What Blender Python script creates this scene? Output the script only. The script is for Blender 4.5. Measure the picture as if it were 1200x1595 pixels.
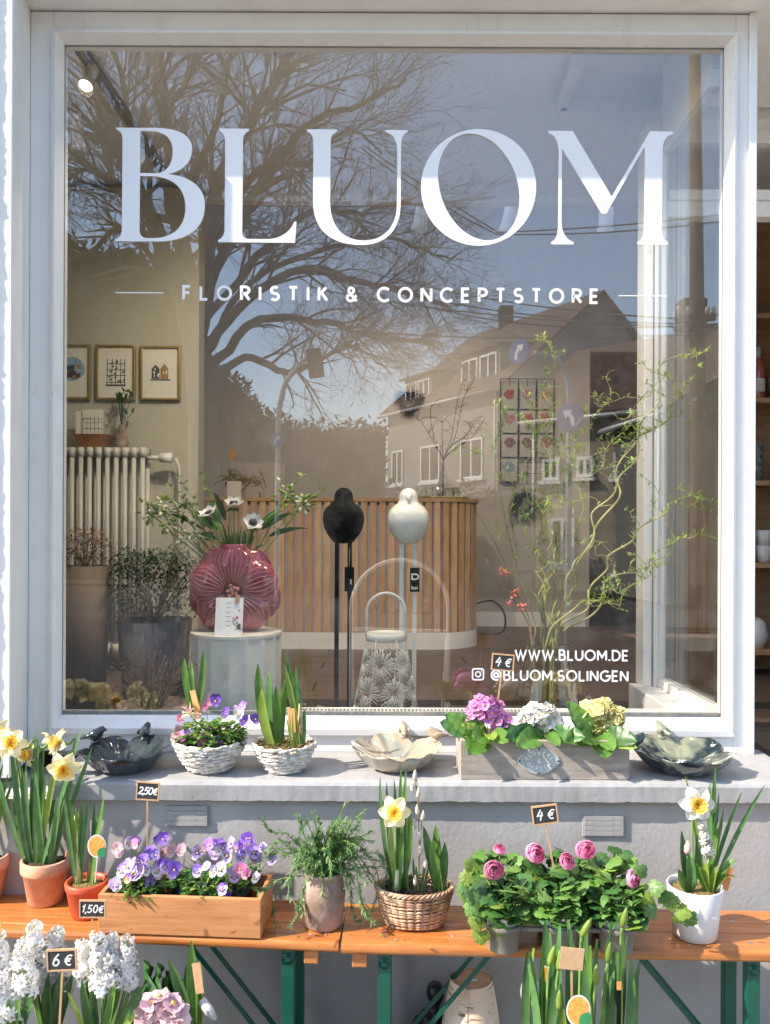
import bpy, bmesh, math, random
from math import sin, cos, pi, radians, sqrt, atan2
from mathutils import Vector as V, Matrix, noise

S = bpy.context.scene
COL = S.collection
for _o in list(bpy.data.objects):
    bpy.data.objects.remove(_o)
RND = random.Random(11)

# ------------------------------------------------------------------ camera, sky, sun, exposure
F, CX, CY = 1300.0, 590.0, 820.0
CAMY, CAMZ, ROLL = -2.75, 1.64, radians(0.25)
cam_d = bpy.data.cameras.new('camera')
cam = bpy.data.objects.new('camera', cam_d)
COL.objects.link(cam)
cam.location = (0, CAMY, CAMZ)
cam.rotation_euler = (pi / 2, -ROLL, 0)
cam_d.sensor_fit = 'HORIZONTAL'
cam_d.sensor_width = 36
cam_d.lens = 36 * F / 1200
cam_d.shift_x = (600 - CX) / 1200
cam_d.shift_y = (CY - 797.5) / 1200
cam_d.clip_start = 0.05
cam_d.clip_end = 2000
S.camera = cam

SUN = V((3.0, 1.0, -2.6)).normalized()      # the way the light travels
world = bpy.data.worlds.new('World')
S.world = world
world.use_nodes = True
wn = world.node_tree.nodes
sky = wn.new('ShaderNodeTexSky')
sky.sky_type = 'NISHITA'
sky.sun_disc = False
sky.sun_elevation = math.asin(-SUN.z)
sky.sun_rotation = atan2(-SUN.x, -SUN.y)
sky.air_density = 1.0
sky.dust_density = 0.6
bg = wn['Background']
world.node_tree.links.new(sky.outputs[0], bg.inputs[0])
bg.inputs[1].default_value = 0.15
sun_d = bpy.data.lights.new('sun', 'SUN')
sun_d.energy = 3.5
sun_d.angle = radians(0.5)
sun_d.color = (1.0, 0.885, 0.74)
sun = bpy.data.objects.new('sun', sun_d)
COL.objects.link(sun)
sun.rotation_euler = SUN.to_track_quat('-Z', 'Y').to_euler()
S.view_settings.view_transform = 'Standard'
S.view_settings.look = 'None'
S.view_settings.gamma = 1
S.view_settings.use_curve_mapping = False
S.view_settings.exposure = 1.5
try:
    S.cycles.max_bounces = 10
    S.cycles.transparent_max_bounces = 24
    S.cycles.diffuse_bounces = 4
    S.cycles.glossy_bounces = 4
    S.cycles.caustics_reflective = False
    S.cycles.caustics_refractive = False
    S.cycles.sample_clamp_indirect = 6
    S.cycles.use_denoising = True
except Exception:
    pass


def unroll(px, py):
    x, y = px - CX, py - CY
    return x * cos(ROLL) - y * sin(ROLL), x * sin(ROLL) + y * cos(ROLL)


def W(px, py, Y):
    "photo pixel at the depth Y -> point in the place"
    x, y = unroll(px, py)
    d = Y - CAMY
    return V((x / F * d, Y, CAMZ - y / F * d))


def G(px, py, z):
    "photo pixel on the horizontal plane z"
    x, y = unroll(px, py)
    d = (CAMZ - z) * F / y
    return V((x / F * d, d + CAMY, z))


def MIR(px, py, d):
    "point of the street whose mirror image in the pane (Y=0) shows at that pixel; d = path length"
    x, y = unroll(px, py)
    return V((x / F * d, -(d + CAMY), CAMZ - y / F * d))


# ------------------------------------------------------------------ mesh helpers
def frame_of(d):
    d = d.normalized()
    a = V((0, 0, 1)) if abs(d.z) < 0.9 else V((1, 0, 0))
    s = d.cross(a).normalized()
    return s, s.cross(d).normalized()


def orient(n, spin=0.0):
    return V(n).normalized().to_track_quat('Z', 'Y').to_matrix() @ Matrix.Rotation(spin, 3, 'Z')


def bez(p, n=10):
    a, b, c, d = p
    o = []
    for i in range(1, n + 1):
        t = i / n
        u = 1 - t
        o.append((u**3 * a[0] + 3*u*u*t*b[0] + 3*u*t*t*c[0] + t**3*d[0], u**3*a[1] + 3*u*u*t*b[1] + 3*u*t*t*c[1] + t**3*d[1]))
    return o


def quad_path(a, b, c, n=8):
    a, b, c = V(a), V(b), V(c)
    return [a*(1-t)**2 + b*2*t*(1-t) + c*t*t for t in [i/n for i in range(n+1)]]


def smooth_path(pts, n=4):
    "Catmull-Rom through the points"
    p = [V(x) for x in pts]
    p = [p[0]*2 - p[1]] + p + [p[-1]*2 - p[-2]]
    o = []
    for i in range(1, len(p)-2):
        for k in range(n):
            t = k/n
            o.append(0.5*((2*p[i]) + (p[i+1]-p[i-1])*t + (2*p[i-1]-5*p[i]+4*p[i+1]-p[i+2])*t*t + (3*p[i]-p[i-1]-3*p[i+1]+p[i+2])*t**3))
    o.append(p[-2])
    return o


class MB:
    def __init__(s):
        s.v, s.f, s.m = [], [], []

    def add(s, vs, fs, m=0):
        o = len(s.v)
        s.v += [tuple(v) for v in vs]
        s.f += [tuple(i + o for i in f) for f in fs]
        s.m += [m]*len(fs) if isinstance(m, int) else list(m)
        return s

    def box(s, a, b, m=0, M=None):
        x0, y0, z0 = a
        x1, y1, z1 = b
        vs = [V((x, y, z)) for z in (z0, z1) for y in (y0, y1) for x in (x0, x1)]
        if M:
            vs = [M @ v for v in vs]
        return s.add(vs, [(0, 2, 3, 1), (4, 5, 7, 6), (0, 1, 5, 4), (2, 6, 7, 3), (0, 4, 6, 2), (1, 3, 7, 5)], m)

    def bar(s, a, b, w, h, m=0, up=None):
        a, b = V(a), V(b)
        d = (b-a).normalized()
        if up is None:
            x, y = frame_of(d)
        else:
            x = d.cross(V(up)).normalized()
            y = x.cross(d).normalized()
        vs = [p + x*sx*w/2 + y*sy*h/2 for p in (a, b) for sx, sy in ((-1, -1), (1, -1), (1, 1), (-1, 1))]
        return s.add(vs, [(3, 2, 1, 0), (4, 5, 6, 7), (0, 1, 5, 4), (1, 2, 6, 5), (2, 3, 7, 6), (3, 0, 4, 7)], m)

    def tube(s, pts, r, n=6, m=0, cap=True, flat=1.0):
        pts = [V(p) for p in pts]
        k = len(pts)
        rr = r if isinstance(r, (list, tuple)) else [r]*k
        d0 = (pts[1]-pts[0]).normalized()
        x, _ = frame_of(d0)
        vs = []
        for i, p in enumerate(pts):
            d = (pts[min(i+1, k-1)] - pts[max(i-1, 0)])
            d = d.normalized() if d.length > 1e-9 else d0
            x = x - d*x.dot(d)
            x = x.normalized() if x.length > 1e-6 else frame_of(d)[0]
            y = d.cross(x)
            for j in range(n):
                a = 2*pi*j/n
                vs.append(p + (x*cos(a) + y*sin(a)*flat)*rr[i])
        fs = [(i*n+j, i*n+(j+1) % n, (i+1)*n+(j+1) % n, (i+1)*n+j) for i in range(k-1) for j in range(n)]
        if cap:
            fs += [tuple(range(n-1, -1, -1)), tuple((k-1)*n+j for j in range(n))]
        return s.add(vs, fs, m)

    def lathe(s, prof, n=24, c=(0, 0, 0), m=0, rf=None):
        c = V(c)
        vs = []
        for i, (r, z) in enumerate(prof):
            for j in range(n):
                a = 2*pi*j/n
                q = rf(a, i/(len(prof)-1)) if rf else 1
                vs.append(c + V((r*q*cos(a), r*q*sin(a), z)))
        fs = [(i*n+j, i*n+(j+1) % n, (i+1)*n+(j+1) % n, (i+1)*n+j) for i in range(len(prof)-1) for j in range(n)]
        return s.add(vs, fs, m)

    def ell(s, c, r, n=12, m=0, M=None):
        c = V(c)
        h = n//2
        vs, fs = [], []
        for i in range(h+1):
            t = pi*i/h
            for j in range(n):
                a = 2*pi*j/n
                p = V((r[0]*sin(t)*cos(a), r[1]*sin(t)*sin(a), r[2]*cos(t)))
                vs.append(c + (M @ p if M else p))
        for i in range(h):
            for j in range(n):
                fs.append((i*n+j, (i+1)*n+j, (i+1)*n+(j+1) % n, i*n+(j+1) % n))
        return s.add(vs, fs, m)

    def grid(s, fn, nu, nv, m=0):
        vs = [fn(i/nu, j/nv) for i in range(nu+1) for j in range(nv+1)]
        w = nv+1
        return s.add(vs, [(i*w+j, (i+1)*w+j, (i+1)*w+j+1, i*w+j+1) for i in range(nu) for j in range(nv)], m)

    def ribbon(s, pts, ws, side, fold=0.0, m=0):
        "leaf-like strip, three vertices across; fold lifts the edges"
        pts = [V(p) for p in pts]
        k = len(pts)
        vs = []
        for i, p in enumerate(pts):
            d = (pts[min(i+1, k-1)] - pts[max(i-1, 0)]).normalized()
            sd = side[i] if isinstance(side, list) else side
            x = sd - d*sd.dot(d)
            x = x.normalized() if x.length > 1e-6 else frame_of(d)[0]
            y = x.cross(d)
            w = ws[i]/2
            vs += [p - x*w + y*fold*w, p, p + x*w + y*fold*w]
        fs = []
        for i in range(k-1):
            a = i*3
            fs += [(a, a+1, a+4, a+3), (a+1, a+2, a+5, a+4)]
        return s.add(vs, fs, m)

    def stroke(s, pts, w, put, m=0, closed=False):
        "flat pen stroke in 2D; put(x, y) -> 3D"
        n = len(pts)
        L, Rr = [], []
        for i in range(n):
            if closed:
                a, b, c = pts[i-1], pts[i], pts[(i+1) % n]
            else:
                a, b, c = pts[max(i-1, 0)], pts[i], pts[min(i+1, n-1)]
            d1 = V((b[0]-a[0], b[1]-a[1]))
            d2 = V((c[0]-b[0], c[1]-b[1]))
            if d1.length < 1e-9:
                d1 = d2
            if d2.length < 1e-9:
                d2 = d1
            n1 = V((-d1.y, d1.x)).normalized()
            n2 = V((-d2.y, d2.x)).normalized()
            mt = (n1+n2)
            mt = mt.normalized() if mt.length > 1e-6 else n1
            k = w/2/max(0.4, mt.dot(n1))
            L.append(put(b[0]+mt.x*k, b[1]+mt.y*k))
            Rr.append(put(b[0]-mt.x*k, b[1]-mt.y*k))
        vs = [p for q in zip(L, Rr) for p in q]
        r = n if closed else n-1
        return s.add(vs, [(2*i, 2*i+1, 2*((i+1) % n)+1, 2*((i+1) % n)) for i in range(r)], m)

    def xform(s, M):
        s.v = [tuple(M @ V(v)) for v in s.v]
        return s

    def mesh(s, name, mats, smooth=True):
        me = bpy.data.meshes.new(name)
        me.from_pydata(s.v, [], s.f)
        if not isinstance(mats, (list, tuple)):
            mats = [mats]
        for q in mats:
            me.materials.append(q)
        if len(mats) > 1:
            me.polygons.foreach_set('material_index', s.m)
        me.polygons.foreach_set('use_smooth', [smooth]*len(me.polygons))
        me.update()
        return me

    def build(s, name, mats, parent=None, smooth=True, bevel=0, fix=False):
        me = s.mesh(name, mats, smooth)
        if fix:
            bm = bmesh.new()
            bm.from_mesh(me)
            bmesh.ops.remove_doubles(bm, verts=bm.verts, dist=1e-5)
            bmesh.ops.recalc_face_normals(bm, faces=bm.faces)
            bm.to_mesh(me)
            bm.free()
        o = bpy.data.objects.new(name, me)
        COL.objects.link(o)
        if parent:
            o.parent = parent
        if bevel:
            b = o.modifiers.new('bevel', 'BEVEL')
            b.width = bevel
            b.segments = 2
            b.limit_method = 'ANGLE'
            b.angle_limit = radians(40)
            if smooth:
                pass
        return o


def boxo(name, a, b, m, parent=None, bevel=0.0):
    return MB().box(a, b).build(name, m, parent, smooth=False, bevel=bevel)


def inst(mesh, name, parent, loc=(0, 0, 0), rot=None, sc=1.0):
    o = bpy.data.objects.new(name, mesh)
    COL.objects.link(o)
    o.parent = parent
    M = Matrix.Translation(V(loc))
    if rot is not None:
        M = M @ rot.to_4x4()
    if not isinstance(sc, (tuple, list)):
        sc = (sc, sc, sc)
    M = M @ Matrix.Diagonal(V((sc[0], sc[1], sc[2], 1)))
    o.matrix_local = M
    return o


def tag(o, label=None, cat=None, group=None, kind=None):
    if label:
        o['label'] = label
    if cat:
        o['category'] = cat
    if group:
        o['group'] = group
    if kind:
        o['kind'] = kind
    return o


def thing(name, label, cat, loc=(0, 0, 0), group=None, rz=0.0):
    o = bpy.data.objects.new(name, None)
    o.empty_display_size = 0.05
    COL.objects.link(o)
    o.location = loc
    o.rotation_euler = (0, 0, rz)
    return tag(o, label, cat, group)


def struct(o):
    o['kind'] = 'structure'
    return o


def stuff(o):
    o['kind'] = 'stuff'
    return o


# ------------------------------------------------------------------ materials
def mat(name, c, rough=0.6, var=0.12, scale=30.0, bump=0.0, bscale=None, metal=0.0, spec=0.5, transl=0.0,
        c2=None, coat=0.0, stretch=None, detail=4.0, lo=0.35, hi=0.65, bdist=0.004, stain=None):
    m = bpy.data.materials.new(name)
    m.use_nodes = True
    nt = m.node_tree
    N, L = nt.nodes, nt.links
    P = N['Principled BSDF']
    P.inputs['Roughness'].default_value = rough
    P.inputs['Metallic'].default_value = metal
    P.inputs['Specular IOR Level'].default_value = spec
    P.inputs['Coat Weight'].default_value = coat
    P.inputs['Coat Roughness'].default_value = 0.08
    tc = N.new('ShaderNodeTexCoord')
    vec = tc.outputs['Object']
    if stretch:
        mp = N.new('ShaderNodeMapping')
        mp.inputs['Scale'].default_value = stretch
        L.new(vec, mp.inputs[0])
        vec = mp.outputs[0]
    nz = N.new('ShaderNodeTexNoise')
    nz.inputs['Scale'].default_value = scale
    nz.inputs['Detail'].default_value = detail
    L.new(vec, nz.inputs['Vector'])
    cr = N.new('ShaderNodeValToRGB')
    cr.color_ramp.elements[0].position = lo
    cr.color_ramp.elements[1].position = hi
    if c2 is None:
        a = [max(0, x*(1-var)) for x in c]
        b = [min(1, x*(1+var)) for x in c]
    else:
        a, b = c, c2
    cr.color_ramp.elements[0].color = (*a, 1)
    cr.color_ramp.elements[1].color = (*b, 1)
    L.new(nz.outputs[0], cr.inputs[0])
    col = cr.outputs[0]
    for st in (stain or ()):
        sc_, ssc, slo, shi, amt, sdet = st
        mp2 = N.new('ShaderNodeMapping')
        mp2.inputs['Scale'].default_value = ssc if isinstance(ssc, tuple) else (ssc, ssc, ssc)
        L.new(tc.outputs['Object'], mp2.inputs[0])
        n2 = N.new('ShaderNodeTexNoise')
        n2.inputs['Scale'].default_value = 1
        n2.inputs['Detail'].default_value = sdet
        n2.inputs['Distortion'].default_value = .6
        L.new(mp2.outputs[0], n2.inputs['Vector'])
        mr = N.new('ShaderNodeMapRange')
        mr.inputs['From Min'].default_value = slo
        mr.inputs['From Max'].default_value = shi
        mr.inputs['To Max'].default_value = amt
        L.new(n2.outputs[0], mr.inputs[0])
        mx2 = N.new('ShaderNodeMix')
        mx2.data_type = 'RGBA'
        L.new(mr.outputs[0], mx2.inputs[0])
        L.new(col, mx2.inputs[6])
        mx2.inputs[7].default_value = (*sc_, 1)
        col = mx2.outputs[2]
    if transl:      # every leaf and petal its own shade
        oi = N.new('ShaderNodeObjectInfo')
        rr_ = N.new('ShaderNodeMapRange')
        rr_.inputs['To Min'].default_value = .72
        rr_.inputs['To Max'].default_value = 1.22
        L.new(oi.outputs['Random'], rr_.inputs[0])
        hs = N.new('ShaderNodeHueSaturation')
        L.new(rr_.outputs[0], hs.inputs['Value'])
        L.new(col, hs.inputs['Color'])
        col = hs.outputs[0]
    L.new(col, P.inputs['Base Color'])
    if bump:
        bz = N.new('ShaderNodeTexNoise')
        bz.inputs['Scale'].default_value = bscale or scale*2
        bz.inputs['Detail'].default_value = 6
        L.new(vec, bz.inputs['Vector'])
        bp = N.new('ShaderNodeBump')
        bp.inputs['Strength'].default_value = bump
        bp.inputs['Distance'].default_value = bdist
        L.new(bz.outputs[0], bp.inputs['Height'])
        L.new(bp.outputs[0], P.inputs['Normal'])
    if transl:
        t = N.new('ShaderNodeBsdfTranslucent')
        L.new(col, t.inputs[0])
        mx = N.new('ShaderNodeMixShader')
        mx.inputs[0].default_value = transl
        L.new(P.outputs[0], mx.inputs[1])
        L.new(t.outputs[0], mx.inputs[2])
        L.new(mx.outputs[0], N['Material Output'].inputs[0])
    return m


def glassmat(name, base, power, tintc=(1, 1, 1), rough=0.0):
    m = bpy.data.materials.new(name)
    m.use_nodes = True
    nt = m.node_tree
    N, L = nt.nodes, nt.links
    N.remove(N['Principled BSDF'])
    lw = N.new('ShaderNodeLayerWeight')
    lw.inputs[0].default_value = 0.5
    pw = N.new('ShaderNodeMath')
    pw.operation = 'POWER'
    pw.inputs[1].default_value = power
    L.new(lw.outputs['Facing'], pw.inputs[0])
    mr = N.new('ShaderNodeMapRange')
    mr.inputs['To Min'].default_value = base
    mr.inputs['To Max'].default_value = 0.9
    L.new(pw.outputs[0], mr.inputs[0])
    t = N.new('ShaderNodeBsdfTransparent')
    t.inputs[0].default_value = (*tintc, 1)
    g = N.new('ShaderNodeBsdfGlossy')
    g.inputs['Roughness'].default_value = rough
    mx = N.new('ShaderNodeMixShader')
    L.new(mr.outputs[0], mx.inputs[0])
    L.new(t.outputs[0], mx.inputs[1])
    L.new(g.outputs[0], mx.inputs[2])
    L.new(mx.outputs[0], N['Material Output'].inputs[0])
    return m


def emit(name, c, e):
    m = bpy.data.materials.new(name)
    m.use_nodes = True
    P = m.node_tree.nodes['Principled BSDF']
    P.inputs['Base Color'].default_value = (*c, 1)
    P.inputs['Emission Color'].default_value = (*c, 1)
    P.inputs['Emission Strength'].default_value = e
    return m


M = {}
M['paint'] = mat('white_paint', (.85, .835, .81), .42, .02, 14, .12, 60, stain=(((.45, .42, .38), (9, 9, 3), .60, .80, .35, 8), ((.30, .28, .25), (70, 70, 70), .70, .76, .5, 3)))
M['plaster'] = mat('pale_plaster', (.80, .785, .75), .85, .03, 9, .25, 90, bdist=.005, stain=(((.45, .42, .38), (5, 5, 1.5), .55, .8, .3, 8),))
M['stucco'] = mat('rough_stucco', (.62, .61, .60), .9, .06, 20, .9, 70, bdist=.012)
M['base'] = mat('grey_plaster', (.375, .37, .365), .88, .05, 7, .22, 70, bdist=.006, stain=(((.26, .25, .23), (5, 5, 1.2), .50, .75, .45, 9), ((.20, .19, .18), (60, 60, 60), .68, .74, .5, 3), ((.55, .54, .52), (3, 3, 3), .55, .75, .4, 8)))
M['sill'] = mat('grey_sill_paint', (.33, .33, .335), .7, .05, 9, .22, 60, bdist=.005, stain=(((.26, .25, .23), (5, 9, 9), .52, .75, .45, 9), ((.17, .16, .15), (70, 70, 70), .69, .74, .6, 3)))
M['pane'] = glassmat('window_glass', .12, 6.0, (.985, .99, .985))
M['sidepane'] = glassmat('side_glass', .05, 4.0, (.98, .99, .985))
M['clear'] = glassmat('clear_glass', .06, 3.0, (.93, .93, .91))
M['vinyl'] = mat('white_vinyl', (.86, .86, .86), .45, .01, 5)
M['black'] = mat('black_matt', (.006, .006, .007), .85, .2, 40, spec=.12)
M['blackgloss'] = mat('black_lacquer', (.012, .013, .018), .3, .2, 40)
M['chalkboard'] = mat('chalkboard', (.018, .019, .02), .8, .5, 25, c2=(.04, .042, .045))
M['chalk'] = mat('chalk', (.75, .75, .73), .9, .1, 300)
M['tagwood'] = mat('tag_wood', (.50, .30, .16), .6, .15, 60, stretch=(1, 1, .2))
M['kraft'] = mat('kraft_card', (.52, .33, .19), .8, .08, 80)
M['leaf'] = mat('leaf_green', (.085, .21, .035), .42, .2, 25, transl=.3, c2=(.15, .31, .055))
M['leafb'] = mat('leaf_blue_green', (.07, .18, .055), .42, .2, 25, transl=.3, c2=(.125, .265, .085))
M['leafy'] = mat('leaf_yellow_green', (.20, .32, .045), .45, .2, 22, transl=.32, c2=(.30, .42, .075))
M['leafd'] = mat('leaf_dark', (.03, .10, .025), .4, .3, 25, transl=.15, c2=(.05, .15, .03))
M['leafr'] = mat('leaf_ranunculus', (.075, .19, .04), .42, .2, 30, transl=.25, c2=(.20, .34, .085))
M['stem'] = mat('stem_green', (.13, .26, .05), .5, .15, 20, c2=(.2, .34, .08))
M['soil'] = mat('potting_soil', (.035, .022, .014), .95, .4, 120, 1.0, 160, c2=(.09, .06, .04), bdist=.01)
M['moss'] = mat('moss', (.13, .11, .03), .95, .4, 120, 1.0, 160, c2=(.30, .21, .07), bdist=.01)
M['terracotta'] = mat('terracotta', (.55, .235, .125), .8, .12, 18, .25, 120, c2=(.66, .345, .215), stain=(((.72, .58, .48), (14, 14, 22), .52, .72, .6, 8), ((.22, .11, .06), (10, 10, 10), .6, .8, .5, 8)))
M['oldpot'] = mat('weathered_terracotta', (.20, .125, .09), .9, .3, 16, .6, 60, c2=(.40, .31, .25))
M['redplastic'] = mat('red_plastic', (.52, .08, .035), .45, .06, 12)
M['crate'] = mat('crate_pine', (.46, .19, .07), .6, .2, 6, .2, 30, c2=(.60, .28, .115), stretch=(1, 6, 14), lo=.3, hi=.7, stain=(((.36, .13, .045), (3, 40, 70), .56, .66, .55, 3), ((.25, .10, .04), (22, 22, 30), .71, .75, .8, 1), ((.42, .2, .09), (9, 9, 9), .55, .8, .5, 8)))
M['bench'] = mat('varnished_pine', (.37, .12, .028), .25, .2, 5, .12, 20, c2=(.55, .215, .058), stretch=(1, 16, 16), lo=.3, hi=.7, coat=.3, stain=(((.25, .07, .015), (2.2, 60, 60), .56, .66, .6, 3), ((.16, .05, .015), (16, 22, 22), .71, .75, .8, 1), ((.62, .42, .25), (4, 90, 90), .66, .72, .5, 2), ((.30, .12, .04), (7, 10, 10), .55, .8, .5, 8)))
M['greensteel'] = mat('green_steel', (.0, .085, .055), .35, .1, 20, stain=(((.10, .05, .02), (60, 60, 60), .70, .76, .7, 3), ((.01, .05, .035), (9, 9, 9), .55, .8, .5, 8)))
M['steel'] = mat('steel', (.5, .5, .5), .35, .1, 40, metal=.9)
M['whiteplastic'] = mat('white_plastic', (.75, .74, .73), .4, .02, 20)
M['tray'] = mat('taupe_plastic', (.20, .185, .15), .5, .05, 20)
M['darkplastic'] = mat('dark_plastic', (.03, .033, .04), .45, .1, 20)
M['brownplastic'] = mat('brown_plastic', (.10, .045, .028), .5, .1, 20)
M['wicker'] = mat('brown_wicker', (.30, .16, .085), .6, .3, 25, .3, 120, c2=(.58, .40, .26), detail=6)
M['whitewicker'] = mat('whitewashed_wicker', (.50, .43, .35), .8, .2, 60, .9, 120, c2=(.84, .82, .79), bdist=.008)
M['boxgrey'] = mat('greywashed_wood', (.26, .22, .19), .85, .15, 5, .35, 60, c2=(.40, .355, .315), stretch=(2, 10, 12), lo=.3, hi=.7, stain=(((.16, .13, .11), (4, 50, 90), .56, .68, .5, 3), ((.5, .46, .42), (60, 60, 60), .62, .72, .4, 3)))
M['zinc'] = mat('zinc_plate', (.40, .42, .42), .5, .1, 40, .1, 60)
M['glazeblue'] = mat('dark_blue_glaze', (.010, .018, .024), .06, .3, 9, c2=(.045, .062, .066), coat=1.0, hi=.75)
M['glazegreen'] = mat('dark_green_glaze', (.012, .024, .03), .06, .3, 11, c2=(.22, .24, .17), coat=1.0, lo=.46, hi=.64)
M['glazebeige'] = mat('beige_glaze', (.46, .36, .24), .07, .25, 16, c2=(.27, .28, .24), coat=1.0, lo=.42, hi=.66)
M['white'] = mat('petal_white', (.84, .83, .80), .6, .04, 40, transl=.25)
M['cream'] = mat('petal_cream', (.86, .78, .50), .55, .05, 40, transl=.25)
M['paleyellow'] = mat('petal_pale_yellow', (.85, .78, .36), .55, .08, 60, transl=.25)
M['yellow'] = mat('petal_yellow', (.90, .62, .09), .55, .1, 60, transl=.35, c2=(.92, .74, .22))
M['magenta'] = mat('petal_magenta', (.60, .13, .50), .55, .2, 90, transl=.25, c2=(.74, .33, .64))
M['pink'] = mat('petal_pink', (.72, .15, .34), .55, .15, 60, transl=.25, c2=(.83, .34, .53))
M['palepink'] = mat('petal_pale_pink', (.82, .54, .58), .55, .1, 60, transl=.25)
M['lilac'] = mat('petal_lilac', (.60, .46, .80), .55, .1, 60, transl=.25)
M['violet'] = mat('petal_violet', (.22, .09, .58), .55, .2, 60, transl=.22, c2=(.36, .19, .72))
M['purple'] = mat('petal_purple', (.12, .04, .30), .55, .2, 60, transl=.2)
M['peach'] = mat('petal_peach', (.86, .50, .32), .55, .1, 60, transl=.25)
M['petaldark'] = mat('petal_dark_mark', (.02, .01, .035), .6, .1, 60)
M['bark'] = mat('twig_bark', (.20, .14, .07), .7, .2, 40, c2=(.34, .30, .12))
M['catkin'] = mat('willow_catkin', (.56, .50, .40), .9, .15, 200, .5, 300)
M['greentwig'] = mat('green_twig', (.20, .23, .07), .6, .2, 30, c2=(.36, .27, .12))


def dusty(m):
    "thin film of street dust and drip marks on the pane"
    nt = m.node_tree
    N, L = nt.nodes, nt.links
    out = N['Material Output']
    old = out.inputs[0].links[0].from_socket
    tc = N.new('ShaderNodeTexCoord')
    f = None
    for sc, lo, hi in (((40, 1, 9), .60, .82), ((14, 1, 14), .45, .85), ((160, 1, 160), .70, .80)):
        mp = N.new('ShaderNodeMapping')
        mp.inputs['Scale'].default_value = sc
        L.new(tc.outputs['Object'], mp.inputs[0])
        nz = N.new('ShaderNodeTexNoise')
        nz.inputs['Scale'].default_value = 1
        nz.inputs['Detail'].default_value = 5
        L.new(mp.outputs[0], nz.inputs['Vector'])
        mr = N.new('ShaderNodeMapRange')
        mr.inputs['From Min'].default_value = lo
        mr.inputs['From Max'].default_value = hi
        mr.inputs['To Max'].default_value = .035
        L.new(nz.outputs[0], mr.inputs[0])
        if f is None:
            f = mr.outputs[0]
        else:
            ad = N.new('ShaderNodeMath')
            L.new(f, ad.inputs[0])
            L.new(mr.outputs[0], ad.inputs[1])
            f = ad.outputs[0]
    d = N.new('ShaderNodeBsdfDiffuse')
    d.inputs[0].default_value = (.6, .57, .52, 1)
    mx = N.new('ShaderNodeMixShader')
    L.new(f, mx.inputs[0])
    L.new(old, mx.inputs[1])
    L.new(d.outputs[0], mx.inputs[2])
    L.new(mx.outputs[0], out.inputs[0])
dusty(M['pane'])
# ================================================================== GROUND AND STREET
GZ = 0.07
M['paving'] = mat('far_paving', (.065, .062, .06), .95, .15, 6, .3, 80, spec=.1)
M['asphalt'] = mat('asphalt', (.05, .05, .052), .95, .2, 8, .4, 120, spec=.1)
M['earth'] = mat('earth', (.07, .075, .04), .95, .3, .6, c2=(.10, .09, .06))
struct(MB().box((-400, -400, -.4), (400, 400, -.12)).build('ground', M['earth'], smooth=False))
struct(MB().box((-60, -4.0, -.119), (60, 0.55, GZ)).build('pavement', mat('light_paving', (.28, .265, .25), .9, .12, 6, .3, 80), smooth=False))
struct(MB().box((-60, -12.5, -.119), (60, -4.002, -.05)).build('road', M['asphalt'], smooth=False))
struct(MB().box((-60, -60, -.119), (60, -12.502, -.045)).build('far_pavement', M['paving'], smooth=False))
kb = MB()
for k in range(24):
    kb.box((-24+k*2+.005, -4.12, -.049), (-22+k*2-.005, -4.003, GZ+.01))
struct(kb.build('kerb', mat('kerb_stone', (.2, .2, .19), .85, .1, 10, .3, 60), smooth=False))

# ================================================================== SHOP FRONT
front = thing('shop_wall', 'pale plastered shop wall around the big display window', 'wall')
SZ = 0.899
WX0, WX1, WZ1 = -1.142, 1.212, 3.315
# left pier with a slightly splayed reveal
b = MB()
poly = [(-1.117, -.215), (-1.143, -.025), (-1.143, .3), (-2.2, .3), (-2.2, -.215)]
b.add([(x, y, z) for z in (SZ-.03, 3.317) for x, y in poly],
      [tuple(range(5)), tuple(range(9, 4, -1))] + [(i, 5+i, 5+(i+1) % 5, (i+1) % 5) for i in range(5)])
b.build('pier', M['plaster'], front, smooth=False, bevel=.004, fix=True)
# stucco pilaster further left: rough edge that shades the pier
b = MB()
NV = 420
def stuc(side):
    def fn(u, v):
        z = GZ + 4.4*v
        q = noise.noise(V((side*3, z*16, u*9)))*.005 + noise.noise(V((side*7, z*60, u*30)))*.004
        if side == 0:      # front
            return V((-2.4 + 1.11*u + (q if u > .98 else 0), -.265 - q*.6, z))
        return V((-1.29 + q, -.265 + .1*u - (q*.6 if u < .05 else 0), z))
    return fn
b.grid(stuc(0), 6, NV)
b.grid(stuc(1), 4, NV)
b.build('pilaster', M['stucco'], front)
# lintel
b = MB()
b.box((-2.2, -.208, 3.32), (1.1755, .068, 4.9)).box((1.1757, -.208, 3.32), (3.2, .58, 4.9))
b.build('lintel', M['plaster'], front, smooth=False)
# base wall below the sill (gently uneven)
b = MB()
def basefn(u, v):
    x, z = -2.6 + 5.4*u, GZ - .05 + (SZ - .062 - GZ + .05)*v
    q = noise.noise(V((x*3, 5, z*3)))*.004 + noise.noise(V((x*11, 9, z*11)))*.0018
    return V((x, -.305 - q, z))
b.grid(basefn, 260, 40)
b.box((-2.6, -.29, GZ-.05), (2.8, .3, SZ-.063))
b.build('base_wall', M['base'], front)
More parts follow.
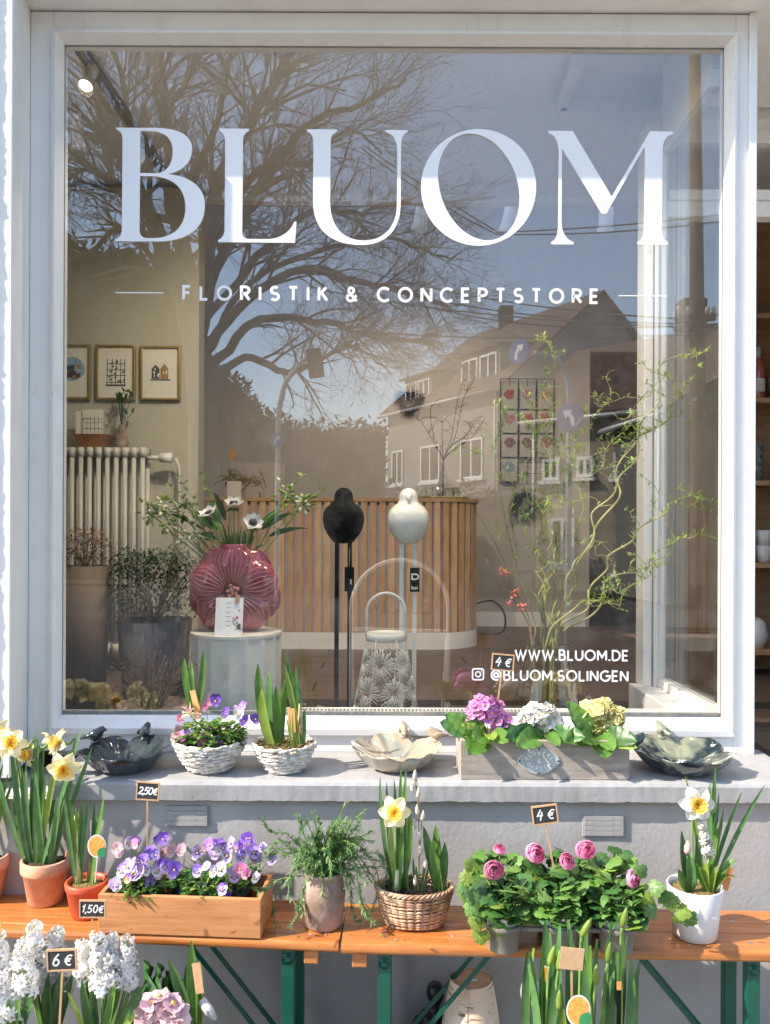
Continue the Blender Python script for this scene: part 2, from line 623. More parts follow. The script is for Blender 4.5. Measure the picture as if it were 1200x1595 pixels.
# window sill slab with a chipped underside edge
b = MB()
SX0, SX1 = -.955, 1.262
def sillfn(u, v):
    x = SX0 + (SX1-SX0)*u
    prof = [(.02, SZ+.006), (-.312, SZ), (-.325, SZ-.004), (-.331, SZ-.012), (-.331, SZ-.056), (-.325, SZ-.062), (-.29, SZ-.0625)]
    y, z = prof[min(6, int(round(v*6)))]
    q = noise.noise(V((x*6, v*2, 3)))*.0025 + noise.noise(V((x*40, v*5, 7)))*.0012
    if v > .6:
        z += max(-.012, min(.004, noise.noise(V((x*17, 1, 1)))*.003 + noise.noise(V((x*60, 1, 2)))*.002))*(1 if v < .95 else 0)
    return V((x, y - q, z + q*.5))
b.grid(sillfn, 420, 6)
b.add([(SX1, .02, SZ+.006), (SX1, -.312, SZ), (SX1, -.331, SZ-.012), (SX1, -.331, SZ-.056), (SX1, -.29, SZ-.0625), (SX1, .02, SZ-.0625)], [(0, 1, 2, 3, 4, 5)])
b.add([(SX0, .02, SZ+.006), (SX0, -.312, SZ), (SX0, -.331, SZ-.012), (SX0, -.331, SZ-.056), (SX0, -.29, SZ-.0625), (SX0, .02, SZ-.0625)], [(5, 4, 3, 2, 1, 0)])
b.build('window_sill', M['sill'], front, smooth=False)

def vent(px0, px1, py0, py1, label):
    p, q = W(px0, py1, -.309), W(px1, py0, -.309)
    t = thing('wall_vent', label, 'vent', ((p.x+q.x)/2, -.309, p.z), 'vents in the base wall')
    w, h = (q.x-p.x)/2, q.z-p.z
    MB().box((-w, -.0012, 0), (w, .012, h)).build('back_plate', M['base'], t, smooth=False)
    sl = MB().box((-w+.004, -.0028, 0), (w-.004, 0, h/4*.86)).mesh('slat', [M['base']], False)
    for k in range(4):
        inst(sl, 'slat', t, (0, -.0013, .003 + k*h/4), Matrix.Rotation(radians(3), 3, 'X'))
vent(262, 329, 1258, 1290, 'grey slatted wall vent above the viola crate')
vent(912, 977, 1268, 1300, 'grey slatted wall vent above the ranunculus tray, right of the chalkboard tag')

# ------------------------------------------------------------------ the display window
win = thing('shop_window', 'big white framed display window with white vinyl lettering', 'window', (0, 0, SZ))
def wl(px, py, Y):
    return W(px, py, Y) - V((0, 0, SZ))
top, bot = WZ1 - SZ, 0.004
fl, fr = -1.067, 1.158           # outer edges of the bead
ft, fb = 3.249-SZ, .962-SZ
fm = M['paint']
fr_o = MB()
fr_o.box((WX0, -.03, bot), (fl, .07, top))
fr_o.box((fr, -.03, bot), (WX1-.012, .07, top))
fr_o.box((fl, -.0302, ft), (fr, .07, top))
fr_o.box((fl, -.0302, bot), (fr, .07, fb))
frame = fr_o.build('frame', fm, win, smooth=False, bevel=.003)
boxo('edge_strip', (WX1-.0118, -.042, bot), (WX1+.012, .1, top), fm, win, .003)
gl, gr, gt, gb = -1.041, 1.131, 3.221-SZ, 1.016-SZ
bd = MB()
def bead(x0, z0, x1, z1, sx, sz):
    "sloped glazing bead: outer edge proud, inner edge at the glass"
bdv = [(fl, -.044, fb), (fr, -.044, fb), (fr, -.044, ft), (fl, -.044, ft)]
mid = [(fl+.011, -.047, fb+.02), (fr-.009, -.047, fb+.02), (fr-.009, -.047, ft-.011), (fl+.011, -.047, ft-.011)]
inn = [(gl, -.003, gb), (gr, -.003, gb), (gr, -.003, gt), (gl, -.003, gt)]
out = [(fl, -.025, fb), (fr, -.025, fb), (fr, -.025, ft), (fl, -.025, ft)]
vs = out + bdv + mid + inn
fs = []
for r in range(3):
    for k in range(4):
        fs.append((r*4+k, r*4+(k+1) % 4, (r+1)*4+(k+1) % 4, (r+1)*4+k))
bd.add(vs, fs)
bd.build('glazing_bead', fm, win, smooth=False)
bi = MB()
bi.box((gl-.03, .008, gb-.05), (gl, .03, gt+.03)).box((gr, .008, gb-.05), (gr+.03, .03, gt+.03))
bi.box((gl, .008, gt), (gr, .03, gt+.03)).box((gl, .008, gb-.05), (gr, .03, gb))
bi.build('inner_frame', fm, win, smooth=False)
boxo('spacer_bar', (gl, .007, gb+.0005), (gr, .02, gb+.012), mat('spacer', (.42, .42, .41), .5, .1, 90), win)
pane = boxo('pane', (gl-.006, -.001, gb-.006), (gr+.006, .004, gt+.006), M['pane'], win)

# big serif letters, outlines measured on the photograph
def zoomed(org, sc, seqs):
    "list of outlines in measuring units -> pixel outlines"
    o = []
    for q in seqs:
        pts = []
        for e in q:
            if len(e) == 2:
                pts.append(e)
            else:
                pts += bez([pts[-1], e[0:2], e[2:4], e[4:6]], 12)
        o.append([(org[0]+x/sc, org[1]+y/sc) for x, y in pts])
    return o
def ellp(cx, cy, rx, ry, ph, n=64):
    return [(cx + rx*cos(2*pi*k/n), cy + ry*sin(2*pi*k/n + ph)) for k in range(n)]
BIG = {}
BIG['B'] = zoomed((160, 180), 6, [
    [(97, 132), (470, 132), (700, 135, 805, 210, 805, 325), (805, 450, 720, 535, 578, 562), (790, 580, 930, 680, 930, 850), (930, 1080, 760, 1193, 480, 1193),
     (97, 1193), (97, 1177), (140, 1160, 155, 1130, 155, 1080), (155, 250), (150, 180, 130, 160, 97, 150)],
    [(320, 160), (420, 160), (550, 165, 625, 230, 625, 350), (625, 470, 570, 553, 470, 555), (320, 555)],
    [(320, 583), (420, 583), (640, 585, 748, 700, 748, 880), (748, 1070, 620, 1163, 440, 1163), (390, 1163), (340, 1160, 320, 1130, 320, 1080)]])
BIG['L'] = zoomed((320, 180), 7.25, [
    [(118, 160), (457, 160), (457, 185), (400, 205, 387, 240, 387, 310), (387, 1320), (387, 1380, 420, 1405, 470, 1405), (680, 1405), (830, 1400, 940, 1310, 975, 1205),
     (1000, 1205), (985, 1443), (118, 1443), (118, 1418), (170, 1400, 188, 1360, 188, 1300), (188, 310), (180, 230, 160, 205, 118, 185)]])
BIG['U'] = zoomed((460, 180), 6, [
    [(77, 132), (360, 132), (360, 150), (310, 170, 300, 200, 300, 270), (300, 800), (300, 1040, 420, 1168, 620, 1168), (820, 1165, 925, 1020, 925, 830), (925, 330),
     (925, 240, 890, 170, 812, 150), (812, 132), (1018, 132), (1018, 150), (970, 170, 960, 210, 960, 300), (960, 830), (960, 1060, 830, 1210, 590, 1210),
     (320, 1210, 140, 1080, 140, 800), (140, 270), (135, 190, 120, 165, 77, 150)]])
BIG['O'] = [[(640+x/5.714, 180+y/5.714) for x, y in q] for q in (ellp(578, 630, 513, 520, 0), ellp(580, 626, 364, 475, .222))]
BIG['M'] = zoomed((835, 180), 5.4545, [
    [(75, 115), (285, 115), (620, 670), (942, 112), (1138, 112), (1138, 130), (1070, 150, 1050, 200, 1050, 290), (1047, 930), (1047, 1000, 1065, 1040, 1102, 1055),
     (1102, 1075), (842, 1075), (842, 1055), (885, 1035, 898, 1000, 898, 930), (898, 238), (575, 815), (535, 815), (195, 265), (195, 880), (195, 960, 225, 1035, 300, 1060),
     (300, 1080), (110, 1080), (110, 1060), (160, 1035, 167, 980, 167, 890), (167, 300), (165, 210, 140, 150, 75, 130)]])

def filled(name, outlines, put, m, parent, ext=.0004):
    cu = bpy.data.curves.new('outline', 'CURVE')
    cu.dimensions = '2D'
    cu.fill_mode = 'BOTH'
    cu.extrude = ext
    for q in outlines:
        sp = cu.splines.new('POLY')
        sp.points.add(len(q)-1)
        for p, (x, y) in zip(sp.points, q):
            w = put(x, y)
            p.co = (w[0], w[1], 0, 1)
        sp.use_cyclic_u = True
    t = bpy.data.objects.new('tmp', cu)
    COL.objects.link(t)
    me = bpy.data.meshes.new_from_object(t.evaluated_get(bpy.context.evaluated_depsgraph_get()))
    bpy.data.objects.remove(t)
    bpy.data.curves.remove(cu)
    me.name = name
    me.materials.clear()
    me.materials.append(m)
    o = bpy.data.objects.new(name, me)
    COL.objects.link(o)
    o.parent = parent
    return o
LY = -.0022
def pxz(x, y):
    p = wl(x, y, LY)
    return (p.x, p.z)
for ch in 'BLUOM':
    o = filled('letter', BIG[ch], pxz, M['vinyl'], pane)
    o.rotation_euler = (pi/2, 0, 0)
    o.location = (0, LY, 0)
    o['label'] = 'white serif vinyl letter %s' % ch

# pen-stroke capitals
def arc(cx, cy, rx, ry, a0, a1, n=14):
    return [(cx+rx*cos(radians(a0+(a1-a0)*k/n)), cy+ry*sin(radians(a0+(a1-a0)*k/n))) for k in range(n+1)]
GL = {
 'F': (.5, [[(.5, 1), (0, 1), (0, 0)], [(0, .52), (.44, .52)]]),
 'L': (.5, [[(0, 1), (0, 0), (.5, 0)]]),
 'O': (.98, [arc(.49, .5, .49, .5, 0, 360, 28)]),
 'R': (.6, [[(0, 0), (0, 1)] + arc(.3, .74, .29, .26, 90, -90) + [(0, .48)], [(.28, .46), (.62, 0)]]),
 'I': (.02, [[(.01, 1), (.01, 0)]]),
 'S': (.6, [arc(.3, .745, .27, .255, 40, 250, 14) + arc(.3, .255, .29, .255, 75, -145, 16)]),
 'T': (.6, [[(0, 1), (.6, 1)], [(.3, 1), (.3, 0)]]),
 'K': (.6, [[(0, 1), (0, 0)], [(.56, 1), (.02, .45)], [(.2, .6), (.62, 0)]]),
 '&': (.8, [[(.76, 0), (.20, .66)], [(.20, .66)] + arc(.35, .80, .19, .20, 200, -30, 12) + [(.40, .56)], [(.36, .53), (.14, .42)] + arc(.32, .26, .28, .26, 150, 300, 12) + [(.56, .2), (.74, .42)]]),
 'C': (.85, [arc(.49, .5, .49, .5, 45, 315, 22)]),
 'N': (.72, [[(0, 0), (0, 1)], [(0, 1), (.72, 0)], [(.72, 0), (.72, 1)]]),
 'E': (.52, [[(.52, 1), (0, 1), (0, 0), (.52, 0)], [(0, .5), (.46, .5)]]),
 'P': (.58, [[(0, 0), (0, 1)] + arc(.28, .73, .29, .27, 90, -90) + [(0, .46)]]),
 'W': (1.1, [[(0, 1), (.3, 0), (.55, .9), (.8, 0), (1.1, 1)]]),
 '.': (.06, [[(.03, .1), (.03, -.06)]]),
 'B': (.58, [[(0, 0), (0, 1)] + arc(.27, .765, .23, .235, 90, -90) + [(0, .53)], [(0, .53)] + arc(.3, .265, .28, .265, 90, -90) + [(0, 0)]]),
 'U': (.7, [[(0, 1)] + arc(.35, .35, .35, .35, 180, 360) + [(.7, 1)]]),
 'M': (.86, [[(0, 0), (0, 1)], [(0, 1), (.43, .3), (.86, 1)], [(.86, 1), (.86, 0)]]),
 'D': (.75, [[(0, 0), (0, 1)] + arc(.25, .5, .5, .5, 90, -90) + [(0, 0)]]),
 '@': (1.0, [arc(.48, .5, .48, .5, -60, -330, 22) + arc(.82, .52, .14, .2, 0, -180, 8), arc(.47, .5, .21, .22, 0, 360, 18)]),
 'G': (.92, [arc(.49, .5, .49, .5, 50, 360, 24) + [(.52, .5)]]),
 'b': (.6, [[(0, 1.2), (0, 0)], arc(.28, .36, .28, .36, 0, 360, 18)]),
 'o': (.6, [arc(.3, .36, .3, .36, 0, 360, 18)]),
 'i': (.02, [[(.01, .75), (.01, 0)], [(.01, 1.15), (.01, 1.0)]]),
 '0': (.6, [arc(.3, .5, .27, .5, 0, 360, 20)]),
 '1': (.3, [[(0, .7), (.28, 1.02), (.16, 0)]]),
 '2': (.6, [arc(.28, .73, .26, .27, 160, -35, 12) + [(.0, .02), (.62, .04)]]),
 '4': (.6, [[(.3, 1.05), (.02, .42), (.6, .45)], [(.46, .8), (.36, -.1)]]),
 '5': (.55, [[(.55, 1.0), (.14, .98), (.08, .56)] + arc(.22, .3, .28, .3, 80, -150, 12)]),
 '6': (.55, [[(.42, 1.05), (.12, .65), (.04, .42)], arc(.27, .27, .25, .28, 150, 508, 18)]),
 ',': (.1, [[(.08, .08), (0, -.22)]]),
 '€': (.62, [arc(.42, .45, .34, .45, 55, 300, 16), [(-.04, .56), (.55, .58)], [(-.06, .36), (.48, .38)]]),
 'A': (.7, [[(0, 0), (.35, 1), (.7, 0)], [(.13, .34), (.57, .34)]]),
 ' ': (.3, []),
}
def lettering(text, put, size, width, sw, mb=None, step=.00012, slant=0.0, m=0):
    "text along x in [0,width], cap height size; put(x, y, lift)"
    mb = mb or MB()
    nat = sum(GL[c][0] for c in text)*size
    gap = (width-nat)/max(1, len(text)-1)
    x, lift = 0.0, 0.0
    for c in text:
        w, st = GL[c]
        for q in st:
            lift += step
            lf = lift
            mb.stroke([(x+(a+slant*b_)*size, b_*size) for a, b_ in q], sw, lambda u, v: put(u, v, lf), m)
        x += w*size + gap
    return mb
def line_on_pane(text, px0, px1, pyb, cap, sw, px_slope=0.0):
    s = 2.75/F
    p0 = wl(px0, pyb, LY)
    pu = wl(px1, pyb, LY) - p0
    wdt = pu.length
    ux = pu.normalized()
    uz = V((-ux.z, 0, ux.x))
    mb = lettering(text, lambda u, v, l: p0 + ux*u + uz*v - V((0, l*.5, 0)), cap*s, wdt, sw*s)
    o = mb.build('lettering', M['vinyl'], pane, smooth=False)
    return o
line_on_pane('FLORISTIK', 283, 506, 468.5, 20, 4.2)
line_on_pane('&', 537, 555, 469, 20.5, 4.0)
line_on_pane('CONCEPTSTORE', 586, 928, 468.5, 20, 4.2)
line_on_pane('WWW.BLUOM.DE', 805, 980, 1025.5, 15, 2.8)
line_on_pane('@BLUOM.SOLINGEN', 768, 980, 1057.5, 15, 2.8)
lm = MB()
for (x0, x1, y) in ((177, 251, 459), (961, 1036, 457)):
    a, b_ = wl(x0, y+.9, LY), wl(x1, y-.9, LY)
    lm.box((a.x, LY-.0004, a.z), (b_.x, LY+.0004, b_.z))
lm.build('dash', M['vinyl'], pane, smooth=False)
ic = MB()
s_ = 2.75/F
c_ = wl(747, 1049, LY)
def pi_(u, v):
    return c_ + V((u*s_, 0, v*s_))
rr = []
for (cx_, cy_, a0) in ((5.5, 5.5, 0), (-5.5, 5.5, 90), (-5.5, -5.5, 180), (5.5, -5.5, 270)):
    rr += arc(cx_, cy_, 3, 3, a0, a0+90, 5)
ic.stroke(rr, 2.2, pi_, closed=True)
ic.stroke(arc(0, 0, 4.0, 4.0, 0, 360, 18)[:-1], 2.0, pi_, closed=True)
ic.stroke([(4.4, 5.4), (6, 5.4)], 1.6, pi_)
ic.build('camera_icon', M['vinyl'], pane, smooth=False)
# ================================================================== SHOP INTERIOR
FZ, CZ = 0.872, 3.5
M['wallwarm'] = mat('cream_wall', (.46, .435, .36), .85, .03, 3, .1, 60)
M['wallgrey'] = mat('grey_white_wall', (.42, .38, .34), .85, .03, 3, .1, 60)
M['ceil'] = mat('white_ceiling', (.84, .84, .84), .9, .02, 3, .1, 60)
M['plank'] = mat('dark_floor_planks', (.085, .055, .04), .5, .25, 3, .1, 40, c2=(.13, .085, .062), stretch=(1, 12, 1))
fl_ = struct(boxo('shop_floor', (-2.4, .03, FZ-.12), (3.3, 5.2, FZ-.004), mat('floor_joint', (.02, .014, .01), .9, .1, 20)))
pl_m = []
for k in range(4):
    pl_m.append(MB().box((0, 0, -.003), (1.19, .196, 0)).mesh('plank', [M['plank']], False))
for r in range(14):
    for k in range(5):
        y = .95+r*.2
        x = -2.3+k*1.2-(r % 3)*.4
        if x > 3 or y > 3.6:
            continue
        o = inst(RND.choice(pl_m), 'floor_plank', fl_, (x, y, FZ))
struct(boxo('side_wall', (-2.5, .05, FZ-.1), (-2.3, 5.2, 4.4), M['wallwarm']))
struct(boxo('side_wall', (3.2, .05, FZ-.1), (3.4, 5.2, 4.4), M['wallgrey']))
bw = MB()
BY = 3.7
bw.box((-2.3, BY, FZ), (1.63, BY+.12, 4.2)).box((2.05, BY, FZ), (3.2, BY+.12, 4.2)).box((1.6301, BY+.001, 3.0), (2.0499, BY+.119, 4.2))
struct(bw.build('back_wall', M['wallgrey'], smooth=False))
struct(boxo('back_room_wall', (1.2, 4.9, FZ-.1), (2.6, 5.0, 4.2), mat('dark_wall', (.035, .035, .04), .9, .1, 4)))  # darkness of the unlit room put into a near-black wall colour
struct(boxo('back_room_wall', (1.3, BY+.121, FZ), (1.4, 4.899, 4.2), mat('unlit_wall_b', (.04, .04, .045), .9, .1, 4)))  # near-black colour again stands in for the missing light in there
struct(boxo('skirting', (.5, BY-.015, FZ), (1.6, BY-.001, FZ+.11), M['paint']))
struct(boxo('shop_ceiling', (-2.3, .07, CZ), (3.2, 2.0, CZ+.15), M['ceil']))
struct(boxo('shop_ceiling', (-2.3, 2.0001, 4.2), (3.2, 5.2, 4.35), M['ceil']))
struct(boxo('ceiling_bulkhead', (-2.3, 1.93, CZ-.035), (1.62, 2.0, CZ-.0005), M['ceil']))
struct(boxo('partition_wall', (-2.3, 1.752, FZ), (-.975, 1.9, CZ-.036), M['wallwarm']))
# access hatch frame on the ceiling
hz = CZ-.002
def C_(px, py):
    return G(px, py, hz)
ht = thing('ceiling_hatch', 'white framed hatch panel in the shop ceiling at upper right', 'hatch', (0, 0, 0))
pa, pb_, pc, pd = C_(893, 80), C_(868, 152), C_(1010, 152), C_(1010, 80)
MB().add([pa, pb_, pc, pd], [(0, 1, 2, 3)]).build('panel', M['ceil'], ht, smooth=False)
for a_, b__ in ((pa, pb_), (pb_, pc)):
    MB().bar(a_-V((0, 0, .026)), b__-V((0, 0, .026)), .05, .05, up=(0, 0, 1)).build('trim', M['paint'], ht, smooth=False)
# wall header above the side pane, corner post, kerb, side pane
SXP = 1.142
struct(boxo('side_header', (SXP-.02, .072, 3.20), (SXP+.03, .57, CZ-.0005), M['ceil']))
sd = thing('side_window', 'tall white framed side pane between display and shop entrance', 'window', (SXP, .1, FZ))
boxo('frame_head', (-.03, -.025, 3.135-FZ), (.02, .47, 3.199-FZ), M['paint'], sd, .003)
boxo('side_pane', (-.004, -.02, .17), (.004, .475, 3.134-FZ), M['sidepane'], sd)
boxo('frame_sill', (-.03, -.025, .135), (.02, .475, .169), M['paint'], sd, .003)
boxo('kerb', (-.12, -.06, 0), (.018, .55, .134), M['paint'], sd, .004)
ps = MB()
ps.box((-.086, .476, .14), (.005, .56, 3.25-FZ))
boxo('post', (-.086, .476, .1345), (.005, .57, 3.25-FZ), M['paint'], sd, .004)
boxo('post_groove', (-.052, .4745, .136), (-.046, .4758, 3.2-FZ), mat('groove', (.25, .25, .26), .8, .05, 10), sd)
boxo('post_batten', (-.043, .466, .136), (-.030, .4756, 3.2-FZ), M['paint'], sd, .002)
# entrance: transom window and door frame in the recess
en = thing('shop_entrance', 'white framed shop entrance with transom window, right of the display window', 'entrance', (1.7, .6, FZ))
def E_(py):
    return W(1180, py, .58).z - FZ
for nm, y0, y1, dy in (('header_board', 150, 176, 0), ('header_rail', 176.3, 197, -.012), ('transom_head', 197.3, 217, -.022), ('transom_bar', 290, 305, -.022), ('transom_rail', 305.3, 330, -.006)):
    boxo(nm, (-.545, dy, E_(y1)), (.9, .06, E_(y0)), M['paint'], en, .003)
boxo('transom_pane', (-.55, .02, E_(290)), (.9, .026, E_(217)), M['sidepane'], en)
boxo('threshold', (-.5, -.03, -.04), (.9, .2, -.002), M['plank'], en)
boxo('door_jamb', (.62, -.01, 0), (.72, .06, E_(331)), M['paint'], en, .003)
struct(boxo('entrance_step', (1.27, -.28, GZ), (3.2, .565, FZ-.055), mat('step_stone', (.12, .12, .115), .95, .5, 90, .8, 120, c2=(.22, .22, .21))))
struct(boxo('entrance_wall', (2.3, -.22, FZ-.05), (3.2, .58, 3.319), M['plaster']))

# ------------------------------------------------------------------ ceiling spotlights
M['glow'] = emit('lamp_glow', (1.0, .80, .45), 9)
M['track'] = mat('track_grey', (.30, .30, .31), .4, .05, 20)
tr = thing('spotlight_track', 'dark ceiling spotlight track running back from the upper left corner', 'track')
ta, tb = G(112, 70, CZ-.02), G(255, 275, CZ-.02)
MB().bar(ta, tb, .035, .036, up=(0, 0, 1)).build('rail', M['track'], tr, smooth=False)
def spot(p, aim, label, group, power, on=False, size=1.0, mcol=None):
    t = thing('spotlight', label, 'spotlight', p, group)
    d = (V(aim)-V(p)).normalized()
    mm = mcol or M['whiteplastic']
    MB().tube([(0, 0, 0), (0, 0, -.07*size)], .012*size, 8).build('stem', mm, t)
    c0 = V((0, 0, -.085*size))
    R_ = orient(-d)
    h = MB().lathe([(.0, .09), (.028, .09), (.034, .08), (.036, -.03), (.042, -.05), (.042, -.06), (.036, -.06), (.034, -.045)], 18)
    h.v = [tuple(c0 + R_ @ (V(v)*size)) for v in h.v]
    h.build('housing', mm, t)
    l = MB().lathe([(.0, -.05), (.034, -.05)], 18)
    l.v = [tuple(c0 + R_ @ (V(v)*size)) for v in l.v]
    l.build('lens', M['glow'], t)
    ld = bpy.data.lights.new('spot_lamp', 'SPOT')
    ld.energy = power
    ld.color = (1.0, .84, .62)
    ld.spot_size = radians(105)
    ld.spot_blend = .9
    ld.shadow_soft_size = .03
    lo = bpy.data.objects.new('spot_lamp', ld)
    COL.objects.link(lo)
    lo.parent = t
    lo.location = c0 + d*.07*size
    lo.rotation_euler = d.to_track_quat('-Z', 'Y').to_euler()
    return t
sp = G(132, 100, CZ-.04)
spot(V((sp.x, sp.y, CZ-.045)), (sp.x-.22, sp.y-.75, 1.9), 'lit white spotlight on the dark track at upper left', 'ceiling spotlights', 6, size=.72)
for _x, _l in ((-.75, 'added unseen spotlight brightening the pink flower vase from behind the window head'), (-.05, 'added unseen spotlight brightening the birds from behind the window head'), (.62, 'added unseen spotlight brightening the willow from behind the window head')):  # added lamps out of view, to brighten the fronts of the display
    spot(V((_x, .2, CZ-.01)), (_x*.9, .62, 1.1), _l, 'ceiling spotlights', 20 if _x < -.5 else 28)
spot(V((.82, .2, CZ-.01)), (.85, .6, 1.2), 'added unseen spotlight brightening the corner post from behind the window head', 'ceiling spotlights', 6)  # added lamp out of view, to lift the post and willow
spot(V((-.35, .25, CZ-.01)), (-.3, 2.5, 1.2), 'added unseen spotlight brightening the counter from behind the window head', 'ceiling spotlights', 46)  # added lamp out of view, to brighten the counter slats
spot(V((-1.35, .95, CZ-.04)), (-1.5, 1.75, 1.7), 'white spotlight midway along the dark track at the upper left', 'ceiling spotlights', 1.5)

rail = thing('spotlight_track', 'white spotlight track across the back of the shop ceiling', 'track')
RZ = W(700, 303, 2.35)
MB().box((-1.0, 2.33, RZ.z-.0), (1.45, 2.365, RZ.z+.036)).build('rail', M['paint'], rail, smooth=False)
for px, lab, aim in ((652, 'white spotlight hanging behind the left edge of the letter O', (0, 3.6, 2.0)), (790, 'white spotlight hanging inside the letter O', (.5, 3.6, 1.8)), (940, 'white spotlight hanging behind the letter M', (1.5, 3.2, 1.4))):
    q = W(px, 312, 2.347)
    spot(q, aim, lab, 'ceiling spotlights', 14, size=1.25)

# ------------------------------------------------------------------ radiator, pictures, things on the radiator
PYW = 1.752
ra = W(104, 702, PYW-.1)
rb = W(232, 702, PYW-.1)
rd = thing('radiator', 'old cream ribbed radiator under the three framed pictures', 'radiator', ((ra.x+rb.x)/2, PYW-.1, FZ))
rt = ra.z-FZ
nsec = 12
w_ = (rb.x-ra.x+.12)
M['radiator'] = mat('radiator_paint', (.56, .54, .48), .4, .05, 10)
secm = MB()
for dy in (-.045, .045):
    secm.tube([(0, dy, .12), (0, dy, rt-.03)], .0125, 8)
secm.box((-.015, -.06, rt-.05), (.015, .06, rt-.0)).box((-.015, -.06, .1), (.015, .06, .15))
secm = secm.mesh('section', [M['radiator']])
for k in range(nsec):
    inst(secm, 'section', rd, (-w_/2-.06 + w_*(k+.5)/nsec, 0, 0))
xr = w_/2
vb = MB()
vb.tube([(xr-.08, 0, rt-.05), (xr+.03, 0, rt-.05)], .012, 8)
vb.lathe([(.0, .0), (.026, .002), (.028, .05), (.02, .058), (0, .06)], 14)
vo = MB().tube([(xr-.07, 0, rt-.05), (xr+.02, 0, rt-.05)], .012, 8).tube([(xr-.005, 0, rt-.05), (xr+.06, 0, rt-.05)], [.024, .028], 12)
vo.build('valve', M['whiteplastic'], rd)
MB().tube([(xr+.07, .03, rt-.05), (xr+.09, .03, rt-.1), (xr+.09, .03, 0)], .009, 8).build('pipe', M['radiator'], rd)
boxo('foot', (-w_/2, -.03, 0), (-w_/2+.03, .03, .11), M['radiator'], rd)
boxo('foot', (w_/2-.16, -.03, 0), (w_/2-.13, .03, .11), M['radiator'], rd)
M['gold'] = mat('gold_frame', (.45, .32, .12), .3, .1, 20, metal=.8)
M['mat'] = mat('picture_mat', (.70, .67, .58), .8, .02, 10)
M['ink'] = mat('ink', (.06, .055, .06), .8, .2, 40)
M['inkbrown'] = mat('ink_brown', (.35, .18, .06), .8, .2, 40)
M['inkblue'] = mat('ink_blue', (.25, .38, .50), .8, .2, 40)
def picture(x0, x1, y0, y1, label, kind):
    p, q = W(x0, y1, PYW-.012), W(x1, y0, PYW-.012)
    w, h = q.x-p.x, q.z-p.z
    t = thing('framed_picture', label, 'picture', ((p.x+q.x)/2, PYW-.012, p.z), 'framed pictures on the cream wall')
    f = MB()
    e = .013
    f.box((-w/2, -.012, 0), (-w/2+e, .011, h)).box((w/2-e, -.012, 0), (w/2, .011, h)).box((-w/2+e, -.012, 0), (w/2-e, .011, e)).box((-w/2+e, -.012, h-e), (w/2-e, .011, h))
    f.build('frame', M['gold'], t, smooth=False, bevel=.002)
    boxo('mat_board', (-w/2+e, -.002, e), (w/2-e, .010, h-e), M['mat'], t)
    d = MB()
    put = lambda u, v: V((u*w, -.003-.0001*len(d.f) % .001, h*v))
    Y0 = -.0028
    def P(u, v): return V((u*w, Y0, v*h))
    if kind == 'tower':
        for u in (-.22, -.1, .0, .12, .22):
            d.stroke([(u, .28), (u+.01, .75)], .018, lambda a, b_: V((a*w, Y0, b_*h)))
        for i, v in enumerate((.32, .45, .55, .66)):
            d.stroke([(-.24, v), (.25, v)], .014, lambda a, b_: V((a*w, Y0-.0003, b_*h)))
        for i in range(14):
            u, v = RND.uniform(-.2, .2), RND.uniform(.3, .7)
            d.stroke([(u, v), (u+.05, v+.03)], .03, lambda a, b_: V((a*w, Y0-.0006-.00001*i, b_*h)))
        d.stroke([(-.25, .27), (.25, .27)], .03, lambda a, b_: V((a*w, Y0-.0009, b_*h)))
        d.build('print', M['ink'], t, smooth=False)
    elif kind == 'houses':
        d.add([P(-.22, .4), P(-.02, .4), P(-.02, .58), P(-.12, .66), P(-.22, .58)], [(0, 1, 2, 3, 4)], 0)
        d.add([P(.0, .4), P(.2, .4), P(.2, .58), P(.1, .68), P(.0, .58)], [(0, 1, 2, 3, 4)], 1)
        for i in range(12):
            u, v = RND.uniform(-.19, .16), RND.uniform(.42, .56)
            d.add([P(u, v)+V((0, -.0004-.00001*i, 0)), P(u+.03, v)+V((0, -.0004-.00001*i, 0)), P(u+.03, v+.04)+V((0, -.0004-.00001*i, 0)), P(u, v+.04)+V((0, -.0004-.00001*i, 0))], [(0, 1, 2, 3)], 2)
        d.stroke([(-.25, .38), (.25, .38)], .025, lambda a, b_: V((a*w, Y0-.0006, b_*h)), 0)
        d.build('print', [M['ink'], M['inkbrown'], M['mat']], t, smooth=False)
    else:
        c = [(.05+.32*cos(2*pi*k/24), .56+.22*sin(2*pi*k/24)) for k in range(24)]
        d.add([P(*q_) for q_ in c], [tuple(range(24))], 0)
        for i in range(20):
            u, v = RND.uniform(-.2, .25), RND.uniform(.36, .56)
            o_ = V((0, -.0003-.00002*i, 0))
            d.add([P(u, v)+o_, P(u+.1, v)+o_, P(u+.1, v+.08)+o_, P(u, v+.06)+o_], [(0, 1, 2, 3)], RND.choice([1, 1, 2]))
        d.build('print', [M['inkblue'], M['ink'], M['inkbrown']], t, smooth=False)
picture(72, 139, 541, 627, 'gold framed print of a round blue scene, cut off by the window edge', 'round')
picture(148, 209, 541, 627, 'gold framed print of an ink drawn lattice building, middle of the three', 'tower')
picture(217, 279, 542, 627, 'gold framed print of two small gabled houses', 'houses')
RT = FZ+rt
pt = W(145, 697, PYW-.1)
bo = thing('card_trough', 'brown wooden trough full of cards standing on the radiator', 'trough', (pt.x, PYW-.1, RT))
k_ = MB().lathe([(.0, .0), (.085, 0), (.10, .07), (.094, .07), (.08, .01), (0, .01)], 4)
k_.xform(Matrix.Diagonal(V((1.25, .7, 1, 1))) @ Matrix.Rotation(pi/4, 4, 'Z'))
k_.build('trough', mat('trough_wood', (.20, .085, .03), .6, .2, 12), bo, smooth=False)
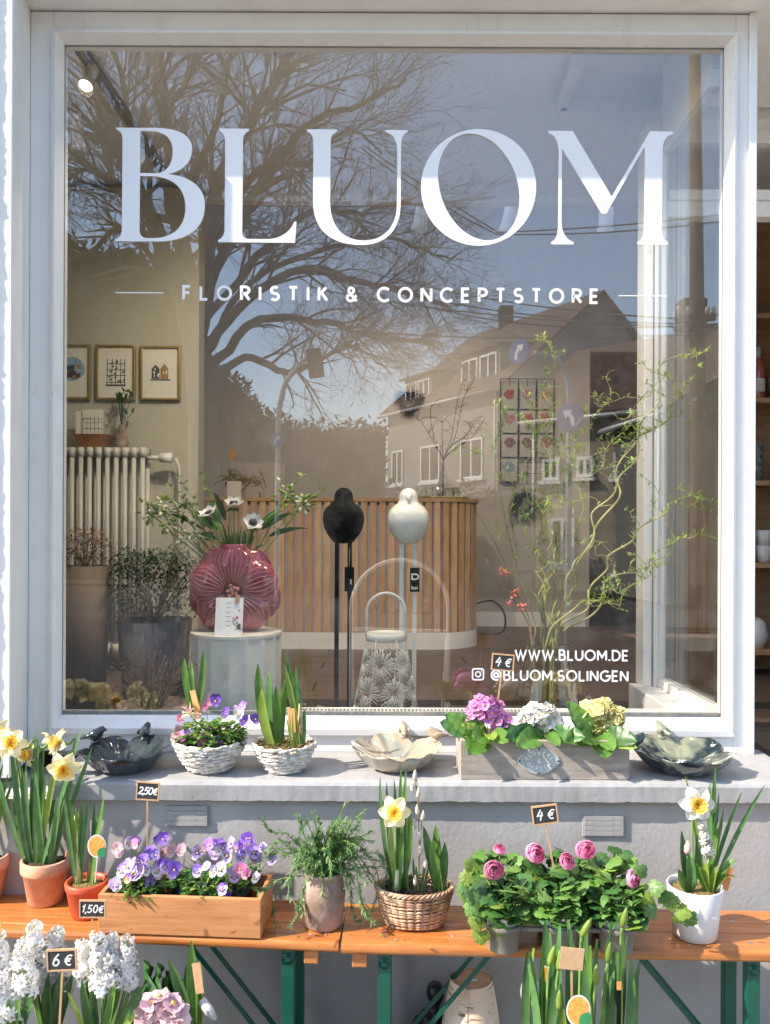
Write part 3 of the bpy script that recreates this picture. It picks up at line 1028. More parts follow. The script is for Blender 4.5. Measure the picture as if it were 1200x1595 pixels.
for k in range(4):
    c = thing('greeting_card', 'cream cards standing in the trough behind the printed one', 'card', (pt.x-.045+.004*k, PYW-.085-.012*k, RT+.012), 'cards in the trough')
    if k == 3:
        c['label'] = 'front card with a black lattice drawing in the wooden trough'
        c.location.x += .035
    MB().box((-.055, -.001, 0), (.055, .001, .17+.006*k)).build('sheet', M['mat'], c, smooth=False)
    if k == 3:
        d = MB()
        for i, u in enumerate((-.05, -.03, -.01, .01, .03, .05)):
            d.bar((u, -.0018, .04), (u, -.0018, .15), .004, .0004)
        for v in (.06, .09, .12, .14):
            d.bar((-.05, -.0024, v), (.05, -.0024, v), .004, .0004)
        d.build('print', M['ink'], c, smooth=False)
vs_ = W(188, 697, PYW-.1)
vz = thing('bottle_vase', 'small clay bottle vase with a leafy sprig beside the card trough', 'vase', (vs_.x, PYW-.1, RT))
MB().lathe([(0, 0), (.03, 0), (.038, .03), (.034, .07), (.014, .095), (.013, .12), (.016, .125), (.010, .12), (0, .10)], 16).build('vase', M['oldpot'], vz)
lf = MB()
for k in range(16):
    a = RND.uniform(0, 6.28)
    p = V((0, 0, .12)) + V((cos(a)*.06*RND.random(), sin(a)*.04*RND.random(), .05+.16*RND.random()))
    lf.tube([(0, 0, .1), (p.x*.3, p.y*.3, .15), p], .0015, 4)
    for j in range(3):
        q = p + V((RND.uniform(-.02, .02), RND.uniform(-.02, .02), RND.uniform(-.03, .03)))
        lf.ribbon(quad_path(p, (p+q)/2, q + V((0, 0, .012)), 3), [.004, .016, .014, .002], V((RND.uniform(-1, 1), RND.uniform(-1, 1), .3)))
lf.build('sprig', M['leafd'], vz)

# ------------------------------------------------------------------ counter
CYF = 2.46
cx0, cx1 = -1.5, W(747, 900, CYF+.15).x
cr = thing('shop_counter', 'wooden slatted shop counter with rounded right end', 'counter', (0, CYF, FZ))
CH = W(500, 776, CYF).z - FZ
R_c = .30
def counter_path(off, n=10):
    p = [V((cx0, off, 0))]
    p.append(V((cx1-R_c, off, 0)))
    for k in range(1, n+1):
        a = -pi/2 + pi/2*k/n
        p.append(V((cx1-R_c + (R_c-off)*cos(a), R_c + (R_c-off)*sin(a), 0)))
    p.append(V((cx1-off, .75, 0)))
    return p
def wallof(path, z0, z1, name, m, par):
    b_ = MB()
    n_ = len(path)
    b_.add([V((p.x, p.y, z)) for z in (z0, z1) for p in path], [(i, i+1, n_+i+1, n_+i) for i in range(n_-1)])
    return b_.build(name, m, par)
M['felt'] = mat('lilac_grey_backing', (.46, .43, .49), .9, .05, 20)
wallof(counter_path(.022), .1, CH-.02, 'backing', M['felt'], cr)
wallof(counter_path(-.004), 0, .105, 'plinth', M['paint'], cr)
pth = counter_path(-.012)
b_ = MB()
n_ = len(pth)
b_.add([V((p.x, p.y, z)) for z in (CH-.022, CH) for p in pth], [(i, i+1, n_+i+1, n_+i) for i in range(n_-1)])
b_.add([V((p.x, p.y, CH)) for p in pth] + [V((cx0, .75, CH))], [tuple(range(n_+1))])
b_.build('counter_top', mat('counter_wood', (.42, .24, .11), .5, .15, 5, c2=(.55, .34, .17), stretch=(2, 12, 12)), cr, smooth=False)
M['slat'] = mat('slat_pine', (.48, .29, .16), .6, .2, 4, .1, 30, c2=(.74, .50, .30), stretch=(7, 7, 1.2), lo=.3, hi=.7)
M['slat2'] = mat('slat_pine_dark', (.40, .23, .12), .6, .2, 4, .1, 30, c2=(.62, .40, .23), stretch=(7, 7, 1.5), lo=.3, hi=.7)
slm = [MB().box((-.0195, -.004, .107), (.0195, .0215, CH-.023)).mesh('slat', [q], False) for q in (M['slat'], M['slat2'])]
x = cx0+.03
while x < cx1-R_c:
    inst(RND.choice(slm), 'slat', cr, (x, 0, 0))
    x += .0575
for k in range(7):
    a = -pi/2 + (k*.0575+.02)/R_c
    if a > .1:
        break
    inst(slm[k % 2], 'slat', cr, (cx1-R_c+R_c*cos(a), R_c+R_c*sin(a), 0), Matrix.Rotation(a+pi/2, 3, 'Z'))
CT = FZ+CH

# things on the counter
hp = W(362, 775, CYF+.2)
hoop = thing('wire_hoop', 'wire hoop stand with twig nest and orange tag on the counter', 'decoration', (hp.x, CYF+.2, CT))
MB().tube([(-.09, 0, 0), (-.09, 0, .2)] + [(-.09*cos(pi*k/12), 0, .2+.12*sin(pi*k/12)) for k in range(1, 12)] + [(.09, 0, .2), (.09, 0, .12)], .004, 6).build('hoop', M['zinc'], hoop)
ns = MB()
for k in range(34):
    c0 = V((RND.uniform(-.05, .2), RND.uniform(-.03, .03), RND.uniform(.10, .15)))
    ns.tube(smooth_path([c0, c0+V((RND.uniform(-.05, .05), RND.uniform(-.02, .02), RND.uniform(-.03, .04))), c0+V((RND.uniform(-.09, .09), RND.uniform(-.02, .02), RND.uniform(-.08, .02)))], 3), .003, 4)
ns.build('nest', M['bark'], hoop)
boxo('tag', (-.016, -.006, .25), (.016, -.004, .32), mat('orange_card', (.62, .26, .07), .8, .1, 20), hoop)
boxo('card', (-.03, -.03, 0.001), (.06, -.027, .11), M['mat'], hoop)
tv = W(690, 775, CYF+.22)
ty = thing('tealight_tray', 'tray with little glass tealight holders on the counter', 'tray', (tv.x, CYF+.22, CT))
MB().lathe([(0, .0), (.16, 0), (.17, .016), (.163, .016), (.155, .006), (0, .006)], 24).build('dish', M['bark'], ty)
for k in range(5):
    MB().lathe([(0, 0), (.026, 0), (.028, .07), (.025, .07), (.023, .006), (0, .006)], 12, (-.09+.045*k, .03*(-1)**k, .0065)).build('tealight_glass', M['clear'], ty)
tw = W(690, 770, CYF+.4)
tg = thing('bare_branch_vase', 'slim bottle with dark budding branches on the counter', 'vase', (tw.x, CYF+.4, CT))
MB().lathe([(0, 0), (.035, 0), (.035, .14), (.012, .2), (.012, .25), (.010, .25), (.010, .2), (0, .19)], 14).build('bottle', M['clear'], tg)
for k in range(9):
    a = RND.uniform(0, 6.28)
    e = V((cos(a)*RND.uniform(.1, .27), sin(a)*.12, RND.uniform(.45, .85)))
    pts = smooth_path([(0, 0, .02), (0, 0, .26), V((e.x*.35, e.y*.35, .3+.25*(e.z-.3)))+V((RND.uniform(-.03, .03), 0, 0)), V((e.x*.8, e.y*.8, .3+.75*(e.z-.3)))+V((RND.uniform(-.04, .04), 0, 0)), e], 4)
    br = MB().tube(pts, [.004-.0026*i/len(pts) for i in range(len(pts))], 5)
    for j in range(9):
        q = pts[RND.randrange(8, len(pts))]
        o_ = V((RND.uniform(-.08, .08), RND.uniform(-.03, .03), RND.uniform(-.04, .07)))
        br.tube([q, q+o_*.5+V((0, 0, .01)), q+o_], .0016, 4)
    br.build('branch', mat('dark_twig', (.07, .05, .04), .8, .2, 30) if k == 0 else bpy.data.materials['dark_twig'], tg)
bk = thing('counter_box', 'grey box standing at the left end of the counter', 'box', (W(400, 775, CYF+.45).x, CYF+.45, CT))
MB().box((-.19, -.02, 0), (.19, .02, .25)).build('box', M['wallgrey'], bk, smooth=False, bevel=.004)

# ------------------------------------------------------------------ on the back wall
def wreath(px, py, r, th, label, heart=False):
    c = W(px, py, BY-.03)
    t = thing('wreath', label, 'wreath', c)
    mb = MB()
    for k in range(900):
        a = RND.uniform(0, 2*pi)
        if heart:
            x_, z_ = 16*sin(a)**3/17, (13*cos(a)-5*cos(2*a)-2*cos(3*a)-cos(4*a))/17
        else:
            x_, z_ = cos(a), sin(a)
        p = V((x_*r, 0, z_*r)) + V((RND.gauss(0, th), RND.gauss(0, th*.5), RND.gauss(0, th)))
        p.y = min(p.y, .02)
        d = V((RND.uniform(-1, 1), RND.uniform(-.5, .5), RND.uniform(-1, 1)))*.035
        mb.ribbon([p, p+d*.5, p+d], [.004, .017, .003], V((d.z, .3, -d.x)))
    mb.build('twigs', mat('wreath_twig', (.010, .009, .008), .8, .3, 60), t)
wreath(637, 624, .085, .012, 'dark heart shaped twig wreath on the back wall', True)
wreath(818, 783, .075, .016, 'round black wreath on the back wall below the postcard rack')
rk = thing('postcard_rack', 'black wire postcard rack on the back wall with flower cards', 'rack')
r0, r1 = W(779, 752, BY-.03), W(862, 588, BY-.03)
rkm = MB()
for k in range(7):
    x_ = r0.x + (r1.x-r0.x)*k/6
    rkm.tube([(x_, BY-.03, r0.z), (x_, BY-.03, r1.z)], .0035 if k % 2 == 0 else .0022, 5)
for k in range(11):
    z_ = r0.z + (r1.z-r0.z)*k/10
    rkm.tube([(r0.x, BY-.034, z_), (r1.x, BY-.034, z_)], .0025, 5)
rkm.build('wire_frame', M['black'], rk)
cardm = {}
for kk, cc in (('red', (.28, .07, .06)), ('pinkc', (.34, .14, .17)), ('yel', (.34, .24, .06)), ('blu', (.15, .22, .30)), ('dk', (.16, .07, .08))):
    cardm[kk] = mat('card_print_'+kk, cc, .8, .3, 60)
cw = (r1.x-r0.x)/3
M['cardgrey'] = mat('card_grey', (.36, .34, .30), .8, .05, 20)
for ci in range(3):
    for ri, kk in enumerate(('red', 'pinkc', 'dk', 'blu')):
        if ci > 0 and ri == 3:
            continue
        kk = [kk, ('pinkc', 'red', 'dk', 'blu')[ri], ('yel', 'red', 'red', 'blu')[ri]][ci]
        z_ = r1.z - .045 - (ri+1)*.185
        t = thing('flower_postcard', 'postcard of a %s flower, %s row, %s column of the wire rack' % ({'red': 'red', 'pinkc': 'pale pink', 'dk': 'dark purple', 'blu': 'blue', 'yel': 'yellow'}[kk], ('top', 'second', 'third', 'lowest')[ri], ('left', 'middle', 'right')[ci]), 'postcard', (r0.x+cw*(ci+.5), BY-.036, z_), 'flower postcards in the wire rack')
        boxo('card', (-cw*.42, -.004, 0), (cw*.42, -.002, .17), M['cardgrey'], t)
        mb = MB()
        for j in range(6):
            a = 2*pi*j/6
            c0 = V((RND.uniform(-.01, .01)+cos(a)*.022, -.005-.0001*j, .11+sin(a)*.022))
            mb.ell(c0, (.02, .0008, .02), 8)
        mb.build('flower_print', cardm[kk], t)
        MB().bar((0, -.0058, .03), (0, -.0058, .10), .006, .0006).build('stem_print', M['leafd'], t, smooth=False)
lp = W(765, 955, 3.3)
cb = MB().tube(smooth_path([(lp.x-.35, 3.4, FZ+.12), (lp.x-.12, 3.35, FZ+.2), (lp.x+.02, 3.3, FZ+.23), (lp.x+.1, 3.25, FZ+.13), (lp.x+.06, 3.2, FZ+.012), (lp.x-.15, 3.2, FZ+.01)], 6), .007, 6)
tag(cb.build('power_cable', M['black']), 'black power cable looping beside the counter end', 'cable')

# ------------------------------------------------------------------ shelf seen through the entrance
SHY = 1.55
sx0 = W(1160, 700, SHY).x
sh = thing('wall_shelf', 'pine wall shelf with bottles and cups inside the entrance', 'shelf', (sx0, SHY, FZ))
M['shelf'] = mat('shelf_pine', (.38, .21, .105), .6, .15, 4, c2=(.48, .29, .155), stretch=(2, 2, 10))
boxo('back_panel', (0, .26, 0), (1.2, .28, 2.6), M['shelf'], sh)
boxo('side_panel', (-.025, 0, 0), (-.001, .28, 2.6), M['shelf'], sh, .002)
zs = [W(1185, q, SHY).z-FZ for q in (1008, 872, 743, 614, 482)]
for z_ in zs:
    boxo('shelf_board', (0, 0, z_-.025), (1.2, .259, z_), M['shelf'], sh, .002)
M['rose'] = mat('rose_wine', (.55, .12, .10), .1, .1, 10, coat=1)
M['label'] = mat('bottle_label', (.75, .70, .62), .7, .1, 30)
for k in range(3):
    t = thing('wine_bottle', ('pink wine bottle at the left end of the shelf, nearest the door edge', 'pink wine bottle standing second from the left on the shelf', 'pink wine bottle standing third from the left on the shelf')[k], 'bottle', (sx0+.045+.085*k, SHY+.1+.05*(k % 2), FZ+zs[3]), 'wine bottles on the shelf')
    MB().lathe([(0, 0), (.036, .0), (.038, .01), (.038, .17), (.03, .205), (.015, .225), (.014, .25)], 16).build('bottle', M['rose'], t)
    MB().lathe([(.0155, .235), (.0155, .29), (0, .29)], 12).build('cap', M['mat'], t)
    MB().lathe([(.0385, .05), (.0385, .12)], 16).build('label', M['label'], t)
for k in range(3):
    t = thing('ceramic_cup', ('single white cup left of the stacked cups on the shelf', '', 'single white cup right of the stacked cups on the shelf')[k] or 'cup', 'cup', (sx0+.05+.09*k, SHY+.09, FZ+zs[1]), 'cups on the shelf')
    MB().lathe([(0, 0), (.03, 0), (.04, .09), (.036, .09), (.027, .008), (0, .008)], 14).build('cup', M['whiteplastic'], t)
    if k == 1:
        t['label'] = 'white cup carrying a second white cup on the shelf'
        MB().lathe([(0, .085), (.03, .085), (.042, .17), (.038, .17), (.027, .093), (0, .093)], 14).build('cup', M['whiteplastic'], t)
for (k, zi, hh, lab) in ((0, 0, .16, 'white round vase low on the pine shelf'), (1, 2, .2, 'patterned dark tin on the middle pine shelf')):
    t = thing('shelf_vase', lab, 'vase', (sx0+.09, SHY+.1, FZ+zs[zi]))
    MB().lathe([(0, 0), (.05, 0), (.075, hh*.4), (.06, hh*.85), (.03, hh), (.026, hh), (.05, hh*.8), (0, hh*.5)] if k == 0 else [(0, 0), (.045, 0), (.045, hh), (0, hh)], 16).build('body', M['whiteplastic'] if k == 0 else mat('dark_pattern', (.05, .08, .09), .5, .9, 60, c2=(.3, .32, .3)), t)
# ================================================================== WINDOW DISPLAY
DY = .50
# fluted plinth
c = W(370, 985, DY)
PT = c.z
pl = thing('display_plinth', 'pale round fluted plinth under the pink flower vase', 'plinth', (c.x, DY, FZ))
M['plinth'] = mat('plinth_lacquer', (.76, .75, .68), .4, .03, 10)
ph = PT-FZ
pr = 70/F*(DY+2.75)
def flute(a, t):
    return 1.0 if t > .96 else 1 - .028*abs(sin(a*9))
MB().lathe([(pr, 0), (pr, ph-.012), (pr*1.0, ph-.010)], 144, rf=lambda a, t: 1-.05*abs(sin(a*8))).build('drum', M['plinth'], pl)
MB().lathe([(pr*1.005, ph-.011), (pr*1.005, ph), (0, ph)], 64).build('top', M['plinth'], pl, smooth=False)
# flower shaped vase
M['vaseglaze'] = mat('pink_glaze', (.20, .03, .055), .14, .3, 14, c2=(.42, .10, .14), coat=1.0, stretch=(1, 1, 1), detail=8)
M['vaseline'] = mat('pink_glaze_rib', (.58, .24, .20), .25, .2, 60, coat=.6)
vc = W(366, 921, DY)
fv = thing('flower_vase', 'dark pink glazed vase shaped like a big flower on the plinth', 'vase', (vc.x, DY, PT))
vh = vc.z-PT
VR = 73/F*(DY+2.75)
b = MB()
b.ell((0, .02, vh), (VR*.86, .055, VR*.9), 40)
b.build('body', M['vaseglaze'], fv)
def petal_disc(parent, ang, r0, r1, wid, y, name, ribs=9):
    pm, lm_ = MB(), MB()
    ca, sa = cos(ang), sin(ang)
    def at(u, v):
        rr_ = r0 + (r1-r0)*u
        ww = wid*max(.0, sin(pi*min(.999, (u*.80+.10)))**.75) * (1.0 if u < .97 else .96)
        if u > .86:
            ww *= sqrt(max(0, 1-((u-.86)/.155)**2))
        t_ = (v-.5)*2*ww
        yy = y - .030*sin(pi*min(1, u*1.02))*(1-.35*(2*v-1)**2) + .022*abs(2*v-1)**3
        return V((rr_*ca - t_*sa, yy, vh + rr_*sa + t_*ca))
    pm.grid(at, 12, 12)
    o = pm.build(name, M['vaseglaze'], parent)
    for k in range(ribs):
        v0 = (k+.5)/ribs
        lm_.tube([at(u, .5+(v0-.5)*(.25+.75*min(1, u*1.6))) + V((0, -.0012, 0)) for u in (.05, .2, .35, .5, .65, .8, .93)], [.0012, .0022, .0022, .002, .0018, .0014, .0006], 4)
    ed = [at(u, 0) for u in [i/12 for i in range(2, 13)]] + [at(u, 1) for u in [i/12 for i in range(12, 1, -1)]]
    lm_.tube([p + V((0, -.001, 0)) for p in ed], .0022, 5)
    lm_.build('petal_rib', M['vaseline'], o)
for k in range(5):
    petal_disc(fv, radians(90+36+72*k), .03, VR, VR*.50, .0, 'petal', 9)
for k in range(5):
    petal_disc(fv, radians(90+72*k), .012, VR*.97, VR*.47, -.028, 'petal', 9)
cm = MB()
for k in range(9):
    a = k*2.4
    r = .004*sqrt(k)*2
    cm.ell((cos(a)*r, -.052, vh+sin(a)*r), (.009, .008, .009), 8)
cm.build('flower_centre', M['vaseline'], fv)
MB().lathe([(.05, vh+VR*.8), (.06, vh+VR*.98), (.055, vh+VR*.98), (.045, vh+VR*.8)], 20, (0, .02, 0)).build('neck', M['vaseglaze'], fv)
# card leaning on the vase
cp = W(357, 991, DY-.13)
cd = thing('gift_card', 'small white card with a green sprig and wooden peg leaning on the pink vase', 'card', (cp.x, DY-.128, PT))
Mr = Matrix.Rotation(radians(-14), 4, 'X')
boxm = MB().box((-.052, -.0012, .001), (.052, .0012, .142), 0, Mr)
boxm.build('sheet', M['vinyl'], cd, smooth=False)
d = MB()
for k in range(6):
    wv = RND.uniform(.01, .016)
    d.box((-.006-wv/2, -.0018, .12-.017*k), (-.006+wv/2+.006, -.0014, .1225-.017*k), 0, Mr)
d.build('printed_line', mat('grey_print', (.35, .4, .4), .8, .1, 30), cd, smooth=False)
MB().box((.022, -.008, .122), (.036, .006, .152), 0, Mr).build('peg', M['tagwood'], cd, smooth=False)
d = MB()
for k in range(7):
    d.ell(Mr @ V((.02+RND.uniform(-.01, .02), -.003, .03+RND.uniform(0, .1))), (.0035, .002, .0035), 6, 1)
for k in range(30):
    p = Mr @ V((.036+RND.gauss(0, .007), -.004, .034+RND.gauss(0, .007)))
    d.ribbon([p, p+V((RND.uniform(-.01, .01), -.002, RND.uniform(-.01, .01)))], [.004, .001], V((0, 0, 1)))
d.build('sprig', [M['leafd'], M['pink']], cd)

# generic flower makers -------------------------------------------------
def petal(mb, ang, L, wid, lift, cup, m=0, nu=4, ruff=0.0, tipw=.0, base=.0, rr=RND):
    "petal radiating in the local xy plane, rising with lift"
    ca, sa = cos(ang), sin(ang)
    ph_ = rr.uniform(0, 6)
    def at(u, v):
        w = wid*(sin(pi*min(.97, .12+u*.86))**.7*(1-tipw) + tipw*(1-u)) * (1 if u < .9 else sqrt(max(.02, 1-((u-.9)/.12)**2)))
        t = (v-.5)*w
        r = base + L*u*cos(lift*u)
        z = L*u*sin(lift*u) + cup*abs(2*v-1)**2*w + ruff*sin(u*9+v*7+ph_)*u
        return V((r*ca - t*sa, r*sa + t*ca, z))
    mb.grid(at, nu, 4 if wid > .02 else 2, m)

def anemone():
    mb = MB()
    for k in range(9):
        petal(mb, 2*pi*k/9 + .1*(k % 2), .034, .026, .35+.25*(k % 2), .1, 0, 4, .002)
    mb.ell((0, 0, .006), (.008, .008, .006), 10, 1)
    for k in range(26):
        a = k*2.4
        mb.tube([(cos(a)*.005, sin(a)*.005, .004), (cos(a)*.013, sin(a)*.013, .008)], [.0006, .0013], 4, 1)
    return mb.mesh('flower', [M['white'], M['petaldark']])
an = anemone()
boq = thing('anemone_bouquet', 'white anemones with green sprigs and white buds standing in the pink vase', 'flowers', (vc.x, DY+.02, PT+vh+VR*.9))
o0 = boq.location.copy()
def stem_to(par, a, e, bend, r=.0025, m=None, nm='stem'):
    pts = quad_path(a, (V(a)+V(e))/2+V(bend), e, 10)
    MB().tube(pts, r, 6).build(nm, m or M['stem'], par)
    return pts
for (px, py, dy, n) in ((326, 803, -.02, (-.35, -.4, .75)), (364, 788, -.05, (0, -.45, .9)), (394, 817, -.08, (.2, -.75, .5))):
    e = W(px, py, DY+dy) - o0
    stem_to(boq, ((e.x)*.2, 0, -.1), e, (0, -.01, .03), .003)
    R_ = orient(n)
    inst(an, 'flower', boq, e, R_, 1.25)
    cl = MB()
    for k in range(22):
        a = RND.uniform(0, 6.28)
        p0_ = e - V((0, 0, .02))
        q = p0_ + V((cos(a)*.03, sin(a)*.02, RND.uniform(-.012, .008)))
        cl.ribbon([p0_, (p0_+q)/2+V((0, 0, .005)), q], [.002, .007, .001], V((sin(a), cos(a), .3)))
    cl.build('leaf_collar', M['leafd'], boq)
def sprig_head(par, e, n, col, r, name='bud_cluster'):
    mb = MB()
    for k in range(n):
        p = V(e) + V((RND.gauss(0, r), RND.gauss(0, r), RND.gauss(0, r*1.1)))
        d_ = (p-V(e)).normalized() if (p-V(e)).length > 1e-4 else V((0, 0, 1))
        mb.tube([p, p+d_*.010, p+d_*.024], [.003, .0075, .0012], 6, 0 if RND.random() < .65 else 1)
    mb.build(name, col, par)
for (px, py, dy, r) in ((447, 772, .04, .016), (472, 786, .04, .012), (285, 800, .05, .02), (262, 815, .03, .02), (252, 790, .06, .016), (232, 800, .08, .014), (300, 830, .0, .02)):
    e = W(px, py, DY+dy) - o0
    stem_to(boq, (e.x*.15, 0, -.1), e, (e.x*.1, 0, .02), .003)
    sprig_head(boq, e, 26, [mat('bud_cream', (.62, .66, .45), .6, .1, 30, transl=.2) if 'bud_cream' not in bpy.data.materials else bpy.data.materials['bud_cream'], M['leafy']], r)
def lanceleaf(mb, a, e, w, m=0, side=None):
    a, e = V(a), V(e)
    pts = quad_path(a, (a+e)/2+V((0, 0, .02)), e, 6)
    mb.ribbon(pts, [w*.2, w*.8, w, w*.95, w*.7, w*.4, w*.02], side or V((RND.uniform(-1, 1), RND.uniform(-.6, .6), RND.uniform(-.2, .6))), .25, m)
for k in range(15):
    tx, ty = RND.choice([(300, 815), (280, 835), (270, 800), (455, 800), (470, 810), (440, 790), (310, 800), (320, 790)])
    e = W(tx+RND.uniform(-14, 14), ty+RND.uniform(-22, 22), DY+RND.uniform(-.05, .1)) - o0
    mb = MB()
    lanceleaf(mb, e*.45 + V((0, 0, .01)), e, .028)
    mb.build('leaf', M['leafd'] if k % 3 else M['leaf'], boq)
for (px, py) in ((277, 745), (313, 742), (500, 765), (265, 760), (470, 742)):   # feathery grasses
    e = W(px, py, DY+.05) - o0
    pts = stem_to(boq, (e.x*.2, 0, -.05), e, (-e.x*.05, 0, .03), .0014)
    mb = MB()
    for p in pts[4:]:
        for j in range(8):
            q = p + V((RND.uniform(-.022, .022), RND.uniform(-.015, .015), RND.uniform(-.005, .025)))
            mb.ribbon([p, (p+q)/2, q], [.001, .006, .001], V((RND.uniform(-1, 1), .4, RND.uniform(-1, 1))))
    mb.build('grass_plume', M['leafy'], boq)
mb = MB()
for k in range(50):
    e = W(RND.uniform(326, 412), RND.uniform(815, 858), DY+RND.uniform(-.03, .06)) - o0
    lanceleaf(mb, V((e.x*.5, .01, -.03)), e, .010, k % 2)
stuff(mb.build('filler_leaves', [M['leafd'], M['leafb']], boq))

# ------------------------------------------------------------------ birds on stilts
def bird_statue(px, Y, m, label, tagside, wht):
    top_, bot_ = W(px, 760, Y), W(px, 847, Y)
    t = thing('bird_statue', label, 'bird statue', (top_.x, Y, FZ), 'stilt legged bird statues in the window')
    H = top_.z-bot_.z
    z0 = bot_.z-FZ
    s = 32/F*(Y+2.75)
    pr_ = [(0, 0), (s*.42, .004), (s*.58, H*.07), (s*.84, H*.20), (s*.985, H*.36), (s*1.0, H*.47), (s*.95, H*.57), (s*.77, H*.665), (s*.54, H*.73), (s*.465, H*.79), (s*.445, H*.87), (s*.34, H*.95), (s*.14, H*.995), (0, H)]
    q = smooth_path([(a, 0, b_) for a, b_ in pr_], 3)
    b_ = MB().lathe([(max(0, p.x), p.z) for p in q], 36, (0, 0, z0))
    for i, v in enumerate(b_.v):     # chest forward, slimmer depth
        b_.v[i] = (v[0], v[1]*1.0, v[2])
    bo = b_.build('body', m, t)
    bk_ = MB()
    bk_.tube([(0, -s*.30, z0+H*.90), (0, -s*.52, z0+H*.845), (0, -s*.60, z0+H*.775), (0, -s*.59, z0+H*.72)], [s*.13, s*.155, s*.10, s*.015], 12, flat=1.0)
    bk_.build('beak', m, t)
    for sg in (-1, 1):
        wg = MB()
        def at(u, v):
            a = radians(-62 + 56*u) if sg > 0 else radians(180+62-56*u)
            zz = z0 + H*(.66 - .5*v*(1-.25*abs(2*u-1)))
            fr_ = max(0, min(1, (zz-z0)/H))
            k_ = min(range(len(q)), key=lambda i: abs(q[i].z-fr_*H))
            rr_ = q[k_].x + .0035*sin(pi*u)*sin(pi*min(1, v*1.1))
            return V((rr_*cos(a), rr_*sin(a), zz))
        wg.grid(at, 8, 12)
        wg.build('wing', m, t)
        px_ = sg*10/F*(Y+2.75)
        boxo('leg', (px_-.0085, -.0085, .012), (px_+.0085, .0085, z0+.008), m, t)
        boxo('foot_plate', (px_-.03, -.05, 0), (px_+.03, .05, .0118), m, t)
    tx = tagside
    tz = W(px, 902, Y).z-FZ
    tg_ = boxo('tag', (tx-.019, -.026, tz-.048), (tx+.019, -.024, tz+.048), M['black'], t)
    MB().tube([(tx, -.022, tz+.045), (tx, -.012, tz+.12)], .0008, 4).build('string', M['white'], t)
    if wht:
        put = lambda u, v, l: V((tx-.012+u, -.0262-l, tz-.038+v))
        lettering('boi', put, .012, .022, .0028).build('lettering', M['vinyl'], tg_, smooth=False)
        bm_ = MB().stroke([(tx-.011, tz+.022), (tx+.004, tz+.022)] + [(tx+.004+.010*sin(radians(a)), tz+.012+.010*cos(radians(a))) for a in range(15, 180, 20)] + [(tx-.011, tz+.002)], .006, lambda u, v: V((u, -.0263, v)), closed=True)
        bm_.build('emblem', M['vinyl'], tg_, smooth=False)
    else:
        MB().stroke([(tx+.006, tz-.02), (tx+.006, tz-.0)], .005, lambda u, v: V((u, -.0263, v))).build('emblem', M['vinyl'], tg_, smooth=False)
    return t
bird_statue(535, .55, M['black'], 'matt black bird statue on two black stilt legs', .025, False)
M['birdwhite'] = mat('white_lacquer', (.74, .74, .68), .25, .03, 8, coat=.6)
bird_statue(636, .60, M['birdwhite'], 'white glossy bird statue on two white stilt legs with black tag', .026, True)

# ------------------------------------------------------------------ cut-out lantern
LYY = .34
lc = W(603, 985, LYY)
lt = thing('lantern', 'cream cut-out metal lantern with tall loop handle in front of the white bird', 'lantern', (lc.x, LYY, FZ))
M['lantern'] = mat('lantern_cream', (.66, .64, .56), .5, .04, 12)
LH = lc.z-FZ
lr0, lr1 = 60/F*3.09, 29/F*3.09
def lr(z):
    t = z/LH
    return lr0 + (lr1-lr0)*t**.85
MB().lathe([(lr1, LH-.03), (lr1+.003, LH-.03), (lr1+.003, LH), (lr1-.002, LH), (lr1-.002, LH-.03)], 40).build('top_ring', M['lantern'], lt)
MB().lathe([(lr0-.002, 0), (lr0+.002, 0), (lr0+.002, .02), (lr0-.002, .02)], 40).build('base_ring', M['lantern'], lt)
MB().lathe([(0, .004), (lr0-.003, .004)], 30).build('base_plate', M['lantern'], lt)
hx = 30/F*3.09
hz_ = W(603, 924, LYY).z - FZ
MB().tube([(-hx, 0, LH-.02), (-hx, 0, hz_-hx)] + [(-hx*cos(pi*k/14), 0, hz_-hx+hx*sin(pi*k/14)) for k in range(1, 14)] + [(hx, 0, hz_-hx), (hx, 0, LH-.02)], .0058, 8).build('handle', M['lantern'], lt)
mesh_ = MB()
rl = random.Random(4)
def onl(a, z):
    z = max(.012, min(LH-.02, z))
    return V((lr(z)*cos(a), lr(z)*sin(a), z))
cen = []
for row, (z_, n) in enumerate(((.055, 6), (.165, 6), (.265, 6))):
    for k in range(n):
        cen.append((2*pi*(k+.5*(row % 2))/n + .3, z_))
for (a, z_) in cen:
    for k in range(30):
        th = 2*pi*k/30 + rl.uniform(-.06, .06)
        L_ = rl.uniform(.045, .062)
        r_ = lr(z_)
        r00 = rl.uniform(.004, .02)
        p0 = onl(a+cos(th)*r00/r_, z_+sin(th)*r00)
        p1 = onl(a+cos(th)*L_*.6/r_, z_+sin(th)*L_*.6)
        p2 = onl(a+cos(th)*L_/r_, z_+sin(th)*L_)
        mesh_.tube([p0, p1, p2], [.0011, .0017, .0022], 4)
for k in range(6):
    a = 2*pi*k/6
    mesh_.tube([onl(a, z) for z in (.0, .1, .2, .3, LH)], .0018, 4)
mesh_.build('openwork', M['lantern'], lt)
MB().lathe([(0, .006), (.042, .006), (.042, .09), (0, .09)], 20).build('candle', M['white'], lt)

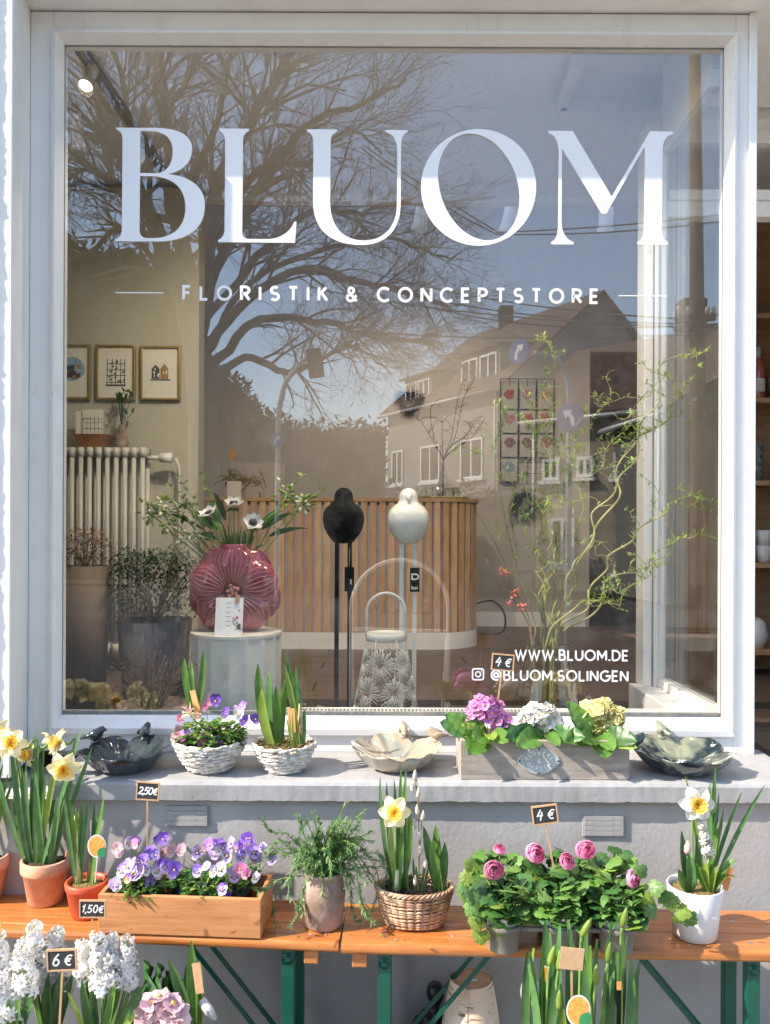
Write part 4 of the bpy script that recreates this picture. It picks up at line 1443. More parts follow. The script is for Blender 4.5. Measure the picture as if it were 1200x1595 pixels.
# ------------------------------------------------------------------ corkscrew willow in a glass vase
WYY = .36
wc = W(855, 1000, WYY)
wv = thing('glass_vase', 'tall tapered smoky glass vase at the right of the display', 'vase', (wc.x, WYY, FZ))
wh = wc.z-FZ
wr0, wr1 = 58/F*(WYY+2.75), 30/F*(WYY+2.75)
M['smoke'] = glassmat('smoke_glass', .10, 2.2, (.80, .76, .70))
MB().lathe([(0, .004), (wr0*.95, .004), (wr0, .02), (wr0*.86, wh*.4), (wr1*1.05, wh*.97), (wr1*1.08, wh)], 40).build('glass', M['smoke'], wv)
wl_ = thing('corkscrew_willow', 'twisted green corkscrew willow branches standing in the glass vase', 'branches', (wc.x, WYY, FZ+.03))
wo = wl_.location.copy()
rw = random.Random(21)
M['willow'] = mat('willow_twig', (.24, .27, .08), .5, .2, 30, c2=(.46, .40, .16))
M['willowleaf'] = mat('willow_leaf', (.24, .38, .07), .45, .2, 30, transl=.35, c2=(.38, .52, .13))
leafs = MB()
def twist_branch(targets, r0, amp=.022, nl=26, mm=None, stubs=5):
    pts = [V((rw.uniform(-.02, .02), rw.uniform(-.02, .02), 0)), V((rw.uniform(-.04, .04), rw.uniform(-.03, .03), wh-.04))]
    for (px, py, dy) in targets:
        pts.append(W(px, py, WYY+dy*.8)-wo)
    sp_ = smooth_path(pts, 16)
    n = len(sp_)
    fa, fb, pa_, pb2 = rw.uniform(2.2, 3.6), rw.uniform(2.0, 3.4), rw.uniform(0, 6), rw.uniform(0, 6)
    Ltot = sum((sp_[i+1]-sp_[i]).length for i in range(n-1))
    s_ = 0
    out = []
    for i, p in enumerate(sp_):
        if i:
            s_ += (sp_[i]-sp_[i-1]).length
        k = min(1, max(0, (s_-wh*.9)/.25))
        out.append(p + V((sin(s_*2*pi*fa*1.9+pa_), sin(s_*2*pi*fb*1.7+pb2), .7*sin(s_*2*pi*fb*1.5+pa_*2)))*amp*k)
    m_ = MB().tube(out, [max(.0012, r0*(1-.85*i/n)) for i in range(n)], 6)
    for _ in range(stubs):
        i = rw.randrange(int(n*.35), n-2)
        d_ = V((rw.uniform(-1, 1), rw.uniform(-.6, .6), rw.uniform(-.3, 1))).normalized()
        L_ = rw.uniform(.05, .20)
        q = [out[i] + d_*L_*k/10 + V((sin(k*1.3+i), cos(k*1.1+i), sin(k*.9+2*i)))*.011*min(1, k/3) for k in range(11)]
        q = [out[i]] + q[1:]
        m_.tube(q, [.0016*(1-.6*k/11) for k in range(11)], 5)
        for k in range(6):
            addleaf(q[rw.randrange(3, 11)])
    m_.build('branch', mm or M['willow'], wl_)
    for _ in range(nl):
        addleaf(out[rw.randrange(int(n*.45), n)])
def addleaf(p):
    for j in range(rw.choice((1, 2, 2, 3))):
        d_ = V((rw.uniform(-1, 1), rw.uniform(-1, 1), rw.uniform(-.4, .9))).normalized()*rw.uniform(.014, .034)
        leafs.ribbon([p, p+d_*.5+V((0, 0, .003)), p+d_], [.0015, .0085, .0008], frame_of(d_)[0], .2, 0 if rw.random() < .6 else 1)
B = [
 [(870, 880, 0), (858, 760, 0), (850, 640, .02), (853, 545, .02), (851, 522, .02)],
 [(900, 890, 0), (935, 790, -.05), (985, 690, -.1), (1010, 640, -.15), (1040, 565, -.2), (1095, 541, -.25)],
 [(900, 880, 0), (960, 770, -.05), (990, 690, 0), (1020, 670, 0), (1050, 620, -.1), (1072, 590, -.12)],
 [(920, 930, -.05), (960, 850, -.05), (1010, 820, -.1), (1050, 775, -.1), (1090, 765, -.12), (1105, 800, -.1)],
 [(925, 950, -.05), (960, 890, -.08), (1005, 885, -.1), (1040, 840, -.1), (1055, 830, -.1)],
 [(880, 960, -.05), (925, 930, -.1), (970, 935, -.12), (990, 910, -.1), (1040, 870, -.1)],
 [(840, 900, 0), (815, 800, 0), (825, 700, 0), (845, 660, .05), (868, 600, .05)],
 [(845, 880, 0), (870, 780, 0), (890, 700, .03), (930, 640, .03), (955, 580, .03)],
 [(835, 930, 0), (800, 860, .0), (800, 780, 0), (770, 680, 0), (788, 640, 0)],
 [(860, 870, .04), (885, 800, .04), (880, 720, .05), (860, 690, .05), (830, 660, .05), (810, 660, .05)],
 [(850, 900, .05), (840, 820, .05), (870, 760, .06), (905, 730, .06), (950, 720, .06)],
 [(875, 930, 0), (905, 860, 0), (900, 790, 0), (930, 720, 0), (985, 650, -.02), (1000, 600, -.02)],
 [(850, 940, 0), (862, 850, 0), (835, 790, 0), (850, 730, 0), (905, 690, 0)],
]
for i, t_ in enumerate(B):
    twist_branch(t_, .0056 if i < 6 else .0046, .017, 48, stubs=8)
stuff(leafs.build('small_leaves', [M['willowleaf'], M['leafy']], wl_))
qb = thing('quince_branch', 'thin brown twig with small coral blossoms left of the willow', 'branches', (wc.x-.03, WYY-.02, FZ+.03))
qo = qb.location.copy()
for t_ in ([(825, 960), (805, 920), (790, 880), (745, 800), (690, 735)], [(835, 970), (800, 860), (782, 780), (768, 700)], [(820, 960), (780, 905), (758, 870)]):
    pts = smooth_path([V((0, 0, 0)), V((-.03, 0, wh-.05))] + [W(x, y, WYY-.02)-qo for x, y in t_], 5)
    MB().tube(pts, [.0035*(1-.7*i/len(pts)) for i in range(len(pts))], 5).build('twig', M['bark'], qb)
fm_ = MB()
for (px, py) in ((782, 887), (789, 890), (805, 921), (800, 925), (815, 945), (795, 938), (812, 940)):
    e = W(px, py, WYY-.03)-qo
    for k in range(5):
        q = e + V((RND.gauss(0, .006), RND.gauss(0, .005), RND.gauss(0, .006)))
        fm_.ell(q, (.006, .005, .006), 6)
fm_.build('blossoms', mat('coral_petal', (.70, .20, .14), .5, .2, 60), qb)

# ------------------------------------------------------------------ shrubs at the left of the display
def tub(px0, px1, py0, Y, m, label, name='planter'):
    a, b_ = W(px0, py0, Y), W(px1, py0, Y)
    r = (b_.x-a.x)/2
    t = thing(name, label, 'planter', ((a.x+b_.x)/2, Y, FZ))
    h = a.z-FZ
    MB().lathe([(0, 0), (r*.78, 0), (r, h), (r*.93, h), (r*.9, h-.03), (0, h-.03)], 28).build('pot', m, t)
    return t, h
M['greypot'] = mat('grey_pot', (.16, .16, .17), .8, .1, 10)
M['browntub'] = mat('brown_tub', (.14, .095, .06), .7, .15, 6)
tA, hA = tub(98, 172, 885, .62, M['browntub'], 'tall brown tub under the red heather, at the left window edge')
tB, hB = tub(185, 300, 968, .72, M['greypot'], 'wide grey pot holding the dark leafy shrub')
def shrub(t, name, label, h, rx, rz, n, mats, cat='shrub', sticks=14, lsz=.02):
    s_ = thing(name, label, cat, t.location + V((0, 0, h-.028)))
    st = MB()
    for k in range(sticks):
        a = RND.uniform(0, 6.28)
        e = V((cos(a)*rx*RND.uniform(.2, .9), sin(a)*rx*.7*RND.uniform(.2, .9), rz*RND.uniform(.6, 1)))
        st.tube(quad_path((0, 0, 0), e*.5+V((0, 0, .04)), e, 6), [.003]*3+[.002]*4, 5)
    st.build('stems', M['bark'], s_)
    lv = MB()
    for k in range(n):
        a = RND.uniform(0, 6.28)
        r = sqrt(RND.random())
        z = rz*(.12+.9*RND.random()**.8)
        p = V((cos(a)*rx*r*(.55+.45*sin(pi*min(1, z/rz))), sin(a)*rx*.7*r, z + RND.gauss(0, .012)))
        d_ = V((RND.uniform(-1, 1), RND.uniform(-1, 1), RND.uniform(-.3, 1))).normalized()*lsz*RND.uniform(.6, 1.3)
        lv.ribbon([p, p+d_*.5, p+d_], [.002, lsz*.5, .001], frame_of(d_)[0], .2, RND.randrange(len(mats)))
    stuff(lv.build('foliage', mats, s_))
    return s_
M['heath'] = mat('heather_red', (.12, .015, .025), .7, .3, 40, c2=(.22, .04, .055))
shrub(tA, 'heather', 'dark red heather in the brown tub by the left window edge', hA, .13, .16, 700, [M['heath'], M['heath'], M['bark']], 'plant', 16, .016)
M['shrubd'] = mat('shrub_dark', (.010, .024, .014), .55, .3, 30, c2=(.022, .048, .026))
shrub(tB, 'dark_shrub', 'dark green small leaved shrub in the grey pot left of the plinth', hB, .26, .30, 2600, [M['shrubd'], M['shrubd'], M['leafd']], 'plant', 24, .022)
dg = thing('dried_grass_pot', 'clay pot of brown dried grasses behind the glass at lower left', 'plant', (W(240, 1050, .3).x, .3, FZ))
MB().lathe([(0, 0), (.10, 0), (.13, .12), (.12, .12), (.11, .1), (0, .1)], 24).build('pot', M['oldpot'], dg)
dm = MB()
for k in range(150):
    a = RND.uniform(0, 6.28)
    e = V((cos(a)*RND.uniform(.03, .17), sin(a)*.1, RND.uniform(.14, .30)))
    pts = quad_path((cos(a)*.03, sin(a)*.03, .1), e*.6+V((0, 0, .06)), e, 5)
    dm.tube(pts, .0009, 3)
    for j in range(4):
        dm.ell(e+V((RND.gauss(0, .006), RND.gauss(0, .006), RND.gauss(0, .01))), (.003, .003, .004), 4)
stuff(dm.build('dried_grass', mat('dried', (.14, .08, .045), .8, .4, 60, c2=(.30, .20, .12)), dg))
# white vent strip on the inner ledge
vg = thing('floor_vent', 'white slotted vent strip along the inner window ledge', 'vent', (W(690, 1105, .05).x, .075, W(690, 1106, .06).z))
boxo('strip', (-.55, -.03, -.02), (.78, .03, 0), M['paint'], vg, .002)
hs = MB().box((-.004, -.012, 0), (.004, .012, .0015)).mesh('slot', [M['greypot']], False)
for k in range(64):
    inst(hs, 'slot', vg, (-.53+k*.0128, -.012, .0001))
struct(boxo('inner_ledge', (gl-.05, .031, FZ), (SXP-.13, .12, vg.location.z-.021), M['paint']))
# ================================================================== ON THE SILL
def ceramic_bird(parent, p, yaw, m, s=1.0, pitch=0.0):
    b_ = MB()
    pts = [(-.052, 0, .018), (-.040, 0, .020), (-.026, 0, .022), (-.014, 0, .024), (0, 0, .027), (.012, 0, .034), (.020, 0, .043), (.027, 0, .045), (.033, 0, .044), (.041, 0, .042)]
    b_.tube(pts, [.006, .0075, .010, .017, .022, .019, .0145, .0135, .007, .001], 14)
    b_.tube([(-.004, 0, .008), (0, 0, -.004)], [.015, .017], 10)
    R_ = Matrix.Translation(V(p)) @ Matrix.Rotation(yaw, 4, 'Z') @ Matrix.Rotation(pitch, 4, 'Y') @ Matrix.Scale(s, 4)
    b_.xform(R_)
    o = b_.build('bird', m, parent)
    for sg in (-1, 1):
        MB().ell((-.008, sg*.0185, .027), (.020, .005, .010), 10).xform(R_).build('wing', m, o)
    return o

def bird_bath(px, pyb, m, label, birds, rot, half_px, hh=.060, tilt=0.0):
    c0 = G(px, pyb, SZ)
    r = half_px/F*(c0.y+2.75+half_px*.0017)
    y = min(c0.y + r*.62, -.075-r*.72)
    y = max(y, -.33+r*.5)
    c0 = V((px-CX, 0, 0))*((y+2.75)/F)
    t = thing('bird_bath', label, 'bird bath', (c0.x, y, SZ), 'ceramic bird baths on the sill')
    n, nr = 120, 18
    b_ = MB()
    def rim(a):
        q = (a-rot)*5/(2*pi) % 1.0
        lobe = abs(sin(pi*q))**.55
        return r*(.84+.16*lobe) * (1+.014*sin(17*a+1)), hh*(.80 + .32*lobe*(1 + .22*sin(a)) + .05*sin(13*a))
    def at(u, v, th=0.0):
        a = 2*pi*u
        R_, H_ = rim(a)
        q = (a-rot)*5/(2*pi) % 1.0
        groove = .010*math.exp(-((min(q, 1-q))/.055)**2)*sin(pi*min(1, v*1.05))
        rr_ = R_*(.30*v + .70*v**.8) if v < 1 else R_
        z = .012 + (H_-.012)*v**1.55 + groove*.7
        return V((rr_*cos(a), rr_*sin(a), z))
    b_.grid(lambda u, v: at(u, v), n, nr)
    def out(u, v):
        a = 2*pi*u
        R_, H_ = rim(a)
        q = (a-rot)*5/(2*pi) % 1.0
        gr = 1 - .035*math.exp(-((min(q, 1-q))/.06)**2)*v
        rr_ = (r*.40 + (R_-r*.40)*v**.62)*gr + (.003 if v >= 1 else 0)
        return V((rr_*cos(a), rr_*sin(a), H_*v**1.25 + (.0035 if v >= 1 else 0)))
    b_.grid(lambda u, v: out(u, 1-v), n, 14)
    b_.grid(lambda u, v: out(u, 1)*(1-v) + at(u, 1)*v, n, 2)
    b_.grid(lambda u, v: V((r*.4*v*cos(2*pi*u), r*.4*v*sin(2*pi*u), .0005)), n, 1)
    b_.build('bowl', m, t, fix=True)
    cm_ = MB().lathe([(0, .030), (r*.16, .029), (r*.22, .024), (r*.25, .014)], 26, rf=lambda a, q: 1+.05*sin(a*5))
    cm_.build('flower_centre', m, t)
    boxo('price_sticker', (-.010, -.006-r*.03, .0305), (.008, .004-r*.03, .0312), M['vinyl'], t)
    for (ang, yaw, s_) in birds:
        R_, H_ = rim(ang)
        ceramic_bird(t, (R_*cos(ang)*.99, R_*sin(ang)*.99, H_-.004), yaw, m, s_)
    return t
bird_bath(196, 1214, M['glazeblue'], 'dark blue glazed flower shaped bird bath at the left end of the sill', [(radians(150), radians(15), .85), (radians(78), radians(78), .82)], radians(100), 66)
bird_bath(620, 1208, M['glazebeige'], 'beige and grey glazed flower shaped bird bath in the middle of the sill', [(radians(80), radians(95), .82), (radians(28), radians(190), .85)], radians(60), 70)
bird_bath(1064, 1210, M['glazegreen'], 'dark green and beige glazed bird bath at the right end of the sill', [(radians(150), radians(0), .8), (radians(95), radians(110), .85)], radians(75), 76)

def clump(mb, c, rx, ry, h, n, size, nm=1, rr=RND, up=.3, shape='dome', wfac=.55):
    c = V(c)
    for _ in range(n):
        a = rr.uniform(0, 2*pi)
        q = sqrt(rr.random())
        z = h*rr.random()**.7*sqrt(max(0, 1-q*q*.75))
        p = c + V((cos(a)*rx*q, sin(a)*ry*q, z))
        d_ = V((cos(a)*(.4+q)+rr.uniform(-.7, .7), sin(a)*(.4+q)+rr.uniform(-.7, .7), up+rr.uniform(-.5, .7))).normalized()
        L_ = size*rr.uniform(.6, 1.3)
        mb.ribbon([p, p+d_*L_*.35, p+d_*L_*.7+V((0, 0, -.05*L_)), p+d_*L_ - V((0, 0, L_*.2))], [L_*.1, L_*wfac, L_*wfac*.9, L_*.05], frame_of(d_)[0]+V((rr.uniform(-.3, .3), rr.uniform(-.3, .3), 0)), .25, rr.randrange(nm))
    return mb

def viola(top, low, eye=None):
    mb = MB()
    rr = random.Random(hash(top) % 97)
    # two upper petals behind, two side, one wide lower with a yellow eye
    for ang, L_, w_, lf, m_ in ((radians(62), .017, .019, .12, 0), (radians(118), .017, .019, .12, 0), (radians(12), .014, .015, .3, 1), (radians(168), .014, .015, .3, 1), (radians(-90), .016, .021, .22, 1)):
        petal(mb, ang, L_, w_, lf, .05, m_, 4, .0012, rr=rr)
    mb.ell((0, -.002, .0035), (.0026, .0030, .0016), 6, 2)
    if eye:
        for a in (-90, 200, -20):
            mb.ell((cos(radians(a))*.006, sin(radians(a))*.006, .0032), (.0019, .0019, .0007), 6, 3)
    return mb.mesh('flower', [M[top], M[low], M['yellow'], M['petaldark']])
VI = {'vl': viola('violet', 'lilac', 1), 'vv': viola('violet', 'violet'), 'pl': viola('purple', 'violet'), 'll': viola('lilac', 'lilac', 1), 'pp': viola('palepink', 'palepink'), 'mg': viola('magenta', 'pink', 1), 'lw': viola('lilac', 'white', 1), 'pk': viola('pink', 'pink'), 'po': viola('violet', 'peach')}

def put_flowers(par, spots, Y, lean=(0, -1, .35), sc=1.0, base=None, jit=.25):
    o = par.location
    for (px, py, kind) in spots:
        dy = RND.uniform(-.02, .02)
        e = W(px, py, Y + dy) - o
        n = V(lean) + V((RND.uniform(-jit, jit)*3.4, RND.uniform(-jit, jit), RND.uniform(-jit, jit)*2.6))
        f = inst(VI[kind], 'flower', par, e, orient(n) @ Matrix.Rotation(RND.uniform(-.6, .6), 3, 'Z'), sc*RND.uniform(.72, 1.2))
        b0 = V((e.x*.55, e.y*.5, e.z-.045)) if base is None else V(base)
        MB().tube(quad_path(b0, V((e.x, e.y+.01, e.z+.004)), e, 4), .0008, 4).build('stem', M['stem'], par)

def strap(par, base, tip, w, bend=(0, 0, 0), m=None, side=None, name='leaf', fold=.35, twist=0.0, blunt=False):
    base, tip = V(base), V(tip)
    pts = quad_path(base, (base+tip)/2+V(bend), tip, 10)
    prof = [.72, .8, .88, .95, 1, 1, .98, .92, .78, .52, .10 if not blunt else .3]
    sd = V(side) if side else V((1, 0, 0))
    if twist:
        d_ = (tip-base).normalized()
        sd = [Matrix.Rotation(twist*i/10, 3, d_) @ sd for i in range(11)]
    return MB().ribbon(pts, [w*q for q in prof], sd, fold).build(name, m or M['leafb'], par)

# ---- whitewashed wicker bowls
def wicker_bowl(t, r, h, m, seedn, rimz=.008, ry=None):
    rr = random.Random(seedn)
    ry = ry or r
    def rad(v):
        return .52+.48*min(1, v*1.12)**.62
    b_ = MB()
    b_.lathe([(0, .002), (r*.5, .002)] + [(r*rad(v)*.955, .004+(h-.006)*v) for v in [i/8 for i in range(9)]] + [(r*.93, h-.02), (r*.5, .02)], 36, rf=lambda a, q: 1)
    b_.xform(Matrix.Diagonal(V((1, ry/r, 1, 1))))
    body = b_.build('lining', m, t)
    w_ = MB()
    rows = 13
    for i in range(rows):
        v = (i+.5)/rows
        n_ = 60
        for k in range(3):
            a0 = rr.uniform(0, 6.28)
            span = rr.uniform(2.0, 3.6)
            ph_ = rr.uniform(0, 6)
            pts = []
            for j in range(26):
                a = a0 + span*j/25
                vv = v + rr.uniform(-.012, .012) + .03*sin(a*3+ph_)
                q = r*rad(max(0, vv)) + .0025*sin(a*12+ph_+i*pi)
                pts.append((q*cos(a), q*sin(a)*ry/r, max(.005, .004+h*vv)))
            w_.tube(pts, rr.uniform(.0026, .0042), 5)
    for k in range(6):
        a0 = rr.uniform(0, 6.28)
        pts = [((r*1.0+rr.uniform(-.004, .004))*cos(a0+2.6*j/20), (r+rr.uniform(-.004, .004))*sin(a0+2.6*j/20)*ry/r, h+rr.uniform(-.005, .006)) for j in range(21)]
        w_.tube(pts, .0045, 5)
    w_.build('weave', m, t)
    return body
SR = .107
wp = G(330, 1203, SZ)
wb = thing('planted_bowl', 'whitewashed wicker bowl with pink and purple violas and one tagged sprout', 'planted bowl', (W(330, 1180, -.22).x, -.215, SZ), 'whitewashed wicker bowls')
wicker_bowl(wb, SR, .088, M['whitewicker'], 3)
MB().lathe([(SR*.92, .07), (SR*.6, .078), (0, .082)], 24).build('soil', M['soil'], wb)
fo = clump(MB(), (0.0, 0, .072), .098, .085, .075, 420, .026, 3)
stuff(fo.build('foliage', [M['leaf'], M['leafd'], M['leafy']], wb))
put_flowers(wb, [(283, 1122, 'pk'), (296, 1108, 'pk'), (279, 1140, 'pp'), (286, 1150, 'pk'), (322, 1103, 'pk'), (330, 1096, 'pk'), (295, 1145, 'vl'), (318, 1165, 'pk'), (316, 1154, 'pk'), (275, 1152, 'pp'), (338, 1093, 'pl'), (352, 1117, 'vl'), (355, 1110, 'vv'), (372, 1108, 'll'), (381, 1103, 'vl'), (384, 1125, 'vv'), (400, 1122, 'vv'), (345, 1158, 'vv'), (330, 1140, 'pp'), (288, 1162, 'po'), (312, 1118, 'pp'), (375, 1113, 'lw')], -.255, sc=1.08)
sp0 = W(306, 1112, -.23)-wb.location
for (tx, ty, dx) in ((289, 1027, -.02), (300, 1034, -.01), (319, 1014, .02), (297, 1050, 0)):
    e = W(tx, ty, -.23)-wb.location
    strap(wb, sp0+V((dx*.3, 0, 0)), e, .020, (dx*.6, 0, 0), M['leaf'])
mb = MB()
mb.bar(W(302, 1078, -.245)-wb.location, W(311, 1112, -.25)-wb.location, .017, .0012, up=(0, 1, .2))
mb.build('paper_tag', mat('orange_tag', (.72, .36, .13), .7, .08, 40), wb, smooth=False)
pl2 = clump(MB(), W(298, 1120, -.25)-wb.location, .02, .015, .03, 14, .03, 1)
pl2.build('pale_leaves', M['cream'], wb)

wb2 = thing('planted_bowl', 'whitewashed wicker bowl with green tulip leaves growing from moss', 'planted bowl', (W(447, 1180, -.22).x, -.222, SZ), 'whitewashed wicker bowls')
wicker_bowl(wb2, .093, .082, M['whitewicker'], 8)
ms = MB().lathe([(.088, .066), (.06, .078), (0, .084)], 30)
rr = random.Random(5)
for k in range(260):
    a, q = rr.uniform(0, 6.28), sqrt(rr.random())*.08
    p = V((q*cos(a), q*sin(a), .076+rr.uniform(0, .012)))
    ms.tube([p, p+V((rr.uniform(-.014, .014), rr.uniform(-.014, .014), rr.uniform(-.003, .012)))], .0014, 4)
ms.build('moss', M['moss'], wb2)
o2 = wb2.location
for (bx, tx, ty, w_, dy, bn, mm) in ((426, 404, 1036, .030, 0, (-.02, 0, 0), 'leaf'), (428, 421, 1047, .026, .02, (0, 0, 0), 'leafb'), (430, 410, 1075, .030, -.03, (-.02, 0, -.01), 'leafy'), (434, 455, 1044, .024, .01, (-.015, 0, .02), 'leaf'), (440, 446, 1060, .022, .03, (0, 0, 0), 'leafb'), (437, 432, 1070, .026, -.02, (0, 0, 0), 'leaf'),
                                (466, 447, 1020, .020, .02, (.01, 0, 0), 'leafb'), (466, 463, 1040, .022, .03, (.012, 0, 0), 'leafb'), (468, 445, 1037, .018, -.01, (.01, 0, 0), 'leafy'), (458, 454, 1112, .006, -.06, (0, 0, 0), 'leafy'), (461, 458, 1108, .006, -.06, (0, 0, 0), 'leafy'), (463, 470, 1115, .006, -.055, (0, 0, 0), 'leafy'), (460, 449, 1118, .006, -.06, (0, 0, 0), 'leafy'), (475, 477, 1105, .016, 0, (0, 0, 0), 'leafb')):
    base = W(bx, 1146, -.235+dy*.5)-o2
    base.z = .07
    strap(wb2, base, W(tx, ty, -.235+dy)-o2, w_, bn, M[mm], side=(1, RND.uniform(-.5, .5), 0))
MB().bar(W(458, 1142, -.27)-o2, W(456, 1105, -.268)-o2, .022, .0012, up=(0, 1, .2)).build('paper_tag', bpy.data.materials['orange_tag'], wb2, smooth=False)
MB().tube([W(473, 1146, -.25)-o2, W(470, 1120, -.25)-o2, W(469, 1097, -.25)-o2], [.004, .008, .002], 6).build('dry_leaf', mat('dry_leaf', (.45, .32, .18), .8, .3, 60), wb2)

# ---- chalkboard price tags
def price_tag(px0, px1, py0, py1, Y, foot_py, text, label, foot_px=None, roll=0.0, yaw=0.0, th=.5, foot_y=0.0, kraft=False):
    a, b_ = W(px0, py1, Y), W(px1, py0, Y)
    w, h = b_.x-a.x, b_.z-a.z
    cx_, zc = (a.x+b_.x)/2, (a.z+b_.z)/2
    f = W(foot_px if foot_px is not None else (px0+px1)/2, foot_py, Y+foot_y)
    t = thing('price_tag', label, 'price tag', f, 'price tags')
    c = V((cx_, Y, zc)) - f
    R_ = Matrix.Translation(c) @ Matrix.Rotation(roll, 4, 'Y') @ Matrix.Rotation(yaw, 4, 'Z')
    if kraft:
        bo = MB().box((-w/2, -.0012, -h/2), (w/2, .0012, h/2), 0, R_).build('card', M['kraft'], t, smooth=False)
    else:
        bo = MB().box((-w/2+.001, -.001, -h/2+.001), (w/2-.001, .0012, h/2-.001), 0, R_).build('board', M['chalkboard'], t, smooth=False)
        MB().box((-w/2+.001, .00125, -h/2+.001), (w/2-.001, .003, h/2-.001), 0, R_).build('back', M['tagwood'], t, smooth=False)
        fr_ = MB()
        e = min(w, h)*.075
        fr_.box((-w/2, -.0025, -h/2), (w/2, .0032, -h/2+e), 0, R_).box((-w/2, -.0025, h/2-e), (w/2, .0032, h/2), 0, R_)
        fr_.box((-w/2, -.0025, -h/2+e), (-w/2+e, .0032, h/2-e), 0, R_).box((w/2-e, -.0025, -h/2+e), (w/2, .0032, h/2-e), 0, R_)
        fr_.build('frame', M['tagwood'], t, smooth=False)
        cap = h*th
        nat = sum(GL[q][0] for q in text)*cap
        wd = min(w*.80, nat*1.45)
        lettering(text, lambda u, v, l: R_ @ V((-wd/2+u, -.0014-l, -cap*.45+v)), cap, wd, h*.075, slant=.18).build('price', M['chalk'], bo, smooth=False)
    pt_ = R_ @ V((0, 0, -h/2+.004))
    MB().bar((0, 0, 0), pt_ if not kraft else R_ @ V((0, .003, 0)), .0042, .0028, up=(0, 1, 0)).build('stick', M['tagwood'], t, smooth=False)
    return t
price_tag(768, 803, 1017, 1043, -.24, 1105, '4€', 'chalkboard tag priced 4 euros stuck among the primroses in the grey box', foot_px=776, roll=.08)

# ---- grey wooden box with primroses
bx0, bx1 = G(721, 1213, SZ), G(985, 1213, SZ)
bf = (bx0.y+bx1.y)/2
bxw, bxh = bx1.x-bx0.x, W(721, 1152, bf).z-SZ
bd_ = .155
gb_ = thing('planter_box', 'long greywashed wooden planter box with an oval metal plate on the sill', 'planter box', ((bx0.x+bx1.x)/2, bf, SZ))
w2 = bxw/2
for nm, a_, b__ in (('board', (-w2, 0, .001), (w2, .012, bxh)), ('board', (-w2, bd_-.012, .001), (w2, bd_, bxh)), ('board', (-w2, .0121, .001), (-w2+.012, bd_-.0121, bxh)), ('board', (w2-.012, .0121, .001), (w2, bd_-.0121, bxh)), ('bottom', (-w2+.0121, .0121, .001), (w2-.0121, bd_-.0121, .012))):
    boxo(nm, a_, b__, M['boxgrey'], gb_, .0015)
pc = W(843, 1183, bf)-gb_.location
pa_, pb__ = 32/F*(bf+2.75), 20.5/F*(bf+2.75)
def oval(t_, k=1.0):
    a = 2*pi*t_
    q = k*(1+.05*cos(4*a))
    return pc.x+pa_*q*cos(a), pc.z+pb__*q*sin(a)
plm = MB()
N_ = 64
ring = [[V((*oval(i/N_, k),)) for i in range(N_)] for k in (1, .97, .90, .87, .0)]
ys = [-.0002, -.0032, -.0032, -.0022, -.0022]
vs = [V((p.x, ys[j], p.y)) for j, rg in enumerate(ring) for p in rg]
plm.add(vs, [(j*N_+i, j*N_+(i+1) % N_, (j+1)*N_+(i+1) % N_, (j+1)*N_+i) for j in range(4) for i in range(N_)])
pm_ = plm.build('plate', M['zinc'], gb_)
lp_ = MB()
def archtext(text, a0, a1, rad, cap, flip=False):
    for i, ch in enumerate(text):
        a = radians(a0+(a1-a0)*i/(len(text)-1))
        cx_, cz_ = pc.x+pa_*rad*cos(a), pc.z+pb__*rad*1.0*sin(a)
        tx = V((sin(a), -cos(a))) if not flip else V((-sin(a), cos(a)))
        up_ = V((cos(a), sin(a))) if not flip else V((-cos(a), -sin(a)))
        w, st = GL[ch]
        for j, q in enumerate(st):
            lp_.stroke([(u-w/2, v-.5) for u, v in q], .22, lambda u, v: V((cx_+tx.x*u*cap+up_.x*v*cap, -.0034-.00012*j, cz_+tx.y*u*cap+up_.y*v*cap)))
archtext('FLOWERS', 160, 20, .62, .0095)
archtext('GARDEN', 210, 330, .55, .0095, True)
lettering('&', lambda u, v, l: V((pc.x-.004+u, -.0034-l, pc.z-.005+v)), .010, .008, .0018, lp_)
for i in range(44):
    q = oval(i/44, .80)
    lp_.box((q[0]-.0009, -.0036, q[1]-.0009), (q[0]+.0009, -.0022, q[1]+.0009))
lp_.build('embossed_lettering', mat('zinc_lit_relief', (.85, .86, .86), .45, .05, 40), pm_, smooth=False)  # paler than the plate: light on the raised letters put into colour
sc_ = MB()
for k in range(4):
    q = oval(k/4, .9)
    sc_.ell((q[0], -.003, q[1]), (.0028, .002, .0028), 8)
sc_.build('screws', M['black'], pm_)

def crinkle_leaf(nu=8, nv=6):
    mb = MB()
    def at(u, v):
        w = .5*(sin(pi*min(1, .06+u*.94))**.6)*.55
        t_ = (v-.5)*2
        z = .10*abs(t_)*w*2 - .35*u*u*.55 + .018*sin(u*34)*abs(t_) + .02*sin(v*30+u*8)*abs(t_)
        return V((t_*w, u, z))
    mb.grid(at, nu*2, nv)
    return mb
CRL = {k: crinkle_leaf().mesh('leaf', [M[k]]) for k in ('leaf', 'leafy', 'leafd')}
def floret(col, dbl=False):
    mb = MB()
    rr = random.Random(3)
    for k in range(5):
        petal(mb, 2*pi*k/5, .0125, .0145, .25, .05, 0, 4, .0015, rr=rr)
    if dbl:
        for k in range(5):
            petal(mb, 2*pi*k/5+.6, .009, .011, .75, .08, 0, 4, .001, rr=rr)
    mb.ell((0, 0, .0025), (.0028, .0028, .0015), 6, 1)
    return mb.mesh('flower', [M[col], M['yellow']])
FLO = {'magenta': floret('magenta'), 'white': floret('white'), 'paleyellow': floret('paleyellow', True), 'pink': floret('pink'), 'palepink': floret('palepink')}
